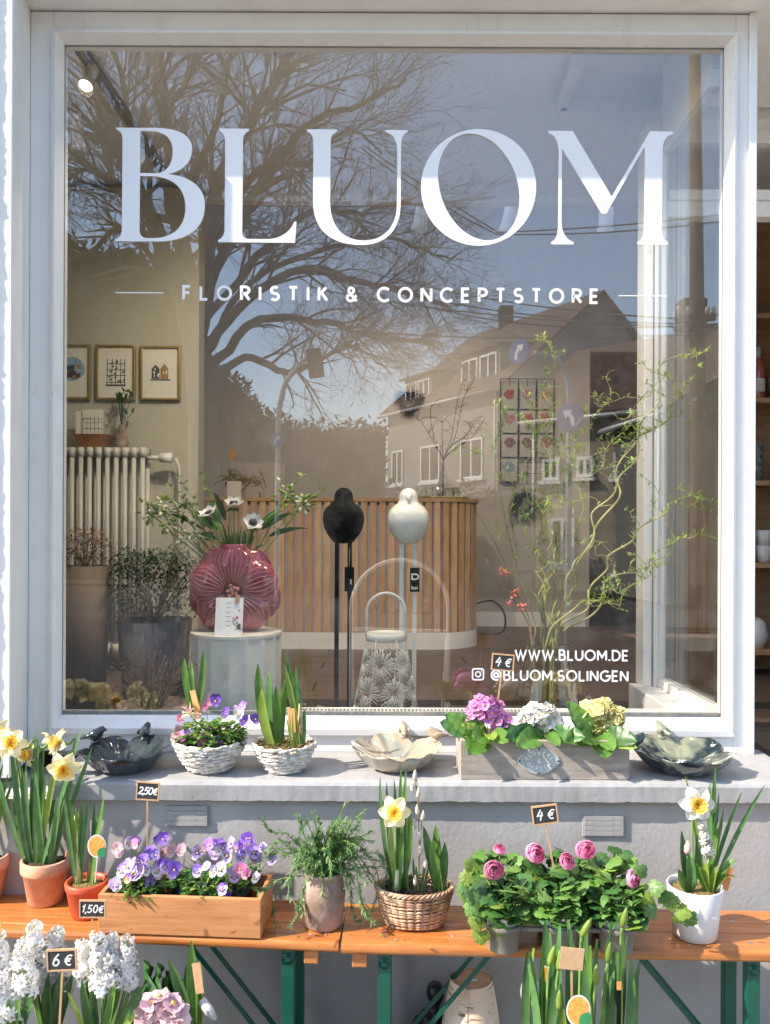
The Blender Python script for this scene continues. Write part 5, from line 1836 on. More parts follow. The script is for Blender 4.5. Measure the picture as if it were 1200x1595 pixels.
def primrose(loc, label, col, clus, leaves, Y, n=34, sc=1.25, group='primroses in the grey box', pot=True, ldy=0.0, lsc=1.0):
    t = thing('primrose', label, 'primrose', loc, group)
    if pot:
        MB().lathe([(0, .001), (.036, .001), (.048, .075), (.045, .075), (.043, .065), (0, .068)], 20).build('pot', M['darkplastic'], t)
    for (cx_, cy_, rx_, rz_, k_) in clus:
        c = W(cx_, cy_, Y)-V(loc)
        for i in range(k_):
            a, q = i*2.39996, sqrt((i+.5)/k_)
            x_, y_ = cos(a)*q, sin(a)*q
            zz = sqrt(max(0, 1-q*q))
            rx_j = rx_*RND.uniform(.95, 1.22)
            p = c + V((x_*rx_j, -zz*rx_*.55 + RND.uniform(-.012, .006), y_*rz_*RND.uniform(.95, 1.25)))
            nrm = V((x_*.9, -zz-.15, y_*.9+.35)) + V((RND.uniform(-.5, .5), RND.uniform(-.3, .3), RND.uniform(-.5, .5)))
            inst(FLO[col], 'flower', t, p, orient(nrm, RND.uniform(0, 6)), sc*RND.uniform(.9, 1.3))
        core = MB()
        core.ell(c+V((0, .006, 0)), (rx_*.82, rx_*.5, rz_*.80), 12)
        core.build('cluster_core', M[col], t)
        st_ = MB()
        for i in range(6):
            st_.tube([(RND.uniform(-.01, .01), 0, .07), c+V((RND.uniform(-.6, .6)*rx_, .0, -rz_*.5))], .0016, 5)
        st_.build('stems', M['stem'], t)
    for (tx, ty, w_, mk) in leaves:
        e = W(tx, ty, Y-.02+ldy+RND.uniform(-.02, .015))-V(loc)
        if pot and ty > 1144:
            e = W(tx, ty, bf-RND.uniform(.02, .04))-V(loc)
        b0 = V((e.x*.22, -.022+ldy, .108))
        d_ = e-b0
        L_ = d_.length
        f = d_.normalized()
        sd = f.cross(V((0, -1, .55))).normalized()
        up_ = sd.cross(f)
        R_ = Matrix((sd, f, up_)).transposed()
        # leaf droops, so aim a bit higher
        L_ = max(L_, .05)*1.12*lsc
        inst(CRL[mk], 'leaf', t, b0, R_ @ Matrix.Rotation(radians(14), 3, 'X'), (L_*w_*1.2, L_*1.08, L_*1.5))
    return t
PY = bf+.07
def ploc(px):
    return (W(px, 1150, PY).x, PY, SZ+.0125)
primrose(ploc(762), 'magenta primrose at the left of the grey box', 'magenta', [(757, 1100, .050, .030, 30), (782, 1122, .030, .024, 12), (741, 1112, .022, .020, 8)],
         [(700, 1128, .9, 'leafd'), (706, 1118, .8, 'leaf'), (745, 1152, 1.0, 'leaf'), (738, 1168, 1.1, 'leaf'), (722, 1135, 1.0, 'leafy'), (790, 1152, .9, 'leaf'), (805, 1135, .9, 'leafd'), (770, 1150, .8, 'leafy'), (730, 1120, 1, 'leafy')], PY)
primrose(ploc(850), 'white primrose in the middle of the grey box', 'white', [(842, 1110, .048, .030, 30), (862, 1124, .030, .022, 12), (825, 1118, .026, .022, 10)],
         [(815, 1158, .8, 'leaf'), (832, 1142, .9, 'leaf'), (850, 1140, .9, 'leafy'), (888, 1138, .9, 'leafd'), (800, 1146, .8, 'leafd'), (872, 1156, .7, 'leaf'), (905, 1145, .8, 'leafd')], PY)
primrose(ploc(932), 'pale yellow primrose at the right of the grey box', 'paleyellow', [(934, 1102, .044, .026, 26), (956, 1115, .032, .030, 18), (926, 1130, .016, .018, 8)],
         [(945, 1172, 1.1, 'leaf'), (955, 1162, 1.0, 'leaf'), (986, 1150, .9, 'leafd'), (893, 1100, .7, 'leaf'), (898, 1118, .9, 'leafd'), (905, 1132, .9, 'leafd'), (985, 1158, .8, 'leafy'), (915, 1152, .9, 'leaf'), (975, 1140, .9, 'leafd'), (892, 1150, .8, 'leaf')], PY, sc=1.35)

# ================================================================== BENCHES
BZ = .557
def bench(xa, ya, xb, yb, label, leg_ts, batten_ts):
    "front edge runs from (xa, ya) to (xb, yb)"
    L_ = sqrt((xb-xa)**2+(yb-ya)**2)
    ang = atan2(yb-ya, xb-xa)
    t = thing('bench', label, 'bench', (xa, ya, GZ), 'beer garden benches along the wall', ang)
    H = BZ-GZ
    def plank(y0, y1, front):
        mb = MB()
        th = .028
        pr_ = []
        for k in range(7):
            a = pi/2*k/6
            pr_.append((y0+.011-.011*sin(a) if front else y0+.003-.003*sin(a), H-(.011 if front else .003)*(1-cos(a))))
        pr_ = [(y0 + (.011 if front else .002)*(1-sin(a)), H-(.011 if front else .002)*(1-cos(a))) for a in [pi/2*k/6 for k in range(7)]]
        # top front rounding, then underside
        pts = [(y1, H)] + [(y0+(.012 if front else .002)*(1-sin(pi/2*k/5)), H-(.012 if front else .002)*(1-cos(pi/2*k/5))) for k in range(6)] + [(y0+(.012 if front else .002)*(1-cos(pi/2*k/5)), H-th+(.012 if front else .002)*(1-sin(pi/2*k/5))) for k in range(6)] + [(y1, H-th)]
        n_ = len(pts)
        seg = 2
        vs = [(x_, y_, z_) for x_ in (0, L_) for y_, z_ in pts]
        fs = [(i, (i+1) % n_, n_+(i+1) % n_, n_+i) for i in range(n_)] + [tuple(range(n_-1, -1, -1)), tuple(range(n_, 2*n_))]
        mb.add(vs, fs)
        return mb.build('plank', M['bench'], t, smooth=False)
    plank(0, .1, True)
    plank(.1035, .236, False)
    for bt in batten_ts:
        MB().box((bt-.020, .015, H-.0665), (bt+.020, .225, H-.0285)).build('batten', M['bench'], t, smooth=False, bevel=.004)
    for lt_, sg in leg_ts:
        lg = MB()
        lg.box((lt_-.017, .028, 0), (lt_+.017, .034, H-.029)).box((lt_-.017, .0341, 0), (lt_-.012, .058, H-.0291)).box((lt_+.012, .0341, 0), (lt_+.017, .058, H-.0291))
        lg.build('leg', M['greensteel'], t, smooth=False, bevel=.002)
        lg = MB()
        lg.box((lt_-.017, .178, 0), (lt_+.017, .184, H-.029)).box((lt_-.017, .1841, 0), (lt_-.012, .208, H-.0291)).box((lt_+.012, .1841, 0), (lt_+.017, .208, H-.0291))
        lg.build('leg', M['greensteel'], t, smooth=False, bevel=.002)
        MB().bar((lt_, .06, .06), (lt_, .176, .06), .02, .02, up=(0, 0, 1)).build('foot_rail', M['greensteel'], t, smooth=False)
        for yy in (.075, .160):
            MB().bar((lt_+sg*.02, yy, .12), (lt_+sg*.30, yy, H-.032), .011, .006, up=(0, 1, 0)).build('brace', M['greensteel'], t, smooth=False)
        bo = MB().lathe([(0, .008), (.007, .008), (.009, .005), (.009, 0), (.016, .0), (.016, -.001), (0, -.001)], 12)
        bo.xform(Matrix.Translation((lt_, .027, H-.06)) @ Matrix.Rotation(pi/2, 4, 'X'))
        bo.build('bolt', M['greensteel'], t)
    sm = MB()
    for bt in [q[0] for q in leg_ts]:
        for yy in (.05, .17):
            sm.lathe([(.0065, .0004), (.0055, .0010), (0, .0005)], 12, (bt, yy, H))
    sm.build('screw_heads', M['steel'], t)
    return t
fa = G(-560, 1428, BZ)
fbp = G(533, 1470, BZ)
fa = V((fbp.x-2.2*cos(radians(4)), fbp.y-.0+2.2*sin(radians(4)), 0))
fc = G(537, 1473, BZ)
fd = V((fc.x+2.2*cos(radians(1.6)), fc.y-2.2*sin(radians(1.6)), 0))
def tfor(px, org, y=1520):
    return (W(px, y, org.y).x-org.x)
tl = 2.2 + tfor(451, fbp)
bl = bench(fa.x, fa.y, fbp.x, fbp.y, 'varnished pine bench on green steel legs, the left one of the pair', [(tl, -1), (.3, 1)], [2.2+tfor(489, fbp)-.0])
t1 = tfor(605, fc)
br_ = bench(fc.x, fc.y, fd.x, fd.y, 'varnished pine bench on green steel legs, the right one of the pair', [(t1, 1), (tfor(1180, fc), -1)], [tfor(566, fc)])
# ================================================================== ON THE BENCHES
def pot_lathe(t, r0, r1, h, m, rimh=0.0, rimo=.0, n=36, soil='soil', name='pot'):
    pr_ = [(0, .0005), (r0*.94, .0005), (r0, .004)]
    if rimh:
        pr_ += [(r0+(r1-rimo-r0)*.98, h-rimh-.002), (r1-rimo*.2, h-rimh), (r1, h-rimh+.004), (r1, h-.003), (r1-.003, h), (r1-.008, h), (r1-.011, h-.012), (r1-.013, h-.03)]
    else:
        pr_ += [(r1, h-.002), (r1-.001, h), (r1-.003, h), (r1-.0045, h-.012), (r1-.007, h-.03)]
    MB().lathe(pr_, n).build(name, m, t)
    sm = MB()
    rr = random.Random(int(h*1e5))
    rs = r1-.009
    sm.lathe([(rs, h-.016), (rs*.7, h-.010), (rs*.35, h-.008), (0, h-.007)], 24)
    for k in range(120):
        a, q = rr.uniform(0, 6.28), sqrt(rr.random())*rs*.93
        sm.ell((q*cos(a), q*sin(a), h-.011), (rr.uniform(.0015, .004), rr.uniform(.0015, .004), rr.uniform(.001, .004)), 5)
    sm.build('soil', M[soil], t)

def daffodil(cor='yellow', pet='cream', double=True):
    mb, mc = MB(), MB()
    rr = random.Random(9)
    for k in range(6):
        a = 2*pi*k/6
        def at(u, v):
            w = .034*(sin(pi*min(.985, .14+u*.84))**.75)*(1 if u < .85 else (1-((u-.85)/.17)**2*.9))
            t_ = (v-.5)*w
            r = .005+.040*u
            z = .004*(k % 2) + .008*u*(1-u)*4 - .006*u + .006*abs(2*v-1)**2 + .002*sin(u*7+k*2)
            return V((r*cos(a)-t_*sin(a), r*sin(a)+t_*cos(a), z))
        mb.grid(at, 8, 6)
    n = 40
    for ring, (r0, r1, z1) in enumerate(((.008, .020, .026), (.005, .013, .024), (.002, .007, .020)) if double else ((.008, .016, .028),)):
        mc.grid(lambda u, v: V(((r0+(r1-r0)*v**1.5+.0018*v*sin(u*2*pi*9+ring))*cos(u*2*pi), (r0+(r1-r0)*v**1.5+.0018*v*sin(u*2*pi*9+ring))*sin(u*2*pi), .003+z1*v + .002*v*sin(u*2*pi*13+ring*2))), n, 5)
    mb2 = MB().tube([(0, 0, 0), (0, 0, -.012), (0, 0, -.026)], [.006, .0045, .003], 8)
    return mb.mesh('flower', [M[pet]]), mc.mesh('corona', [M[cor]]), mb2.mesh('flower_tube', [M['stem']])
DAF = daffodil('yellow', 'cream')
DAF2 = daffodil('yellow', 'white')
def put_daffodil(t, e, n, sc, kind=DAF, foot=None, spin=0.0):
    R_ = orient(n, spin)
    f = inst(kind[0], 'flower', t, e, R_, sc)
    inst(kind[1], 'corona', f)
    inst(kind[2], 'flower_tube', f)
    nb = V(n).normalized()
    back = V(e) - nb*.026*sc
    foot = V(foot)
    top = back + V((0, 0, .012)) - nb*.014
    pts = smooth_path([foot, foot+(top-foot)*.55+V((0, .004, 0)), top, back], 6)
    MB().tube(pts, .0028, 7).build('flower_stem', M['stem'], t)

TC = thing('potted_daffodil', 'terracotta pot of pale yellow daffodils at the left end of the bench', 'potted plant', G(66, 1420, BZ)+V((0, .045, .0004)), 'potted plants on the benches')
def flower_pot_scale(px_half, loc):
    return px_half/F*(loc.y+2.75)
r1 = flower_pot_scale(37, TC.location)
th_ = .125
pot_lathe(TC, r1*.70, r1, th_, M['terracotta'], .035, .006)
o = TC.location
YD = o.y
gx = [(45, 1325, -2, 1200, .016, -.02), (50, 1325, 20, 1165, .017, -.01), (52, 1325, 60, 1140, .016, 0), (55, 1325, 38, 1200, .015, -.01), (60, 1325, 62, 1155, .017, 0), (60, 1325, 75, 1210, .016, .01), (64, 1325, 96, 1170, .017, 0), (66, 1325, 55, 1230, .018, -.01), (70, 1325, 130, 1140, .015, .01), (78, 1325, 147, 1166, .014, .02), (80, 1325, 105, 1210, .018, .01), (84, 1325, 88, 1225, .017, 0), (86, 1325, 118, 1200, .016, .02), (48, 1328, 26, 1235, .016, -.02), (72, 1328, 58, 1206, .018, 0), (82, 1328, 98, 1240, .016, .01), (56, 1328, 44, 1180, .015, -.01), (76, 1328, 66, 1180, .015, 0)]
for (bx, by, tx, ty, w_, bn) in gx:
    dy = RND.uniform(-.05, .04)
    b0 = W(bx, by, YD+dy*.4)-o
    b0.z = th_-.015
    strap(TC, b0, W(tx, ty, YD+dy)-o, w_, (bn*.6, -.01, .01), M[RND.choice(['leaf', 'leafb', 'leafb', 'leafy'])], side=(1, RND.uniform(-.6, .6), 0), twist=RND.uniform(-.6, .6))
for (px, py, n, sc, dy) in ((22, 1165, (.15, -.8, .45), 1.0, -.03), (98, 1162, (-.75, -.55, .25), 1.0, -.02), (104, 1198, (.15, -1, -.25), 1.08, -.07), (52, 1180, (-.5, -.6, .1), .85, .02), (36, 1172, (-.9, -.4, -.1), .8, .0), (6, 1160, (-.3, -.9, .2), 1.0, -.0), (78, 1165, (.5, .5, .3), .9, .05)):
    e = W(px, py, YD+dy)-o
    put_daffodil(TC, e, n, sc, DAF, (e.x*.3, 0, th_-.012))
mb = MB().tube([W(95, 1330, YD-.02)-o, W(98, 1285, YD-.025)-o], .0018, 5)
mb.add([W(97+9*cos(a), 1266+21*sin(a), YD-.026)-o for a in [2*pi*k/18 for k in range(18)]], [tuple(range(18))])
mb.build('plant_label', mat('grey_label', (.33, .38, .33), .4, .2, 60), TC, smooth=False)
# neighbouring pot cut by the picture edge
TC2 = thing('potted_daffodil', 'terracotta pot of daffodils cut off by the left picture edge', 'potted plant', V((W(-24, 1400, YD).x, YD+.02, BZ+.0004)), 'potted plants on the benches')
pot_lathe(TC2, r1*.70, r1, th_, M['terracotta'], .035, .006)
o = TC2.location
for (tx, ty, w_) in ((8, 1195, .014), (16, 1210, .014), (20, 1235, .012), (-10, 1180, .015), (-20, 1190, .015), (10, 1225, .012), (-35, 1170, .015), (2, 1175, .014), (26, 1215, .010)):
    dy = RND.uniform(-.04, .04)
    strap(TC2, V((RND.uniform(-.02, .02), RND.uniform(-.02, .02), th_-.015)), W(tx, ty, o.y+dy)-o, w_, (0, -.01, .01), M[RND.choice(['leaf', 'leafb'])], side=(1, RND.uniform(-.6, .6), 0))
for (px, py, n, sc, dy) in ((2, 1146, (.2, -1, .2), .9, 0), (-30, 1150, (0, -1, .1), 1, 0)):
    e = W(px, py, o.y+dy)-o
    put_daffodil(TC2, e, n, sc, DAF, (e.x*.3, 0, th_-.012))

# red plastic pot with tulip sprouts and picture label
RP = thing('potted_sprouts', 'small red plastic pot with bulb sprouts and an orange flower label', 'potted plant', G(134, 1438, BZ)+V((0, .034, .0004)), 'potted plants on the benches')
o = RP.location
rr1 = flower_pot_scale(33, o)
ph_ = .096
pot_lathe(RP, rr1*.72, rr1, ph_, M['redplastic'], .018, .003, soil='moss')
YR = o.y
for (bx, by, tx, ty, w_, c) in ((124, 1370, 104, 1248, .013, 'leafb'), (126, 1370, 116, 1256, .012, 'leafy'), (128, 1370, 130, 1248, .013, 'leafb'), (130, 1370, 141, 1245, .014, 'leafb'), (128, 1372, 122, 1262, .014, 'leaf'), (132, 1372, 126, 1268, .012, 'leafy'), (145, 1352, 152, 1250, .013, 'leafd'), (147, 1352, 166, 1242, .014, 'leaf'), (148, 1352, 160, 1262, .014, 'leafd'), (126, 1372, 110, 1240, .010, 'leafb')):
    dy = RND.uniform(-.02, .02)
    b0 = W(bx, by, YR+dy*.3)-o
    strap(RP, V((b0.x, b0.y, ph_-.014)), W(tx, ty, YR+dy)-o, w_, (RND.uniform(-.004, .004), 0, 0), M[c], side=(1, RND.uniform(-.5, .5), 0))
MB().tube([(W(127, 1380, YR)-o).lerp(V((0, 0, ph_-.02)), .0)*1.0, W(127, 1335, YR)-o, W(127, 1300, YR)-o, W(120, 1275, YR)-o], [.010, .008, .006, .002], 10).build('bulb_neck', mat('bulb_skin', (.55, .60, .28), .5, .15, 30), RP)
MB().tube([W(146, 1375, YR+.01)-o, W(146, 1345, YR+.01)-o, W(147, 1325, YR+.01)-o], [.010, .0085, .004], 10).build('bulb', M['bark'], RP)
M['orangeprint'] = mat('orange_print', (.80, .22, .02), .45, .3, 260, c2=(.88, .48, .12), detail=6)
M['labelgreen'] = mat('label_green', (.03, .26, .09), .4, .1, 40)
def flower_label(t, o, cx_, cy_, rx_, ry_, Y, foot):
    lb = MB()
    N_ = 26
    lb.add([W(cx_+rx_*cos(2*pi*k/N_), cy_+ry_*sin(2*pi*k/N_), Y)-o for k in range(N_)], [tuple(range(N_))], 0)
    lb.add([W(cx_+rx_*.88*cos(2*pi*k/N_), cy_+ry_*.88*sin(2*pi*k/N_), Y-.0006)-o for k in range(N_)], [tuple(range(N_))], 1)
    lf_ = [(0, -.2), (.35, -.38), (.8, -.5), (.95, .1), (.7, .6), (.25, .75), (-.05, .55), (-.1, .2)]
    lb.add([W(cx_+rx_*(.15+.9*u), cy_+ry_*(.45+.75*v), Y-.0014)-o for u, v in lf_], [tuple(range(len(lf_)))], 2)
    lb.tube([W(foot[0], foot[1], Y+.004)-o, W(cx_+rx_*.1, cy_+ry_*.9, Y+.001)-o], .0022, 5, 0)
    lb.build('plant_label', [M['whiteplastic'], M['orangeprint'], M['labelgreen']], t, smooth=False)
flower_label(RP, o, 155, 1322, 14.5, 18, YR-.02, (153, 1378))

# ---- pine crate with violas
cf0, cf1 = G(158, 1459, BZ), G(412, 1466, BZ)
cxm = (cf0+cf1)/2
cang = atan2(cf1.y-cf0.y, cf1.x-cf0.x)
cwid = (cf1-cf0).length
cdp = .165
chh = .105
CR = thing('flower_crate', 'long pine wood crate full of potted violas on the left bench', 'crate', (cxm.x, cxm.y, BZ+.0005), None, cang)
hw = cwid/2
for nm, a_, b__ in (('front_board', (-hw, 0, .002), (hw, .012, chh)), ('back_board', (-hw, cdp-.012, .002), (hw, cdp, chh)), ('end_board', (-hw, .0122, .002), (-hw+.012, cdp-.0122, chh)), ('end_board', (hw-.012, .0122, .002), (hw, cdp-.0122, chh)), ('bottom_board', (-hw+.0122, .0122, .002), (hw-.0122, cdp-.0122, .010))):
    boxo(nm, a_, b__, M['crate'], CR, .002)
nl = MB()
for k in range(3):
    nl.lathe([(.0018, .0004), (0, .0008)], 8)
def viola_pot(px, dy, label, spots, foliage_mats, pan=.05, sc=1.15, hgt=.045):
    Yv = cxm.y+.012+dy
    x_ = W(px, 1390, Yv).x
    t = thing('potted_violas', label, 'violas', (x_, Yv, BZ+.011), 'violas in the pine crate')
    MB().lathe([(0, .001), (.036, .001), (.044, .085), (.041, .085), (.039, .075), (0, .078)], 20).build('pot', M['darkplastic'], t)
    f_ = clump(MB(), (0, 0, .075), pan, pan*.85, hgt, 240, .024, len(foliage_mats))
    stuff(f_.build('foliage', foliage_mats, t))
    put_flowers(t, spots, Yv-.03, sc=sc)
fm1, fm2 = [M['leaf'], M['leafd'], M['leafy']], [M['leafd'], M['leafd'], M['leaf']]
viola_pot(222, .045, 'lilac and peach violas at the front left of the crate', [(196, 1360, 'vl'), (205, 1352, 'll'), (213, 1350, 'll'), (222, 1345, 'vl'), (228, 1342, 'vv'), (212, 1362, 'll'), (204, 1372, 'po'), (232, 1358, 'lw'), (225, 1356, 'll'), (238, 1378, 'vl'), (185, 1382, 'll'), (255, 1348, 'vv'), (253, 1365, 'pp'), (262, 1352, 'vl'), (276, 1356, 'vv'), (273, 1362, 'vl'), (248, 1360, 'lw'), (218, 1366, 'll'), (240, 1375, 'vl')], fm1, .052)
viola_pot(215, .115, 'pink and purple violas at the back left of the crate', [(186, 1325, 'pp'), (218, 1313, 'vl'), (215, 1318, 'pk'), (240, 1332, 'vv'), (246, 1335, 'vl'), (250, 1312, 'pl'), (258, 1310, 'pl'), (262, 1330, 'pp'), (253, 1340, 'pp'), (190, 1332, 'pp'), (270, 1328, 'pp'), (206, 1316, 'lw')], fm2, .05)
viola_pot(298, .105, 'nearly bloomless violas with one peach flower in the middle of the crate', [(288, 1324, 'pp'), (286, 1328, 'pp'), (312, 1358, 'vl')], fm2, .045, 1.15, .03)
viola_pot(330, .05, 'violet and white violas hanging over the crate front', [(318, 1326, 'pp'), (312, 1330, 'vl'), (310, 1335, 'pp'), (320, 1386, 'lw'), (326, 1352, 'lw'), (312, 1360, 'vl'), (352, 1388, 'vl'), (356, 1398, 'vv'), (366, 1362, 'lw'), (370, 1366, 'll'), (384, 1358, 'mg'), (388, 1362, 'mg'), (378, 1354, 'mg'), (404, 1369, 'lw'), (350, 1356, 'lw'), (338, 1360, 'lw')], fm1, .055)
viola_pot(375, .11, 'deep purple violas standing at the back right of the crate', [(336, 1320, 'vl'), (345, 1326, 'lw'), (352, 1322, 'vl'), (348, 1316, 'pl'), (338, 1334, 'll'), (360, 1333, 'll'), (365, 1314, 'll'), (374, 1322, 'vl'), (382, 1318, 'vv'), (388, 1308, 'vv'), (394, 1306, 'vv'), (400, 1328, 'vl'), (406, 1333, 'vl'), (402, 1338, 'll'), (414, 1322, 'll'), (428, 1342, 'll'), (380, 1337, 'vl'), (330, 1318, 'vv')], fm1, .055, 1.25)
price_tag(216, 252, 1221, 1250, cxm.y+.13, 1345, '2,50€', 'chalkboard tag priced 2,50 euros above the back left violas', foot_px=234, roll=.06, th=.36)

# ---- creeping rosemary in an old clay pot
RM = thing('trailing_rosemary', 'trailing rosemary spilling over a weathered clay pot between crate and basket', 'potted plant', G(508, 1456, BZ)+V((0, .05, .0004)), 'potted plants on the benches')
o = RM.location
rp = flower_pot_scale(33, o)
rh = .150
b_ = MB().lathe([(0, .001), (rp*.80, .001), (rp*.86, .006), (rp*1.0, rh*.45), (rp*1.02, rh*.62), (rp*.9, rh*.82), (rp*.82, rh*.88), (rp*.95, rh*.93), (rp*.97, rh), (rp*.86, rh), (rp*.8, rh*.9), (0, rh*.88)], 32)
b_.build('pot', M['oldpot'], RM)
def needle_stem(par, pts, nn, m, r=.0013, nl=.016):
    mb = MB().tube(pts, [r]*len(pts), 4, 0)
    tot = len(pts)-1
    for k in range(nn):
        t_ = RND.uniform(.06, 1)*tot
        i = min(tot-1, int(t_))
        p = pts[i].lerp(pts[i+1], t_-i)
        d_ = (pts[i+1]-pts[i]).normalized()
        s_, u_ = frame_of(d_)
        a = RND.uniform(0, 6.28)
        q = (s_*cos(a)+u_*sin(a))*.8 + d_*.75
        q = q.normalized()*nl*RND.uniform(.7, 1.25)
        mb.ribbon([p, p+q*.5, p+q], [.0012, .0034, .0006], frame_of(q)[0], .1, 1 if RND.random() < .7 else 2)
    mb.build('stem', m, par)
M['rosemary'] = mat('rosemary', (.065, .17, .05), .5, .2, 30, transl=.15, c2=(.12, .25, .08))
M['rosemaryl'] = mat('rosemary_light', (.17, .31, .09), .5, .2, 30, transl=.2, c2=(.25, .38, .14))
rms = [M['stem'], M['rosemary'], M['rosemaryl']]
Yo = o.y
def rpath(pxs, dys=None):
    k = len(pxs)
    pts = [V((RND.uniform(-.02, .02), RND.uniform(-.02, .02), rh*.9))]
    sl = RND.uniform(-.09, .06)
    for i, (x_, y_) in enumerate(pxs):
        pts.append(W(x_, y_, Yo + sl*(i+1)/k)-o)
    return smooth_path(pts, 5)
long_ = [[(480, 1330), (450, 1300), (425, 1298), (414, 1280)], [(470, 1340), (440, 1330), (425, 1335), (405, 1352)], [(470, 1360), (440, 1385), (432, 1420), (436, 1455)], [(465, 1350), (455, 1390), (470, 1420), (458, 1445)], [(490, 1380), (492, 1420), (488, 1445), (494, 1460)], [(520, 1380), (520, 1410), (528, 1422), (540, 1416)], [(560, 1370), (568, 1400), (580, 1430), (592, 1442)], [(550, 1380), (552, 1410), (562, 1436), (568, 1432)], [(580, 1350), (595, 1370), (594, 1395), (580, 1425)], [(500, 1310), (495, 1285), (491, 1266)], [(515, 1300), (530, 1280), (542, 1252)], [(540, 1310), (560, 1290), (565, 1275)], [(470, 1315), (475, 1290), (470, 1278)], [(445, 1370), (420, 1385), (408, 1390)], [(580, 1330), (600, 1335), (604, 1350)], [(460, 1325), (440, 1312), (430, 1318), (416, 1330)], [(487, 1370), (474, 1400), (478, 1430)], [(600, 1350), (604, 1370), (598, 1390)]]
for pxs in long_:
    needle_stem(RM, rpath(pxs), 95, rms)
for k in range(110):
    a = RND.uniform(-pi, pi)
    ex, ey = 524+RND.gauss(0, 34), 1336+RND.gauss(0, 34)
    needle_stem(RM, rpath([((508+ex)/2+RND.uniform(-12, 12), min(1340, (1345+ey)/2)-RND.uniform(0, 22)), (ex, ey)]), 70, rms)

# ---- oval wicker basket with daffodil, willow catkins and tulip leaves
bk0 = G(651, 1455, BZ)
BKx = W(651, 1420, bk0.y+.06).x
BK = thing('planted_basket', 'brown wicker basket with a daffodil, pussy willow and tulip leaves on the right bench', 'planted basket', (BKx, bk0.y+.062, BZ+.0004))
o = BK.location
br1 = 59/F*(o.y+2.75)
bry = br1*.68
bh = .098
def bq(a, z):
    k = (.70+.30*(z/bh)**.8)
    return V((br1*k*cos(a), bry*k*sin(a), z))
wm = MB()
ns_ = 26
rows = 11
for i in range(rows):
    z = .006 + (bh-.014)*i/(rows-1)
    for st_ in range(2):
        pts = []
        N_ = ns_*6
        for j in range(N_+1):
            a = 2*pi*j/N_
            w_ = .0034*cos(a*ns_/2 + pi*(i+st_))
            p = bq(a, z+.0025*cos(a*ns_/2+pi*st_+pi*i) + .002*sin(a*3+i*1.7))
            nv = V((cos(a)/br1, sin(a)/bry, 0)).normalized()
            pts.append(p + nv*w_)
        wm.tube(pts, .0031 + .0006*RND.random(), 6, 0, False)
stuff(wm.build('weave', M['wicker'], BK))
sm_ = MB()
for k in range(ns_):
    a = 2*pi*(k+.5)/ns_
    sm_.tube([bq(a, .003), bq(a, bh*.5), bq(a, bh)], .0026, 6)
sm_.build('stakes', M['wicker'], BK)
rm_ = MB()
for k in range(3):
    rm_.tube([bq(2*pi*j/90, bh) + V((.004*cos(j*1.05+k*2.1)*cos(2*pi*j/90), .004*cos(j*1.05+k*2.1)*sin(2*pi*j/90), .004*sin(j*1.05+k*2.1)+.002)) for j in range(91)], .0036, 6, 0, False)
rm_.build('rim', M['wicker'], BK)
lin = MB().grid(lambda u, v: bq(2*pi*u, .004+(bh-.01)*v)*.945 + V((0, 0, .0)), 40, 3)
lin.build('lining', M['soil'], BK)
so = MB()
so.grid(lambda u, v: V((br1*.93*v*cos(2*pi*u), bry*.93*v*sin(2*pi*u), bh-.018+.010*(1-v))), 36, 4)
for k in range(220):
    a, q = RND.uniform(0, 6.28), sqrt(RND.random())*.9
    p = V((br1*q*cos(a), bry*q*sin(a), bh-.012+RND.uniform(0, .006)))
    so.tube([p, p+V((RND.uniform(-.012, .012), RND.uniform(-.012, .012), RND.uniform(-.002, .010)))], .0014, 4)
so.build('soil', M['soil'], BK)
YB = o.y
SZB = bh-.014
for (bx, tx, ty, w_, dy, c, bn) in ((620, 596, 1210, .013, 0, 'leafb', -.02), (622, 606, 1218, .012, .01, 'leafb', -.01), (626, 636, 1170+30, .014, .02, 'leaf', .0), (628, 618, 1215, .013, .015, 'leafb', 0), (630, 642, 1255, .016, -.02, 'leaf', .02), (624, 612, 1270, .016, -.02, 'leafy', -.012), (634, 634, 1250, .014, .0, 'leafb', .012), (626, 628, 1195, .012, .02, 'leaf', 0)):
    b0 = W(bx, 1388, YB)-o
    strap(BK, V((b0.x, RND.uniform(-.012, .012), SZB)), W(tx, ty, YB+dy)-o, w_, (bn, -.005, 0), M[c], side=(1, RND.uniform(-.5, .5), 0))
e = W(619, 1264, YB-.05)-o
put_daffodil(BK, e, (-.08, -1, .12), 1.0, DAF, V(((W(622, 1388, YB)-o).x, 0, SZB)))
MB().tube([V(((W(622, 1388, YB)-o).x, -.004, SZB-.002)), W(623, 1355, YB-.004)-o], [.010, .007], 9).build('bulb_neck', bpy.data.materials['bulb_skin'], BK)
for (bx, tx, ty, w_, dy, c) in ((688, 664, 1287, .026, -.01, 'leafb'), (690, 683, 1285, .026, .02, 'leaf'), (692, 697, 1312, .026, -.02, 'leafb'), (691, 676, 1310, .028, -.03, 'leaf')):
    b0 = W(bx, 1385, YB)-o
    strap(BK, V((b0.x, 0, SZB)), W(tx, ty, YB+dy)-o, w_, (0, -.005, 0), M[c], side=(1, RND.uniform(-.4, .4), 0), fold=.5)
for (bx, tx, ty) in ((640, 638, 1342), (656, 653, 1348), (660, 668, 1338), (652, 648, 1335), (664, 672, 1350)):
    b0 = W(bx, 1385, YB)-o
    strap(BK, V((b0.x, -.01, SZB)), W(tx, ty, YB-.01)-o, .008, (0, 0, 0), M['leafb'], side=(1, .2, 0))
cb_ = W(657, 1385, YB-.01)-o
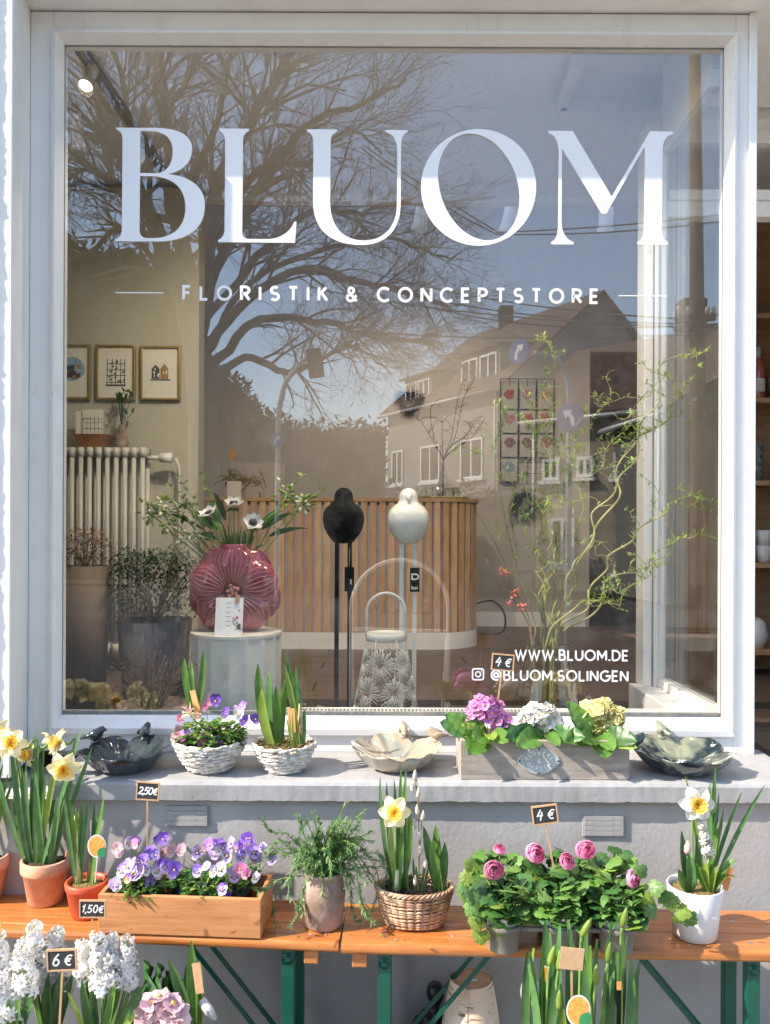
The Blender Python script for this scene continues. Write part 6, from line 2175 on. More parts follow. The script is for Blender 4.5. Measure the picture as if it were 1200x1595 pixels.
for (pxs) in ([(658, 1330), (656, 1270), (652, 1200)], [(657, 1335), (661, 1280), (650, 1215), (651, 1198)]):
    MB().tube(smooth_path([V((cb_.x, -.01, SZB))] + [W(x_, y_, YB-.02)-o for x_, y_ in pxs], 4), .0017, 6).build('twig', M['bark'], BK)
for (x_, y_, dx) in ((655, 1262, -4), (662, 1271, 5), (651, 1284, -5), (658, 1300, 5), (660, 1322, 4), (655, 1235, 3), (650, 1208, 0), (647, 1226, -3)):
    p, q = W(x_, y_+8, YB-.022)-o, W(x_+dx*.4, y_-9, YB-.024)-o
    MB().tube([p, p.lerp(q, .25), p.lerp(q, .6), q], [.002, .0062, .0058, .0012], 8).build('catkin', M['catkin'], BK)
for (x_, y_) in ((668, 1345), (652, 1372)):
    p, q = W(x_, y_+8, YB-.022)-o, W(x_, y_-9, YB-.024)-o
    MB().tube([p, p.lerp(q, .3), p.lerp(q, .65), q], [.002, .006, .0055, .0012], 8).build('catkin', M['catkin'], BK)

# ---- ranunculus tray
tr0 = G(875, 1488, BZ)
tang = radians(-2)
TRX, TRY = W(884, 1480, tr0.y).x, tr0.y
TR = thing('plant_tray', 'taupe plastic carry tray holding six ranunculus pots', 'tray', (TRX, TRY+.085, BZ+.0004), None, tang)
tm = MB()
cell = []
for r_ in range(2):
    for c_ in range(3):
        cx_, cy_ = -.145+.145*c_, -.045+.10*r_
        cell.append((cx_, cy_))
        tm.lathe([(.040, .001), (.046, .055), (.052, .058), (.054, .070), (.052, .072), (.047, .062)], 26, (cx_, cy_, 0))
        tm.lathe([(0, .001), (.040, .001)], 26, (cx_, cy_, 0))
tm.box((-.16, -.03, .056), (.16, .04, .066))
tm.box((-.12, -.075, .056), (.12, -.066, .0655)).box((-.12, .085, .056), (.12, .094, .0655))
tm.build('tray_body', M['tray'], TR)
def lobed():
    mb = MB()
    rr = random.Random(2)
    def lobe(o_, d_, L_, w_, z):
        d_ = V((d_[0], d_[1], 0)).normalized()
        s_ = V((-d_.y, d_.x, 0))
        p = V((o_[0], o_[1], 0))
        pts, ws = [], []
        for k in range(5):
            t_ = k/4
            pts.append(p + d_*L_*t_ + V((0, 0, z*t_ - .22*L_*t_*t_)))
            ws.append(w_*(.35, .75, 1.0, .9, .35)[k])
        mb.ribbon(pts, ws, s_, .22)
        for sg in (-1, 1):
            q = p + d_*L_*.45 + s_*sg*w_*.22 + V((0, 0, z*.45-.05*L_+.003))
            e_ = q + d_*L_*.42 + s_*sg*w_*.30 + V((0, 0, -.10*L_))
            mb.ribbon([q, q.lerp(e_, .4), q.lerp(e_, .8), e_], [w_*.4, w_*.58, w_*.52, w_*.2], s_, .15)
    lobe((0, .30), (0, 1), .70, .44, .10)
    for sg in (-1, 1):
        lobe((sg*.04, .28), (sg*1.1, .75), .58, .38, .06)
        lobe((sg*.02, .20), (sg*1.1, .12), .42, .30, .03)
    mb.ribbon([V((0, 0, -.04)), V((0, .15, 0)), V((0, .32, .02))], [.05, .05, .10], V((1, 0, 0)))
    return mb
RL = {k: lobed().mesh('leaf', [M[k]]) for k in ('leafr', 'leafd', 'leafy', 'leaf')}
def ranunculus_flower():
    mb = MB()
    rr = random.Random(8)
    for ring in range(6):
        n = (3, 4, 5, 6, 7, 8)[ring]
        r = .0035 + .0034*ring
        h = .022 - .0012*ring
        for k in range(n):
            a0 = 2*pi*k/n + ring*.7 + rr.uniform(-.25, .25)
            rk, hk = rr.uniform(.9, 1.16), rr.uniform(.85, 1.12)
            def at(u, v):
                a = a0 + (u-.5)*2*pi/n*1.5
                fl_ = sin(pi*min(1, .1+v*.86))
                rr_ = r*rk*(.55+.55*sin(pi*min(1, v*.62+.08))) * (1.0 - .30*v*v*(1 if ring < 4 else .35))
                return V((rr_*cos(a), rr_*sin(a), -.006 + h*hk*v*(1-.28*(2*u-1)**2) ))
            mb.grid(at, 6, 5)
    return mb.mesh('flower', [M['pink']])
RF = ranunculus_flower()
def rbud(t, e, n, sc, foot):
    f = inst(RF, 'flower', t, e, orient(n, RND.uniform(0, 6)), sc)
    MB().tube(quad_path(foot, V(foot).lerp(V(e), .5)+V((0, 0, .02)), V(e)-V(n).normalized()*.004, 8), .002, 6).build('flower_stem', M['stem'], t)
def ranunculus(ci, label, flowers, spread, nleaf=64):
    cx_, cy_ = cell[ci]
    R_ = Matrix.Rotation(tang, 3, 'Z')
    loc = TR.location + R_ @ V((cx_, cy_, .0022))
    t = thing('ranunculus', label, 'ranunculus', loc, 'ranunculus pots in the tray')
    MB().lathe([(0, .001), (.034, .001), (.0445, .088), (.046, .090), (.043, .090), (.040, .075), (0, .078)], 26).build('pot', M['whiteplastic'], t)
    inn_ = clump(MB(), (0, 0, .085), .060, .055, .09, 110, .034, 2, wfac=.5)
    stuff(inn_.build('inner_foliage', [M['leafd'], M['leafr']], t))
    for k in range(nleaf):
        a = RND.uniform(-pi, pi)
        q = RND.random()
        rx_, hz2 = spread
        el = RND.uniform(.05, 1.0)
        hz2 *= 1.0
        e = V((cos(a)*rx_*(.35+.65*sqrt(1-el*el*.8))*RND.uniform(.75, 1.1), sin(a)*rx_*.85*(.35+.65*sqrt(1-el*el*.8))*RND.uniform(.75, 1.1), .085+hz2*el*RND.uniform(.75, 1.05)))
        f = V((cos(a)+RND.uniform(-.4, .4), sin(a)+RND.uniform(-.4, .4), RND.uniform(-.35, .8))).normalized()
        sd = f.cross(V((RND.uniform(-.3, .3), RND.uniform(-.6, .1), 1))).normalized()
        up_ = sd.cross(f)
        L_ = RND.uniform(.032, .054)
        b0 = e - f*L_*.5
        inst(RL[RND.choice(['leafr', 'leafr', 'leafd', 'leaf', 'leafy'] if RND.random() < .6 else ['leafr', 'leafd', 'leaf'])], 'leaf', t, b0, Matrix((sd, f, up_)).transposed(), (L_*1.05, L_, L_))
        if k % 3 == 0:
            MB().tube(quad_path((e.x*.1, e.y*.1, .075), e*.5+V((0, 0, .05)), b0, 6), .0014, 5).build('leaf_stalk', M['stem'], t)
    for (px, py, dy, n, sc) in flowers:
        ee = W(px, py, loc.y+dy)-loc
        rbud(t, ee, n, sc, (ee.x*.2, ee.y*.2, .075))
    return t
ranunculus(3, 'ranunculus with a small closed pink bud at the back left of the tray', [(783, 1322, .0, (-.2, -.5, .8), .75), (774, 1354, -.075, (-.1, -.8, .45), 1.2)], (.085, .112))
ranunculus(4, 'ranunculus with a round pink bloom at the back middle of the tray', [(838, 1327, -.03, (.15, -.85, .45), 1.22), (888, 1340, -.05, (0, -.8, .6), 1.0)], (.085, .125))
ranunculus(5, 'ranunculus with the fullest pink bloom at the back right of the tray', [(917, 1322, -.03, (0, -.85, .5), 1.22)], (.085, .125))
ranunculus(0, 'ranunculus with leaves drooping over the front left of the tray', [], (.085, .080), 60)
ranunculus(1, 'bloomless ranunculus at the front middle of the tray', [], (.080, .090), 60)
ranunculus(2, 'ranunculus with a pink bloom leaning right at the front right of the tray', [(990, 1366, -.01, (.5, -.75, .35), 1.05)], (.080, .082), 60)
rt_ = [q for q in COL.objects if q.get('label', '').startswith('ranunculus with leaves drooping')][0]
for (px, py, L_, dx, dz) in ((748, 1440, .05, -.25, -.9), (754, 1462, .05, -.1, -.95), (790, 1450, .055, -.1, -.95), (806, 1428, .045, .3, -.7), (742, 1400, .048, -.9, -.2), (730, 1365, .045, -.95, .15), (738, 1418, .045, -.6, -.7), (724, 1385, .04, -.9, -.3), (735, 1345, .04, -.8, .5), (778, 1432, .045, .1, -.9)):
    e = W(px, py, rt_.location.y-.05)-rt_.location
    f = V((dx, -.25, dz)).normalized()
    sd = f.cross(V((0, -1, .25))).normalized()
    inst(RL[RND.choice(['leafy', 'leafr'])], 'leaf', rt_, e-f*L_*.5, Matrix((sd, f, sd.cross(f))).transposed() @ Matrix.Rotation(RND.uniform(-.5, .5), 3, 'Y') @ Matrix.Rotation(RND.uniform(-.4, .3), 3, 'X'), (L_*.85, L_*.85, L_*1.3))
rt2 = [q for q in COL.objects if q.get('label', '').startswith('ranunculus with a pink bloom leaning right')][0]
for (px, py, L_, dx, dz) in ((1030, 1380, .048, .8, .2), (1022, 1418, .048, .4, -.8), (1056, 1400, .05, .95, .1), (1072, 1418, .05, .9, -.4), (1086, 1432, .048, .8, -.6), (1008, 1355, .045, .6, .6), (1040, 1392, .045, .7, .3), (1018, 1400, .04, .5, -.3), (1066, 1432, .04, .6, -.7)):
    e = W(px, py, rt2.location.y-.05)-rt2.location
    f = V((dx, -.2, dz)).normalized()
    sd = f.cross(V((0, -1, .45))).normalized()
    inst(RL[RND.choice(['leafy', 'leafr', 'leaf'])], 'leaf', rt2, e-f*L_*.5, Matrix((sd, f, sd.cross(f))).transposed() @ Matrix.Rotation(RND.uniform(-.5, .5), 3, 'Y') @ Matrix.Rotation(RND.uniform(-.4, .3), 3, 'X'), (L_*.85, L_*.85, L_*1.3))
MB().tube(quad_path((.02, -.01, .08), (.06, -.03, .11), W(1060, 1402, rt2.location.y-.05)-rt2.location, 8), .0018, 5).build('leaf_stalk', M['stem'], rt2)
price_tag(833, 873, 1252, 1282, TRY+.09, 1375, '4€', 'chalkboard tag priced 4 euros rising tilted above the ranunculus tray', foot_px=872, roll=-.13)

# ---- white pot at the right
WP = thing('mixed_bulb_pot', 'white pot with a daffodil, white hyacinth and tulip at the right bench end', 'potted plant', G(1101, 1469, BZ)+V((0, .056, .0004)), 'potted plants on the benches')
o = WP.location
wr1 = 42/F*(o.y+2.75)
whh = W(1100, 1388, o.y-wr1).z-BZ-.006
pot_lathe(WP, wr1*.78, wr1, whh, M['whiteplastic'], 0, 0, 40, 'moss')
YW = o.y
bs = whh-.012
e = W(1089, 1247, YW-.05)-o
put_daffodil(WP, e, (-.12, -1, .1), 1.05, DAF2, (.0, .01, bs))
for (bx, tx, ty, w_, dy, c, bn) in ((1112, 1118, 1190, .014, .02, 'leafb', .0), (1112, 1110, 1215, .014, .0, 'leafb', 0), (1114, 1195, 1218, .013, .01, 'leafb', -.02), (1114, 1160, 1228, .013, .02, 'leafb', -.015), (1110, 1132, 1252, .014, 0, 'leafb', 0), (1104, 1085, 1262, .014, .03, 'leaf', 0), (1108, 1124, 1230, .013, .03, 'leafb', 0), (1106, 1072, 1205, .013, .03, 'leafy', 0), (1110, 1122, 1280, .016, -.02, 'leaf', .0)):
    b0 = W(bx, 1390, YW)-o
    strap(WP, V((b0.x, RND.uniform(-.01, .015), bs)), W(tx, ty, YW+dy)-o, w_, (bn, 0, 0), M[c], side=(1, RND.uniform(-.6, .6), 0))
# tulip
for (bx, tx, ty, w_, dy, c, bn) in ((1078, 1066, 1290, .022, -.02, 'leafb', -.012), (1080, 1090, 1295, .020, .0, 'leafb', .02), (1078, 1062, 1350, .022, -.03, 'leaf', -.01), (1080, 1078, 1325, .024, -.03, 'leafb', .008)):
    b0 = W(bx, 1385, YW-.02)-o
    strap(WP, V((b0.x, -.02, bs)), W(tx, ty, YW-.02+dy)-o, w_, (bn, 0, 0), M[c], side=(1, RND.uniform(-.4, .4), 0), fold=.6)
tb = MB()
p = W(1075, 1327, YW-.035)-o
tb.tube([p, p+V((0, 0, .010)), p+V((.001, 0, .024)), p+V((.002, 0, .037))], [.005, .0105, .010, .002], 12)
tb.build('tulip_bud', M['palepink'], WP)
MB().tube([V((p.x+.006, -.02, bs)), p], .0025, 6).build('flower_stem', M['stem'], WP)
# hyacinth
def star_floret(m1):
    mb = MB()
    for k in range(6):
        a = 2*pi*k/6
        d_ = V((cos(a), sin(a), 0))
        s_ = V((-sin(a), cos(a), 0))
        mb.ribbon([V((0, 0, 0)), d_*.005+V((0, 0, .003)), d_*.009+V((0, 0, .002)), d_*.0115+V((0, 0, -.003))], [.0035, .0058, .0052, .0008], s_, .15)
    mb.tube([(0, 0, -.008), (0, 0, .001)], [.0015, .0026], 5)
    return mb
SF = star_floret('white')
M['hywhite'] = mat('hyacinth_white', (.82, .79, .745), .55, .06, 90, transl=.25)
def flower_spike(t, foot, top, n, w, m=None, taper=.5, sc=1.0):
    foot, top = V(foot), V(top)
    mb = MB()
    ax = (top-foot)
    for k in range(n):
        u = (k+.5)/n
        a = k*2.39996 + RND.uniform(-.3, .3)
        p = foot + ax*u
        ww = w*(1-taper*u**1.6)*(.75+.25*min(1, u*4))
        d_ = V((cos(a), sin(a), RND.uniform(-.25, .55)))
        ww *= RND.uniform(.7, 1.2)
        q = p + V((cos(a)*ww, sin(a)*ww, RND.uniform(-.008, .008)))
        R_ = orient(d_, RND.uniform(0, 6)).to_4x4()
        Mx = Matrix.Translation(q) @ R_ @ Matrix.Scale(sc*RND.uniform(.85, 1.2)*(1-.25*u), 4)
        mb.add([Mx @ V(v) for v in SF.v], SF.f, 0)
    mb.tube([foot-ax*.1, top], [.0035, .0018], 6, 1)
    mb.build('flower_spike', [m or M['hywhite'], M['stem']], t)
hf = W(1110, 1330, YW-.05)-o
flower_spike(WP, hf, W(1098, 1282, YW-.05)-o, 26, .014, sc=1.0)
MB().tube([V((.012, -.02, bs)), hf], .003, 6).build('flower_stem', M['stem'], WP)
for (tx, ty, w_, c, bx) in ((1155, 1335, .018, 'leaf', 1116), (1152, 1362, .016, 'leafy', 1116), (1090, 1340, .016, 'leaf', 1110), (1106, 1338, .016, 'leafy', 1110), (1122, 1345, .016, 'leafy', 1114)):
    b0 = W(bx, 1392, YW-.03)-o
    strap(WP, V((b0.x, -.025, bs)), W(tx, ty, YW-.05)-o, w_, (-.006, 0, .035 if tx > 1140 else 0), M[c], side=(.6, -.7, .3), fold=.4)
MB().bar(W(1134, 1382, YW)-o, W(1142, 1346, YW)-o, .020, .001, up=(0, 1, .2)).build('plant_label', bpy.data.materials['orange_card'], WP, smooth=False)
sk = W(1133, 1430, o.y-wr1)-o
tilt_a = radians(-55)
st_ = MB().box((-.011, -.0003, -.006), (.011, .0003, .006))
st_.xform(Matrix.Translation((wr1*.86*sin(radians(33)), -wr1*.905*cos(radians(33)), sk.z)) @ Matrix.Rotation(radians(33), 4, 'Z') @ Matrix.Rotation(.5, 4, 'Y') @ Matrix.Rotation(radians(-5), 4, 'X'))
st_.build('price_sticker', M['vinyl'], WP, smooth=False)

# ================================================================== FOREGROUND AT THE PICTURE'S BOTTOM
STZ = .335
std = thing('plant_stand', 'low weathered wooden plant stand carrying the white hyacinths', 'stand', (W(110, 1600, -.82).x, -.80, GZ))
for k in range(3):
    boxo('plank', (-.42, -.17+.115*k, STZ-GZ-.022), (.42, -.06+.115*k, STZ-GZ), M['boxgrey'], std, .003)
for sx in (-.38, .38):
    for sy in (-.14, .14):
        boxo('leg', (sx-.02, sy-.02, 0), (sx+.02, sy+.02, STZ-GZ-.0225), M['boxgrey'], std, .002)
def bulb_pot(px, Y, label, name, cat, group, potm, r=.055, h=.085, z=STZ):
    t = thing(name, label, cat, (W(px, 1590, Y).x, Y, z+.0005), group)
    pot_lathe(t, r*.78, r, h, potm, .012, .002)
    return t, h-.014
def hyacinth(px, Y, label, spikes, leaves, potm='brownplastic', h=.085):
    t, b0z = bulb_pot(px, Y, label, 'hyacinth', 'hyacinth', 'white hyacinths in front of the bench', M[potm], .056, h)
    o = t.location
    for (x0, y0, x1, y1, n, w) in spikes:
        a_, b__ = W(x0, y0, Y+RND.uniform(-.03, .02))-o, W(x1, y1, Y+RND.uniform(-.03, .02))-o
        flower_spike(t, a_, b__, int(n*.95), w*1.22, sc=1.4)
        MB().tube(quad_path((a_.x*.3, 0, b0z), (a_.x*.7, 0, (b0z+a_.z)/2), a_, 6), .004, 6).build('flower_stem', M['stem'], t)
    for (tx, ty, w_, c, lift) in leaves:
        e = W(tx, ty, Y+RND.uniform(-.07, .0))-o
        strap(t, (e.x*.18, -.005, b0z), e, w_, (0, 0, lift), M[c], side=(1, RND.uniform(-.8, .4), RND.uniform(-.3, .3)), fold=.5)
HY = -.80
hyacinth(20, HY-.02, 'white hyacinths at the left picture edge, below the bench end', [(28, 1590, 24, 1500, 44, .024), (6, 1560, 2, 1466, 40, .022), (48, 1550, 40, 1478, 38, .022), (-10, 1540, -6, 1450, 36, .02), (12, 1590, 20, 1530, 34, .026)], [(38, 1560, .026, 'leaf', .03), (2, 1595, .024, 'leafy', .02), (60, 1550, .024, 'leafb', .02), (20, 1560, .02, 'leaf', 0)])
hyacinth(82, HY+.04, 'white hyacinths behind the chalkboard tag priced 6 euros', [(62, 1535, 58, 1446, 44, .020), (92, 1540, 94, 1452, 44, .019), (72, 1550, 74, 1468, 40, .02), (108, 1560, 112, 1500, 26, .016), (48, 1530, 46, 1470, 30, .02), (80, 1545, 80, 1490, 30, .02)], [(82, 1520, .026, 'leafd', .0), (102, 1515, .026, 'leafd', 0), (60, 1530, .022, 'leaf', 0), (120, 1520, .024, 'leafd', 0), (95, 1530, .02, 'leafb', 0)])
hyacinth(160, HY, 'white hyacinths with a single fallen star bloom, right of the 6 euro tag', [(172, 1540, 158, 1460, 50, .022), (180, 1535, 178, 1462, 44, .021), (140, 1530, 134, 1474, 34, .017), (206, 1525, 204, 1468, 30, .016), (166, 1540, 168, 1490, 36, .022), (210, 1540, 200, 1500, 20, .014)], [(113, 1550, .026, 'leafy', .035), (236, 1534, .020, 'leafd', .03), (146, 1524, .024, 'leaf', .0), (134, 1530, .024, 'leafd', 0), (200, 1508, .020, 'leaf', .0), (188, 1530, .022, 'leaf', 0), (222, 1580, .016, 'leafy', .01), (150, 1520, .02, 'leafb', 0)])
hy3 = [q for q in COL.objects if q.get('label', '').startswith('white hyacinths with a single')][0]
sfm = MB()
sfm.add(SF.v, SF.f)
inst(sfm.mesh('flower', [mat('pale_blue_petal', (.66, .74, .80), .5, .05, 40, transl=.2)]), 'flower', hy3, W(163, 1550, HY-.09)-hy3.location, orient((0, -1, .3)), 1.35)
price_tag(129, 170, 1406, 1434, -.66, 1560, '1,50€', 'chalkboard tag priced 1,50 euros in front of the red pot', foot_px=146, roll=.0, th=.40)
price_tag(79, 126, 1483, 1517, -.90, 1640, '6€', 'chalkboard tag priced 6 euros among the white hyacinths', foot_px=98, roll=-.05, th=.5)
# pink primrose, tulip sprout and driftwood
t, b0z = bulb_pot(258, -.80, 'pink primrose in a dark pot at the bottom, left of the tagged tulip leaves', 'primrose', 'primrose', None, M['darkplastic'], .05, .075)
o = t.location
bpy.data.objects.remove([c for c in t.children if c.name.startswith('pot')][0])
primrose_loc = V(o)
pz = primrose(tuple(primrose_loc), 'pink primrose', 'palepink', [(258, 1572, .034, .026, 20), (240, 1585, .022, .018, 8), (280, 1580, .022, .018, 8)], [(230, 1562, .9, 'leafd'), (285, 1540, .9, 'leafd'), (240, 1540, .8, 'leafd'), (222, 1592, .9, 'leafd'), (300, 1585, .8, 'leafd')], -.83, sc=1.75, group=None, ldy=.055, lsc=.7)
bpy.data.objects.remove([c for c in t.children][0])
bpy.data.objects.remove(t)
pz['label'] = 'pale pink primrose at the bottom, left of the tagged tulip leaves'
t, b0z = bulb_pot(304, -.78, 'tulip leaves with a kraft paper tag in a pot at the bottom', 'tulip_sprout', 'potted plant', None, M['darkplastic'], .055, .08)
o = t.location
for (bx, tx, ty, w_, dy, c, bn) in ((312, 304, 1468, .030, .0, 'leaf', (.0, 0, 0)), (310, 269, 1498, .028, -.03, 'leafb', (.01, 0, .03)), (313, 318, 1500, .024, .02, 'leafy', (0, 0, 0)), (312, 296, 1505, .026, .01, 'leafb', (0, 0, 0))):
    b0 = W(bx, 1600, -.78)-o
    strap(t, (b0.x, 0, b0z), W(tx, ty, -.78+dy)-o, w_, bn, M[c], side=(1, RND.uniform(-.3, .3), 0), fold=.55)
MB().bar(W(318, 1550, -.83)-o, W(311, 1503, -.826)-o, .019, .001, up=(0, 1, 0)).build('kraft_tag', mat('salmon_kraft', (.60, .32, .17), .8, .08, 80), t, smooth=False)
MB().tube([W(320, 1560, -.78)-o, W(332, 1578, -.79)-o, W(343, 1590, -.8)-o], [.010, .013, .005], 9).build('driftwood', mat('driftwood', (.42, .41, .40), .9, .25, 30, .5, 50), t)
MB().tube([W(300, 1555, -.75)-o, W(306, 1580, -.76)-o], [.005, .010], 8).build('driftwood', bpy.data.materials['driftwood'], t)
boxo('plank', (.425, -.17, STZ-GZ-.022), (.60, .17, STZ-GZ), M['boxgrey'], std, .003)

# black figurine of a seated hugging person
fg = W(680, 1548, -.38)
FG = thing('figurine', 'smooth black abstract seated figurine on the pavement under the right bench', 'figurine', (fg.x, -.38, GZ))
H_ = W(680, 1526, -.38).z-GZ
sfac = H_/.30
b_ = MB()
fm_ = mat('black_ceramic', (.012, .012, .013), .32, .2, 30)
cu = [(0, 0, .0), (0, 0, .03), (-.006, 0, .075), (-.010, 0, .125), (-.006, 0, .165), (.0, 0, .195), (.006, -.002, .212), (.010, -.004, .228), (.010, -.005, .25), (.009, -.005, .272), (.008, -.004, .292), (.008, -.004, .30)]
b_.tube([V(p)*sfac for p in cu], [q*sfac for q in (.055, .058, .050, .042, .046, .036, .016, .013, .026, .029, .019, .002)], 20)
for sg in (-1, 1):
    b_.tube([V(p)*sfac for p in ((sg*.035, 0, .185), (sg*.058, -.012, .15), (sg*.055, -.045, .115), (sg*.02, -.068, .125), (-sg*.012, -.07, .13))], [q*sfac for q in (.018, .017, .014, .012, .009)], 12)
    b_.tube([V(p)*sfac for p in ((sg*.025, -.01, .045), (sg*.04, -.06, .10), (sg*.035, -.085, .06), (sg*.03, -.095, .012), (sg*.03, -.12, .008))], [q*sfac for q in (.032, .026, .020, .016, .010)], 12)
body = b_.build('body', fm_, FG)
rmo = body.modifiers.new('remesh', 'REMESH')
rmo.mode = 'VOXEL'
rmo.voxel_size = .004
rmo.use_smooth_shade = True
smo = body.modifiers.new('smooth', 'SMOOTH')
smo.iterations = 8

# birch bark planter
bp0 = W(740, 1540, -.45)
BPT = thing('birch_log_planter', 'upturned cone of white birch bark with a sawn wooden top', 'planter', (W(741, 1525, -.45).x, -.45, GZ))
zt = W(741, 1522, -.45).z-GZ
rt_p = 32/F*2.3
M['birch'] = mat('birch_bark', (.60, .43, .30), .85, .12, 9, .4, 40, c2=(.80, .66, .50))
def bnd():
    m = M['birch']
    nt = m.node_tree
    N, L = nt.nodes, nt.links
    P = N['Principled BSDF']
    old = P.inputs['Base Color'].links[0].from_socket
    tc = N.new('ShaderNodeTexCoord')
    mp = N.new('ShaderNodeMapping')
    mp.inputs['Scale'].default_value = (22, 22, 150)
    L.new(tc.outputs['Object'], mp.inputs[0])
    nz = N.new('ShaderNodeTexNoise')
    nz.inputs['Scale'].default_value = 1.0
    nz.inputs['Detail'].default_value = 3
    L.new(mp.outputs[0], nz.inputs['Vector'])
    cr = N.new('ShaderNodeValToRGB')
    cr.color_ramp.elements[0].position = .60
    cr.color_ramp.elements[1].position = .66
    L.new(nz.outputs[0], cr.inputs[0])
    mx = N.new('ShaderNodeMix')
    mx.data_type = 'RGBA'
    L.new(cr.outputs[0], mx.inputs[0])
    L.new(old, mx.inputs[6])
    mx.inputs[7].default_value = (.20, .13, .09, 1)
    L.new(mx.outputs[2], P.inputs['Base Color'])
bnd()
b_ = MB()
b_.grid(lambda u, v: V(((rt_p + .052*(1-v)**.9)*cos(2*pi*u*1.0+1.9)*(1+.02*sin(u*9)), (rt_p+.052*(1-v)**.9)*sin(2*pi*u+1.9), zt*v)), 48, 10)
b_.build('bark', M['birch'], BPT)
b_ = MB().grid(lambda u, v: V(((rt_p+.054*(1-v)**.9)*cos(4.35+.10*u), (rt_p+.054*(1-v)**.9)*sin(4.35+.10*u)-.002, zt*v*.995)), 4, 8)
b_.build('bark_seam', M['birch'], BPT)
MB().lathe([(rt_p*.96, zt-.004), (rt_p*.96, zt-.006), (0, zt-.006)], 40).build('wood_top', mat('cut_wood', (.62, .40, .22), .8, .08, 40, c2=(.72, .51, .32)), BPT, smooth=False)
boxo('price_sticker', (-.012, -.006, zt-.0058), (.016, .004, zt-.0052), M['vinyl'], BPT)

# bucket of daffodil shoots at the front right
def shoots(px, Y, r, label, leaves, buds, seedn, z=STZ-.03, potm='whiteplastic'):
    t, b0z = bulb_pot(px, Y, label, 'daffodil_shoots', 'potted plant', 'daffodil shoots in front of the bench', M[potm], r, .075, z)
    o = t.location
    for (bx, tx, ty, w_, dy, c) in leaves:
        b0 = W(bx, 1600, Y+dy*.5)-o
        strap(t, (max(-r*.8, min(r*.8, b0.x)), dy*.4, b0z), W(tx, ty, Y+dy)-o, w_*1.5, (RND.uniform(-.028, .028), RND.uniform(-.02, .01), 0), M[c], side=(1, RND.uniform(-.7, .7), 0), twist=RND.uniform(-.5, .5), fold=.3, blunt=True)
    for (x_, y_, bend) in buds:
        e = W(x_, y_, Y-.03)-o
        pth_ = smooth_path([(max(-r*.7, min(r*.7, e.x*.7)), 0, b0z), V((e.x*.92, -.02, e.z-.06)), V((e.x-.001, -.03, e.z-.012)), e], 5)
        MB().tube(pth_, .0035, 7).build('flower_stem', M['stem'], t)
        d_ = V((bend, -.1, 1)).normalized()
        MB().tube([e-d_*.004, e+d_*.008, e+d_*.02, e+d_*.034, e+d_*.046], [.0035, .0072, .0078, .0055, .001], 9).build('flower_bud', M['leafy'], t)
    return t
SY = -.86
s1 = shoots(845, SY, .062, 'daffodil shoots with a white label at the left of the front group', [(830, 832, 1485, .013, .0, 'leafb'), (834, 828, 1480, .013, .01, 'leafb'), (838, 838, 1475, .012, .02, 'leaf'), (843, 830, 1500, .014, -.02, 'leafb'), (850, 856, 1433, .014, .03, 'leafb'), (856, 862, 1450, .014, .02, 'leafb'), (860, 850, 1470, .014, 0, 'leaf'), (866, 877, 1480, .013, -.02, 'leafb')], [(876, 1508, .05), (862, 1500, .25)], 1)
o = s1.location
lb = MB()
lb.add([W(833+18*cos(a)*(1 if abs(cos(a)) < .9 else .9), 1543+22*sin(a), SY+.03)-o for a in [2*pi*k/16 for k in range(16)]], [tuple(range(16))])
lb.tube([W(846, 1600, SY+.03)-o, W(838, 1560, SY+.031)-o], .0018, 5)
lb.build('plant_label', M['whiteplastic'], s1, smooth=False)
flower_label(s1, o, 855, 1522, 8, 20, SY+.02, (858, 1590))
s2 = shoots(905, SY-.02, .066, 'daffodil shoots with an orange flower label in the middle of the front group', [(880, 878, 1440, .014, .03, 'leafb'), (890, 891, 1430, .015, .03, 'leafb'), (884, 870, 1475, .014, 0, 'leafb'), (898, 893, 1445, .013, .02, 'leafb'), (905, 925, 1470, .014, .0, 'leaf'), (915, 914, 1495, .015, -.02, 'leafb'), (922, 936, 1460, .014, .01, 'leafb'), (928, 950, 1520, .016, -.03, 'leaf'), (900, 880, 1530, .015, -.03, 'leafb'), (890, 884, 1570, .016, -.04, 'leafy'), (910, 902, 1500, .015, 0, 'leafb'), (935, 963, 1478, .015, 0, 'leafb'), (918, 920, 1440, .013, .03, 'leafb')], [(935, 1530, 0), (912, 1455, .5), (878, 1570, 0), (953, 1495, .1)], 2)
flower_label(s2, s2.location, 908, 1572, 19, 25, SY-.09, (905, 1625))
s3 = shoots(972, SY, .062, 'daffodil shoots with a dark striped stick label at the right of the front group', [(950, 958, 1432, .014, .03, 'leafb'), (956, 974, 1450, .014, .02, 'leafb'), (962, 982, 1455, .014, .0, 'leaf'), (970, 968, 1480, .015, .0, 'leafb'), (978, 990, 1490, .015, -.01, 'leafb'), (985, 1003, 1495, .014, .0, 'leafb'), (964, 952, 1500, .015, -.02, 'leafb'), (990, 1000, 1505, .014, .01, 'leaf'), (966, 960, 1520, .014, -.03, 'leafb'), (980, 975, 1530, .015, -.03, 'leafy')], [(953, 1490, 0), (975, 1440, .2)], 3)
o = s3.location
mb = MB().bar(W(971, 1600, SY-.06)-o, W(971, 1540, SY-.06)-o, .010, .001, 0, up=(0, 1, 0)).bar(W(971, 1539, SY-.06)-o, W(971, 1526, SY-.06)-o, .010, .001, 1, up=(0, 1, 0))
mb.build('stick_label', [M['black'], bpy.data.materials['orange_card']], s3, smooth=False)
price_tag(879, 915, 1474, 1508, SY-.08, 1640, '', 'blank kraft card on a stick among the daffodil shoots', foot_px=899, roll=.1, kraft=True)
st2 = thing('plant_stand', 'low wooden plant stand carrying the daffodil shoots', 'stand', (W(905, 1600, SY).x, SY, GZ))
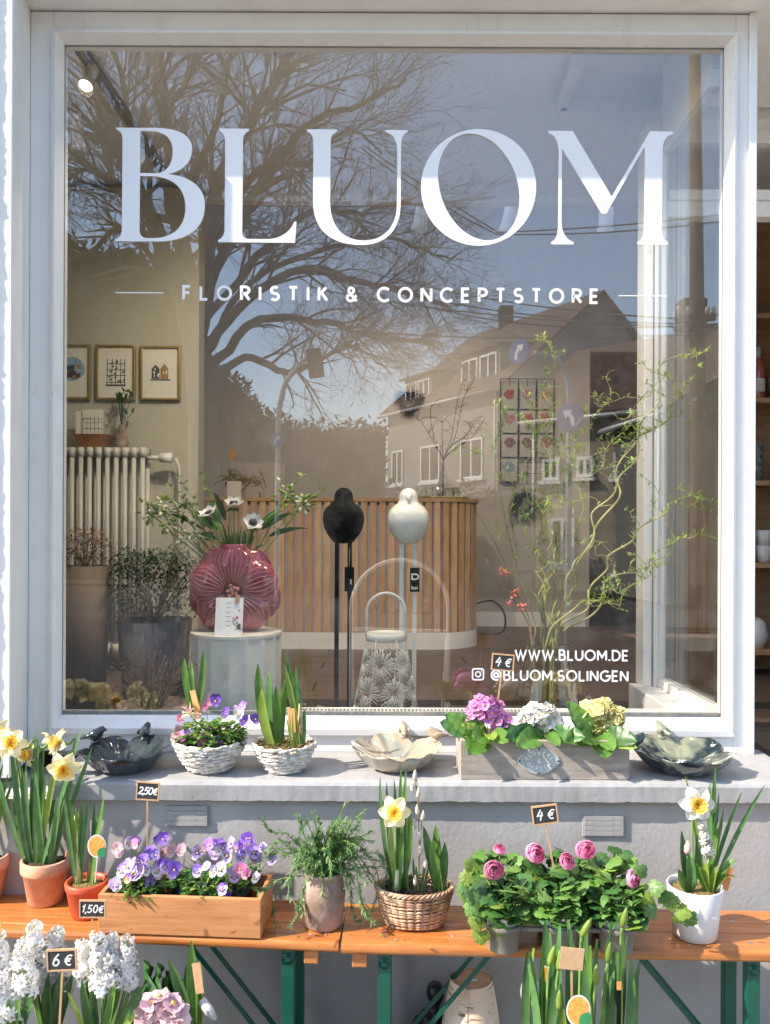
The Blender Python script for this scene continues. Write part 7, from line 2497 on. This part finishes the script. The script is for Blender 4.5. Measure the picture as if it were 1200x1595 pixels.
for k in range(3):
    boxo('plank', (-.25, -.12+.085*k, STZ-.03-GZ-.022), (.25, -.04+.085*k, STZ-.03-GZ), M['boxgrey'], st2, .003)
for sx in (-.21, .21):
    for sy in (-.09, .10):
        boxo('leg', (sx-.02, sy-.02, 0), (sx+.02, sy+.02, STZ-.03-GZ-.0225), M['boxgrey'], st2, .002)

# crumbs of soil, petals and bits of leaf dropped on bench and sill
def litter(name, label, spots, mats, cat):
    mb = MB()
    for (x0, x1, y0, y1, z, n, sz) in spots:
        for _ in range(n):
            p = V((RND.uniform(x0, x1), RND.uniform(y0, y1), z+.0012))
            a = RND.uniform(0, 6.28)
            d_ = V((cos(a), sin(a), RND.uniform(-.05, .2)))*sz*RND.uniform(.4, 1.4)
            mb.ribbon([p, p+d_*.5+V((0, 0, .0015)), p+d_], [sz*.2, sz*.7, sz*.2], V((-sin(a), cos(a), RND.uniform(-.3, .3))), .2, RND.randrange(len(mats)))
    tag(mb.build(name, mats), label, cat, None, 'stuff')
litter('soil_crumbs', 'dark soil crumbs scattered on the benches and the sill', [(-.95, -.15, -.50, -.42, BZ, 60, .004), (-.15, .9, -.62, -.46, BZ, 110, .004), (-.8, 1.1, -.31, -.12, SZ, 90, .0035)], [M['soil'], M['bark']], 'soil')
litter('fallen_petals', 'small fallen petals and leaf bits on the benches and the sill', [(-.5, -.1, -.56, -.44, BZ, 12, .010), (0, .9, -.62, -.5, BZ, 18, .010), (-.7, .9, -.30, -.14, SZ, 18, .009)], [M['lilac'], M['leaf'], M['palepink'], M['leafy']], 'petals')
# ================================================================== THE STREET BEHIND THE CAMERA (seen mirrored in the pane)
M['housewall'] = mat('house_render', (.27, .25, .225), .9, .08, 1.5, .2, 30)
M['housewall2'] = mat('house_render_beige', (.40, .33, .235), .9, .08, 1.5, .2, 30)
M['rooftile'] = mat('roof_tiles', (.075, .042, .028), .85, .25, 6, .4, 20, c2=(.12, .07, .048))
M['galv'] = mat('galvanised', (.42, .42, .41), .5, .1, 20, metal=.3)
M['darkglass'] = mat('house_window_glass', (.02, .02, .022), .5, .2, 3, spec=.15)
M['treebark'] = mat('tree_bark', (.105, .08, .055), .9, .3, 8, .5, 40)

def solid_from(quads, name, m, par, smooth=False):
    mb = MB()
    for q in quads:
        mb.add(q, [tuple(range(len(q)))])
    return mb.build(name, m, par, smooth=smooth)

def house(label, corner, dl, dr, L, Wd, eave, ridge, wm, windows_l, windows_r, dormers=(), over=.35):
    """corner: nearest bottom corner; dl: direction of the long side (going left/away), dr: direction of the gable side"""
    t = thing('house', label, 'house', corner)
    dl, dr = V(dl).normalized(), V(dr).normalized()
    Z = V((0, 0, 1))
    A, B_ = V((0, 0, 0)), dl*L
    C, D = dr*Wd, dl*L + dr*Wd
    e, r = Z*eave, Z*ridge
    mid0, mid1 = (A+C)/2 + r, (B_+D)/2 + r
    solid_from([[A, B_, B_+e, A+e], [C, D, D+e, C+e], [A, C, C+e, mid0, A+e], [B_, D, D+e, mid1, B_+e]], 'wall', wm, t)
    up = .12
    s0, s1 = mid0-dl*over, mid1+dl*over
    dn_l = ((A+e)-mid0).normalized()*over
    dn_r = ((C+e)-mid0).normalized()*over
    rq = []
    for k in (0, up):
        z = Z*(k+.01)
        rq.append([A+e+dn_l-dl*over+z, B_+e+dn_l+dl*over+z, s1+z, s0+z])
        rq.append([C+e+dn_r-dl*over+z, D+e+dn_r+dl*over+z, s1+z, s0+z])
    z0, z1 = Z*.01, Z*(up+.01)
    rq += [[A+e+dn_l-dl*over+z0, B_+e+dn_l+dl*over+z0, B_+e+dn_l+dl*over+z1, A+e+dn_l-dl*over+z1],
           [A+e+dn_l-dl*over+z0, s0+z0, s0+z1, A+e+dn_l-dl*over+z1], [C+e+dn_r-dl*over+z0, s0+z0, s0+z1, C+e+dn_r-dl*over+z1]]
    solid_from(rq, 'roof', M['rooftile'], t)
    nl = -dr
    MB().tube([A+e+dn_l-dl*over+z0-dr*.05, B_+e+dn_l+dl*over+z0-dr*.05], .07, 6).build('gutter', M['galv'], t)
    MB().tube([A+e*.98-dr*.1+dl*.15, A-dr*.1+dl*.15], .05, 6).build('downpipe', M['galv'], t)
    MB().box((-.3, -.3, 0), (.3, .3, 1.1), 0, Matrix.Translation(mid0.lerp(mid1, .7)-Z*.2)).build('chimney', M['rooftile'], t, smooth=False)
    def win_(o_, d_, n_, u, z, w, h, par=t):
        p = o_ + d_*u + Z*z
        fr_ = MB()
        def bx(u0, u1, z0_, z1_, d0, d1):
            fr_.add([p + d_*u_ + Z*z_ + n_*k for k in (d0, d1) for z_ in (z0_, z1_) for u_ in (u0, u1)], [(0, 1, 3, 2), (4, 6, 7, 5), (0, 4, 5, 1), (2, 3, 7, 6), (0, 2, 6, 4), (1, 5, 7, 3)])
        bx(0, w, 0, .08, .001, .06), bx(0, w, h-.08, h, .001, .06), bx(0, .08, .08, h-.08, .001, .06), bx(w-.08, w, .08, h-.08, .001, .06), bx(w/2-.04, w/2+.04, .08, h-.08, .001, .058)
        bx(-.08, w+.08, -.10, -.02, .001, .14)
        f = fr_.build('window', M['paint'], par, smooth=False)
        solid_from([[p+d_*.08+Z*.08+n_*.02, p+d_*(w-.08)+Z*.08+n_*.02, p+d_*(w-.08)+Z*(h-.08)+n_*.02, p+d_*.08+Z*(h-.08)+n_*.02]], 'pane', M['darkglass'], f)
    for (u, z, w, h) in windows_l:
        win_(A, dl, nl, u, z, w, h)
    for (u, z, w, h) in windows_r:
        win_(A, dr, -dl, u, z, w, h)
    for (u, w, h, zb, depth) in dormers:
        n0 = A + e + (mid0-(A+e))*0 + dl*u + dr*depth + Z*(zb-eave)
        q = MB()
        P0, P1 = n0, n0+dl*w
        bk = dr*1.6
        q.add([P0, P1, P1+Z*h, P0+Z*h, P0+bk, P1+bk, P1+bk+Z*h, P0+bk+Z*h], [(0, 1, 2, 3), (0, 3, 7, 4), (1, 5, 6, 2)])
        dd = q.build('dormer', wm, t, smooth=False)
        ov = .2
        rr = MB()
        for k in (0, .1):
            rr.add([P0-dl*ov-dr*ov+Z*(h+k+.005), P1+dl*ov-dr*ov+Z*(h+k+.005), P1+dl*ov+bk+Z*(h+k+.2), P0-dl*ov+bk+Z*(h+k+.2)], [(0, 1, 2, 3)])
        rr.add([P0-dl*ov-dr*ov+Z*(h+.005), P1+dl*ov-dr*ov+Z*(h+.005), P1+dl*ov-dr*ov+Z*(h+.105), P0-dl*ov-dr*ov+Z*(h+.105)], [(0, 1, 2, 3)])
        rr.build('dormer_roof', M['rooftile'], dd, smooth=False)
        o_ = n0 - dr*.002
        n2 = -dr
        for k in range(2):
            win_(o_, dl, n2, w*.06+k*w*.47, h*.12, w*.41, h*.76, t)
    return t

def dirm(p, q):
    d = q-p
    d.z = 0
    return d.normalized()
# main gabled house
c1 = MIR(778, 820, 30)
c1.z = GZ
far = MIR(594, 820, 38)
dl1 = dirm(c1, far)
dr1 = V((-dl1.y, dl1.x, 0))
if dr1.y > 0:
    dr1 = -dr1
h1 = house('pale gabled house with dormers seen as a reflection behind the white bird', c1, dl1, dr1, (far-c1).length*.92, 9.2, MIR(775, 600, 30).z, MIR(895, 474, 33.5).z, M['housewall'],
      [(1.0, 3.4, 1.5, 1.5), (4.0, 3.4, 1.5, 1.5), (7.0, 3.4, 1.0, 1.5), (1.0, .7, 1.3, 1.5), (3.6, .7, 1.8, 1.5), (6.6, .7, 1.2, 1.4)], [(2.0, 1.0, 1.2, 1.4), (5.5, 1.0, 1.2, 1.4)],
      [(.8, 2.7, 1.35, MIR(775, 600, 30).z+.25, .6), (5.4, 2.3, 1.2, MIR(775, 600, 30).z+.1, .45)])
# lower house to the right
c2 = MIR(828, 820, 21.5)
c2.z = GZ
d2 = V((.71, .70, 0)).normalized()
h2 = house('low beige house with brown roof reflected in the right half of the window', c2, d2, V((.70, -.71, 0)).normalized(), 4.4, 5.0, MIR(900, 657, 22).z, MIR(950, 560, 24).z, M['housewall2'],
      [(.35, 2.75, .5, .55), (1.35, 2.8, .45, .5), (2.35, 2.75, .55, .6), (.6, .6, .7, 1.2), (2.4, .5, .9, 1.4)], [], (), .25)
c3 = MIR(1040, 820, 17)
c3.z = GZ
h3 = house('dark weatherboarded shed gable reflected beside the pole', c3, V((-.10, -1, 0)).normalized(), V((1, -.06, 0)).normalized(), 6, 4.0, MIR(1040, 640, 17).z, MIR(1082, 555, 17).z, mat('grey_boards', (.13, .12, .11), .9, .2, 3, stretch=(8, 8, 1)), [], [(1.1, 1.8, .7, .9)], (), .25)

# leafless tree -------------------------------------------------------
rt = random.Random(5)
def grow(mb, p, d, r, L, depth, gnarl=.28, droop=0.0):
    n = max(3, int(L/.22))
    pts, rr = [p], [r]
    for k in range(n):
        d = (d + V((rt.gauss(0, gnarl), rt.gauss(0, gnarl), rt.gauss(0, gnarl) - droop))*.42).normalized()
        p = p + d*(L/n)
        pts.append(p)
        rr.append(r*(1-.55*(k+1)/n))
    mb.tube(pts, rr, 7 if r > .05 else (5 if r > .015 else 3), 0, False)
    if depth <= 0:
        return
    nb = {4: 5, 3: 6, 2: 6, 1: 5}.get(depth, 4)
    for k in range(nb):
        i = rt.randrange(max(1, int(len(pts)*.25)), len(pts))
        s_, u_ = frame_of(d)
        a = rt.uniform(0, 2*pi)
        ang = rt.uniform(.4, .95)
        nd = ((pts[i]-pts[i-1]).normalized()*cos(ang) + (s_*cos(a)+u_*sin(a))*sin(ang)).normalized()
        nd.z += .10
        grow(mb, pts[i], nd.normalized(), max(.0035, rr[i]*rt.uniform(.45, .65)), L*rt.uniform(.5, .78), depth-1, gnarl, droop)
TD = 13.0
tb_ = MIR(318, 820, TD)
tree = thing('bare_tree', 'big leafless tree reflected across the upper left of the shop window', 'tree', V((tb_.x, tb_.y, GZ)))
to = tree.location
def TP(px, py, d=TD):
    return MIR(px, py, d)-to
trunk = MB()
trunk.tube(smooth_path([V((0, 0, -.2)), TP(318, 760), TP(312, 620), TP(300, 520)], 5), [.27-.005*k for k in range(16)], 14)
trunk.build('trunk', M['treebark'], tree)
crown = MB()
limbs = [
 ([(303, 540), (270, 440), (225, 330), (180, 230), (130, 120), (100, 30)], .24, 0), ([(300, 530), (290, 420), (262, 300), (255, 180), (235, 60), (225, -40)], .23, .5), ([(305, 530), (315, 420), (330, 300), (385, 190), (440, 100), (480, 0)], .22, -.5),
 ([(305, 520), (340, 400), (400, 290), (470, 200), (560, 160), (625, 125)], .15, .6), ([(315, 560), (380, 470), (470, 420), (560, 440), (640, 455), (700, 480)], .12, -.8), ([(318, 580), (400, 500), (490, 500), (570, 520), (625, 530), (680, 520)], .11, .4),
 ([(318, 600), (380, 560), (440, 580), (480, 570), (540, 540), (600, 570)], .10, -.3), ([(310, 510), (400, 400), (480, 330), (560, 330), (640, 310)], .10, -1.0), ([(320, 540), (390, 440), (520, 380), (600, 370), (690, 400), (715, 390)], .08, 1.0),
 ([(285, 420), (230, 370), (180, 360), (130, 400), (90, 420)], .11, .6), ([(270, 330), (330, 200), (350, 100), (370, 0)], .10, .8), ([(310, 420), (390, 280), (480, 250), (540, 200), (590, 240)], .08, -.7), ([(230, 330), (160, 280), (120, 270), (80, 300)], .08, -.5),
 ([(255, 180), (300, 90), (310, 20), (330, -40)], .08, .3), ([(200, 270), (190, 150), (160, 60), (150, -30)], .09, -.6)]
for pxs, r, dd in limbs:
    k = len(pxs)
    pts = smooth_path([TP(x, y, TD + dd*1.6*(i/k)) for i, (x, y) in enumerate(pxs)], 5)
    pts = [p + V((rt.gauss(0, .02), 0, rt.gauss(0, .02))) for p in pts]
    n = len(pts)
    r *= .72
    rr = [r*(1-.80*i/n) for i in range(n)]
    crown.tube(pts, rr, 8, 0, False)
    for j in range(26):
        i = rt.randrange(int(n*.18), n-1)
        d = (pts[i+1]-pts[i]).normalized()
        s_, u_ = frame_of(d)
        a, ang = rt.uniform(0, 6.28), rt.uniform(.45, 1.0)
        nd = (d*cos(ang) + (s_*cos(a)+u_*sin(a))*sin(ang) + V((0, 0, .15))).normalized()
        grow(crown, pts[i], nd, max(.006, rr[i]*.42), rt.uniform(.6, 1.7)*(1 if r > .11 else .8), 2, .30, .02)
stuff(crown.build('crown', M['treebark'], tree))

# evergreen hedge and hill mass left of the house
hg = MB()
rh_ = random.Random(3)
prof = [(20, 340), (80, 350), (140, 385), (200, 375), (260, 430), (300, 530), (340, 570), (370, 590), (410, 640), (450, 655), (500, 660), (560, 655), (600, 660)]
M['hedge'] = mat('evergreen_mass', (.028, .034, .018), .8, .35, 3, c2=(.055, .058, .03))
hd = MB()
a_ = [MIR(x, y, 24) for x, y in prof]
hedge = []
nh = len(a_)
vs = []
for p in a_:
    vs += [V((p.x, p.y, GZ)), V((p.x, p.y, p.z-.25)), V((p.x, p.y-2.0, p.z-.25)), V((p.x, p.y-2.2, GZ))]
hd.add(vs, [(i*4+j, i*4+j+1, (i+1)*4+j+1, (i+1)*4+j) for i in range(nh-1) for j in range(3)], 0)
for _ in range(14000):
    i = rh_.randrange(nh-1)
    t_ = rh_.random()
    p = a_[i].lerp(a_[i+1], t_)
    z = GZ + (p.z-GZ)*rh_.random()**.6
    q = V((p.x, p.y+.1 - (2 if z > p.z-.3 else .2)*rh_.random(), z + rh_.gauss(0, .1)))
    d_ = V((rh_.uniform(-1, 1), rh_.uniform(-.2, 1), rh_.uniform(-.3, 1))).normalized()*rh_.uniform(.12, .3)
    hd.ribbon([q, q+d_*.5, q+d_], [.02, .12, .01], frame_of(d_)[0], .1)
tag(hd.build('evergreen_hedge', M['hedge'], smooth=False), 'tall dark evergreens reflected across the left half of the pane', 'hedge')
hb = MB()
for _ in range(5200):
    x_ = rh_.uniform(300, 800)
    p = MIR(x_, 820, 21)
    top_z = MIR(x_, 762+8*sin(x_*.05)+6*sin(x_*.17), 21).z
    q = V((p.x, p.y+rh_.uniform(-.5, .3), GZ+(top_z-GZ)*rh_.random()**.6+rh_.gauss(0, .05)))
    d_ = V((rh_.uniform(-1, 1), rh_.uniform(-.2, 1), rh_.uniform(-.3, 1))).normalized()*rh_.uniform(.1, .24)
    hb.ribbon([q, q+d_*.5, q+d_], [.02, .12, .01], frame_of(d_)[0], .1)
p, q = MIR(300, 820, 21), MIR(800, 820, 21)
hb.box((p.x, p.y-.4, GZ), (q.x, p.y+.1, MIR(500, 775, 21).z))
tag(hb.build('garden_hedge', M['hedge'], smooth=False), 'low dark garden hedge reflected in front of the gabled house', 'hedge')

# wooden pole with cross arms and wires
PD = 8.5
p0 = MIR(1092, 820, PD)
pole = thing('utility_pole', 'brown wooden utility pole with insulators reflected at the right of the pane', 'pole', V((p0.x, p0.y, GZ)))
ptop = MIR(1075, -20, PD)-pole.location
MB().tube([(0, 0, -.2), ptop*.5, ptop], [.095, .074, .052], 14).build('post', mat('pole_wood', (.16, .115, .075), .9, .2, 6, .3, 30, stretch=(6, 6, 1)), pole)
M['insul'] = mat('insulator', (.55, .53, .48), .3, .1, 10)
M['wire'] = mat('wire', (.03, .03, .032), .6, .1, 10)
for (x0, x1, y, nm) in ((1050, 1112, 494, 'cross_arm'), (1048, 1115, 508, 'cross_arm')):
    MB().bar(MIR(x0, y, PD-.1)-pole.location, MIR(x1, y-4, PD-.1)-pole.location, .06, .06, up=(0, 0, 1)).build(nm, M['treebark'], pole, smooth=False)
for x in (1055, 1070, 1100, 1110):
    q = MIR(x, 490, PD-.1)-pole.location
    MB().lathe([(0, -.02), (.012, -.02), (.012, .03), (.03, .04), (.022, .07), (.028, .08), (.018, .11), (0, .115)], 10, q).build('insulator', M['insul'], pole)
MB().lathe([(.075, 0), (.09, .01), (.09, .25), (.075, .26)], 14, (MIR(1088, 945, PD)-pole.location)).build('band', M['black'], pole)
def wire(a, b_, sag, lab):
    pts = []
    for k in range(25):
        t_ = k/24
        p = a.lerp(b_, t_)
        pts.append(p - V((0, 0, sag*4*t_*(1-t_))))
    tag(MB().tube(pts, .009, 4).build('overhead_wire', M['wire']), lab, 'wire', 'overhead wires above the street')
WL = 'dark overhead wire crossing the reflected sky behind the letters'
for (x0, y0, d0, x1, y1, d1, s) in ((1050, 492, 8.4, 560, 420, 13, .12), (1055, 500, 8.4, 540, 432, 13.2, .16), (1050, 505, 8.4, 480, 448, 13.4, .10), (1100, 515, 8.3, 420, 500, 15, .15), (1112, 500, 8.3, 640, 470, 14, .18),
                                     (1250, 470, 8, 1058, 488, 8.4, .02), (1250, 500, 8, 1058, 503, 8.4, .02), (560, 225, 12, 768, 357, 11, .03), (560, 232, 12, 768, 362, 11, .07), (768, 360, 11, 1250, 310, 10, .06), (768, 363, 11, 1250, 318, 10, .10), (100, 300, 12, 768, 305, 14, .2)):
    wire(MIR(x0, y0, d0), MIR(x1, y1, d1), s, WL)
# gooseneck sign posts and signals
M['signblue'] = mat('sign_blue', (.03, .09, .32), .4, .05, 10)
def disc_sign(t, c, r, nrm, arrow):
    R_ = orient(nrm)
    mb = MB().lathe([(0, .012), (r*.93, .012), (r*.93, .006), (r, .006), (r, -.006), (0, -.006)], 28)
    mb.xform(Matrix.Translation(c) @ R_.to_4x4())
    s_ = mb.build('sign_disc', M['signblue'], t, smooth=False)
    x_ = V((0, 0, 1)).cross(V(nrm).normalized()).normalized()
    y_ = V(nrm).normalized().cross(x_)
    put = lambda u, v: c + x_*u*r + y_*v*r + V(nrm).normalized()*.0155
    am = MB()
    am.stroke([(.25, -.6), (.2, .0), (-.1, .35)] if arrow > 0 else [(-.25, -.6), (-.2, 0), (.1, .35)], .24*r, lambda u, v: put(u, v))
    mb2 = MB()
    mb2.v, mb2.f, mb2.m = [], [], []
    pts = [(.25, -.6), (.22, -.1), (-.05, .28)] if arrow > 0 else [(-.25, -.6), (-.22, -.1), (.05, .28)]
    mb2.stroke(pts, .26, put)
    tip = (-.5, .52) if arrow > 0 else (.5, .52)
    sg = 1 if arrow > 0 else -1
    mb2.add([put(*tip), put(sg*-.28, -.05), put(sg*.22, .5)], [(0, 1, 2)])
    mb2.build('arrow', M['vinyl'], s_, smooth=False)
g1b = MIR(885, 820, 9.5)
sg1 = thing('sign_post', 'curved grey post with two round blue arrow signs, reflected left of the willow', 'sign', V((g1b.x, g1b.y, GZ)))
o = sg1.location
MB().tube(smooth_path([V((0, 0, 0)), MIR(886, 700, 9.5)-o, MIR(886, 620, 9.5)-o, MIR(880, 580, 9.5)-o, MIR(862, 556, 9.5)-o, MIR(830, 548, 9.5)-o], 5), .035, 10).build('post', M['galv'], sg1)
disc_sign(sg1, MIR(807, 546, 9.3)-o, .105*1.4, (-.75, .65, 0), 1)
disc_sign(sg1, MIR(887, 648, 9.3)-o, .125*1.3, (-.65, .75, 0), -1)
g2b = MIR(432, 820, 11)
sg2 = thing('street_lamp', 'gooseneck street post with a round sign and dark box, reflected at the centre left', 'lamp post', V((g2b.x, g2b.y, GZ)))
o = sg2.location
MB().tube(smooth_path([V((0, 0, 0)), MIR(432, 690, 11)-o, MIR(434, 640, 11)-o, MIR(442, 600, 11)-o, MIR(460, 575, 11)-o, MIR(482, 552, 11)-o], 5), .034, 10).build('post', M['galv'], sg2)
MB().bar(MIR(486, 545, 11)-o, MIR(492, 588, 11)-o, .20, .16, up=(0, 1, 0)).build('signal_box', M['black'], sg2, smooth=False, bevel=.01)
disc_sign(sg2, MIR(431, 687, 10.9)-o, .105, (-.3, 1, 0), 1)

# arched advertising frame on the pavement behind the camera, its lettering facing the shop
AD = 6.6
a0, a1 = MIR(549, 1000, AD), MIR(700, 1000, AD)
ay = a0.y
asn = thing('arched_sign', 'arched metal pavement sign frame with the shop name, mirrored around the lantern', 'sign', ((a0.x+a1.x)/2, ay, GZ))
aw = (a1.x-a0.x)/2
zt_ = MIR(625, 872, AD).z-GZ
pts = [V((-aw, 0, 0)), V((-aw, 0, zt_-aw))] + [V((-aw*cos(pi*k/18), 0, zt_-aw+aw*sin(pi*k/18))) for k in range(1, 18)] + [V((aw, 0, zt_-aw)), V((aw, 0, 0))]
M['signwhite'] = mat('sign_frame_white', (.80, .76, .66), .4, .03, 10)
MB().tube(pts, .016, 8).build('arch_frame', M['signwhite'], asn)
zc_ = MIR(625, 980, AD).z-GZ
MB().bar((-aw, 0, zc_), (aw, 0, zc_-.02), .03, .03, up=(0, 0, 1)).build('cross_rail', M['signwhite'], asn, smooth=False)
MB().bar((-aw, -.5, 0), (-aw, 0, zc_), .03, .03, up=(1, 0, 0)).build('rear_leg', M['signwhite'], asn, smooth=False)
MB().bar((aw, -.5, 0), (aw, 0, zc_-.02), .03, .03, up=(1, 0, 0)).build('rear_leg', M['signwhite'], asn, smooth=False)
nm_ = MB()
zl = MIR(625, 955, AD).z-GZ
lettering('BLUOM', lambda u, v, l: V((aw*.62-u, .004+l, zl+v)), .13, aw*1.24, .022, nm_)
nm_.build('lettering', M['black'], asn, smooth=False)
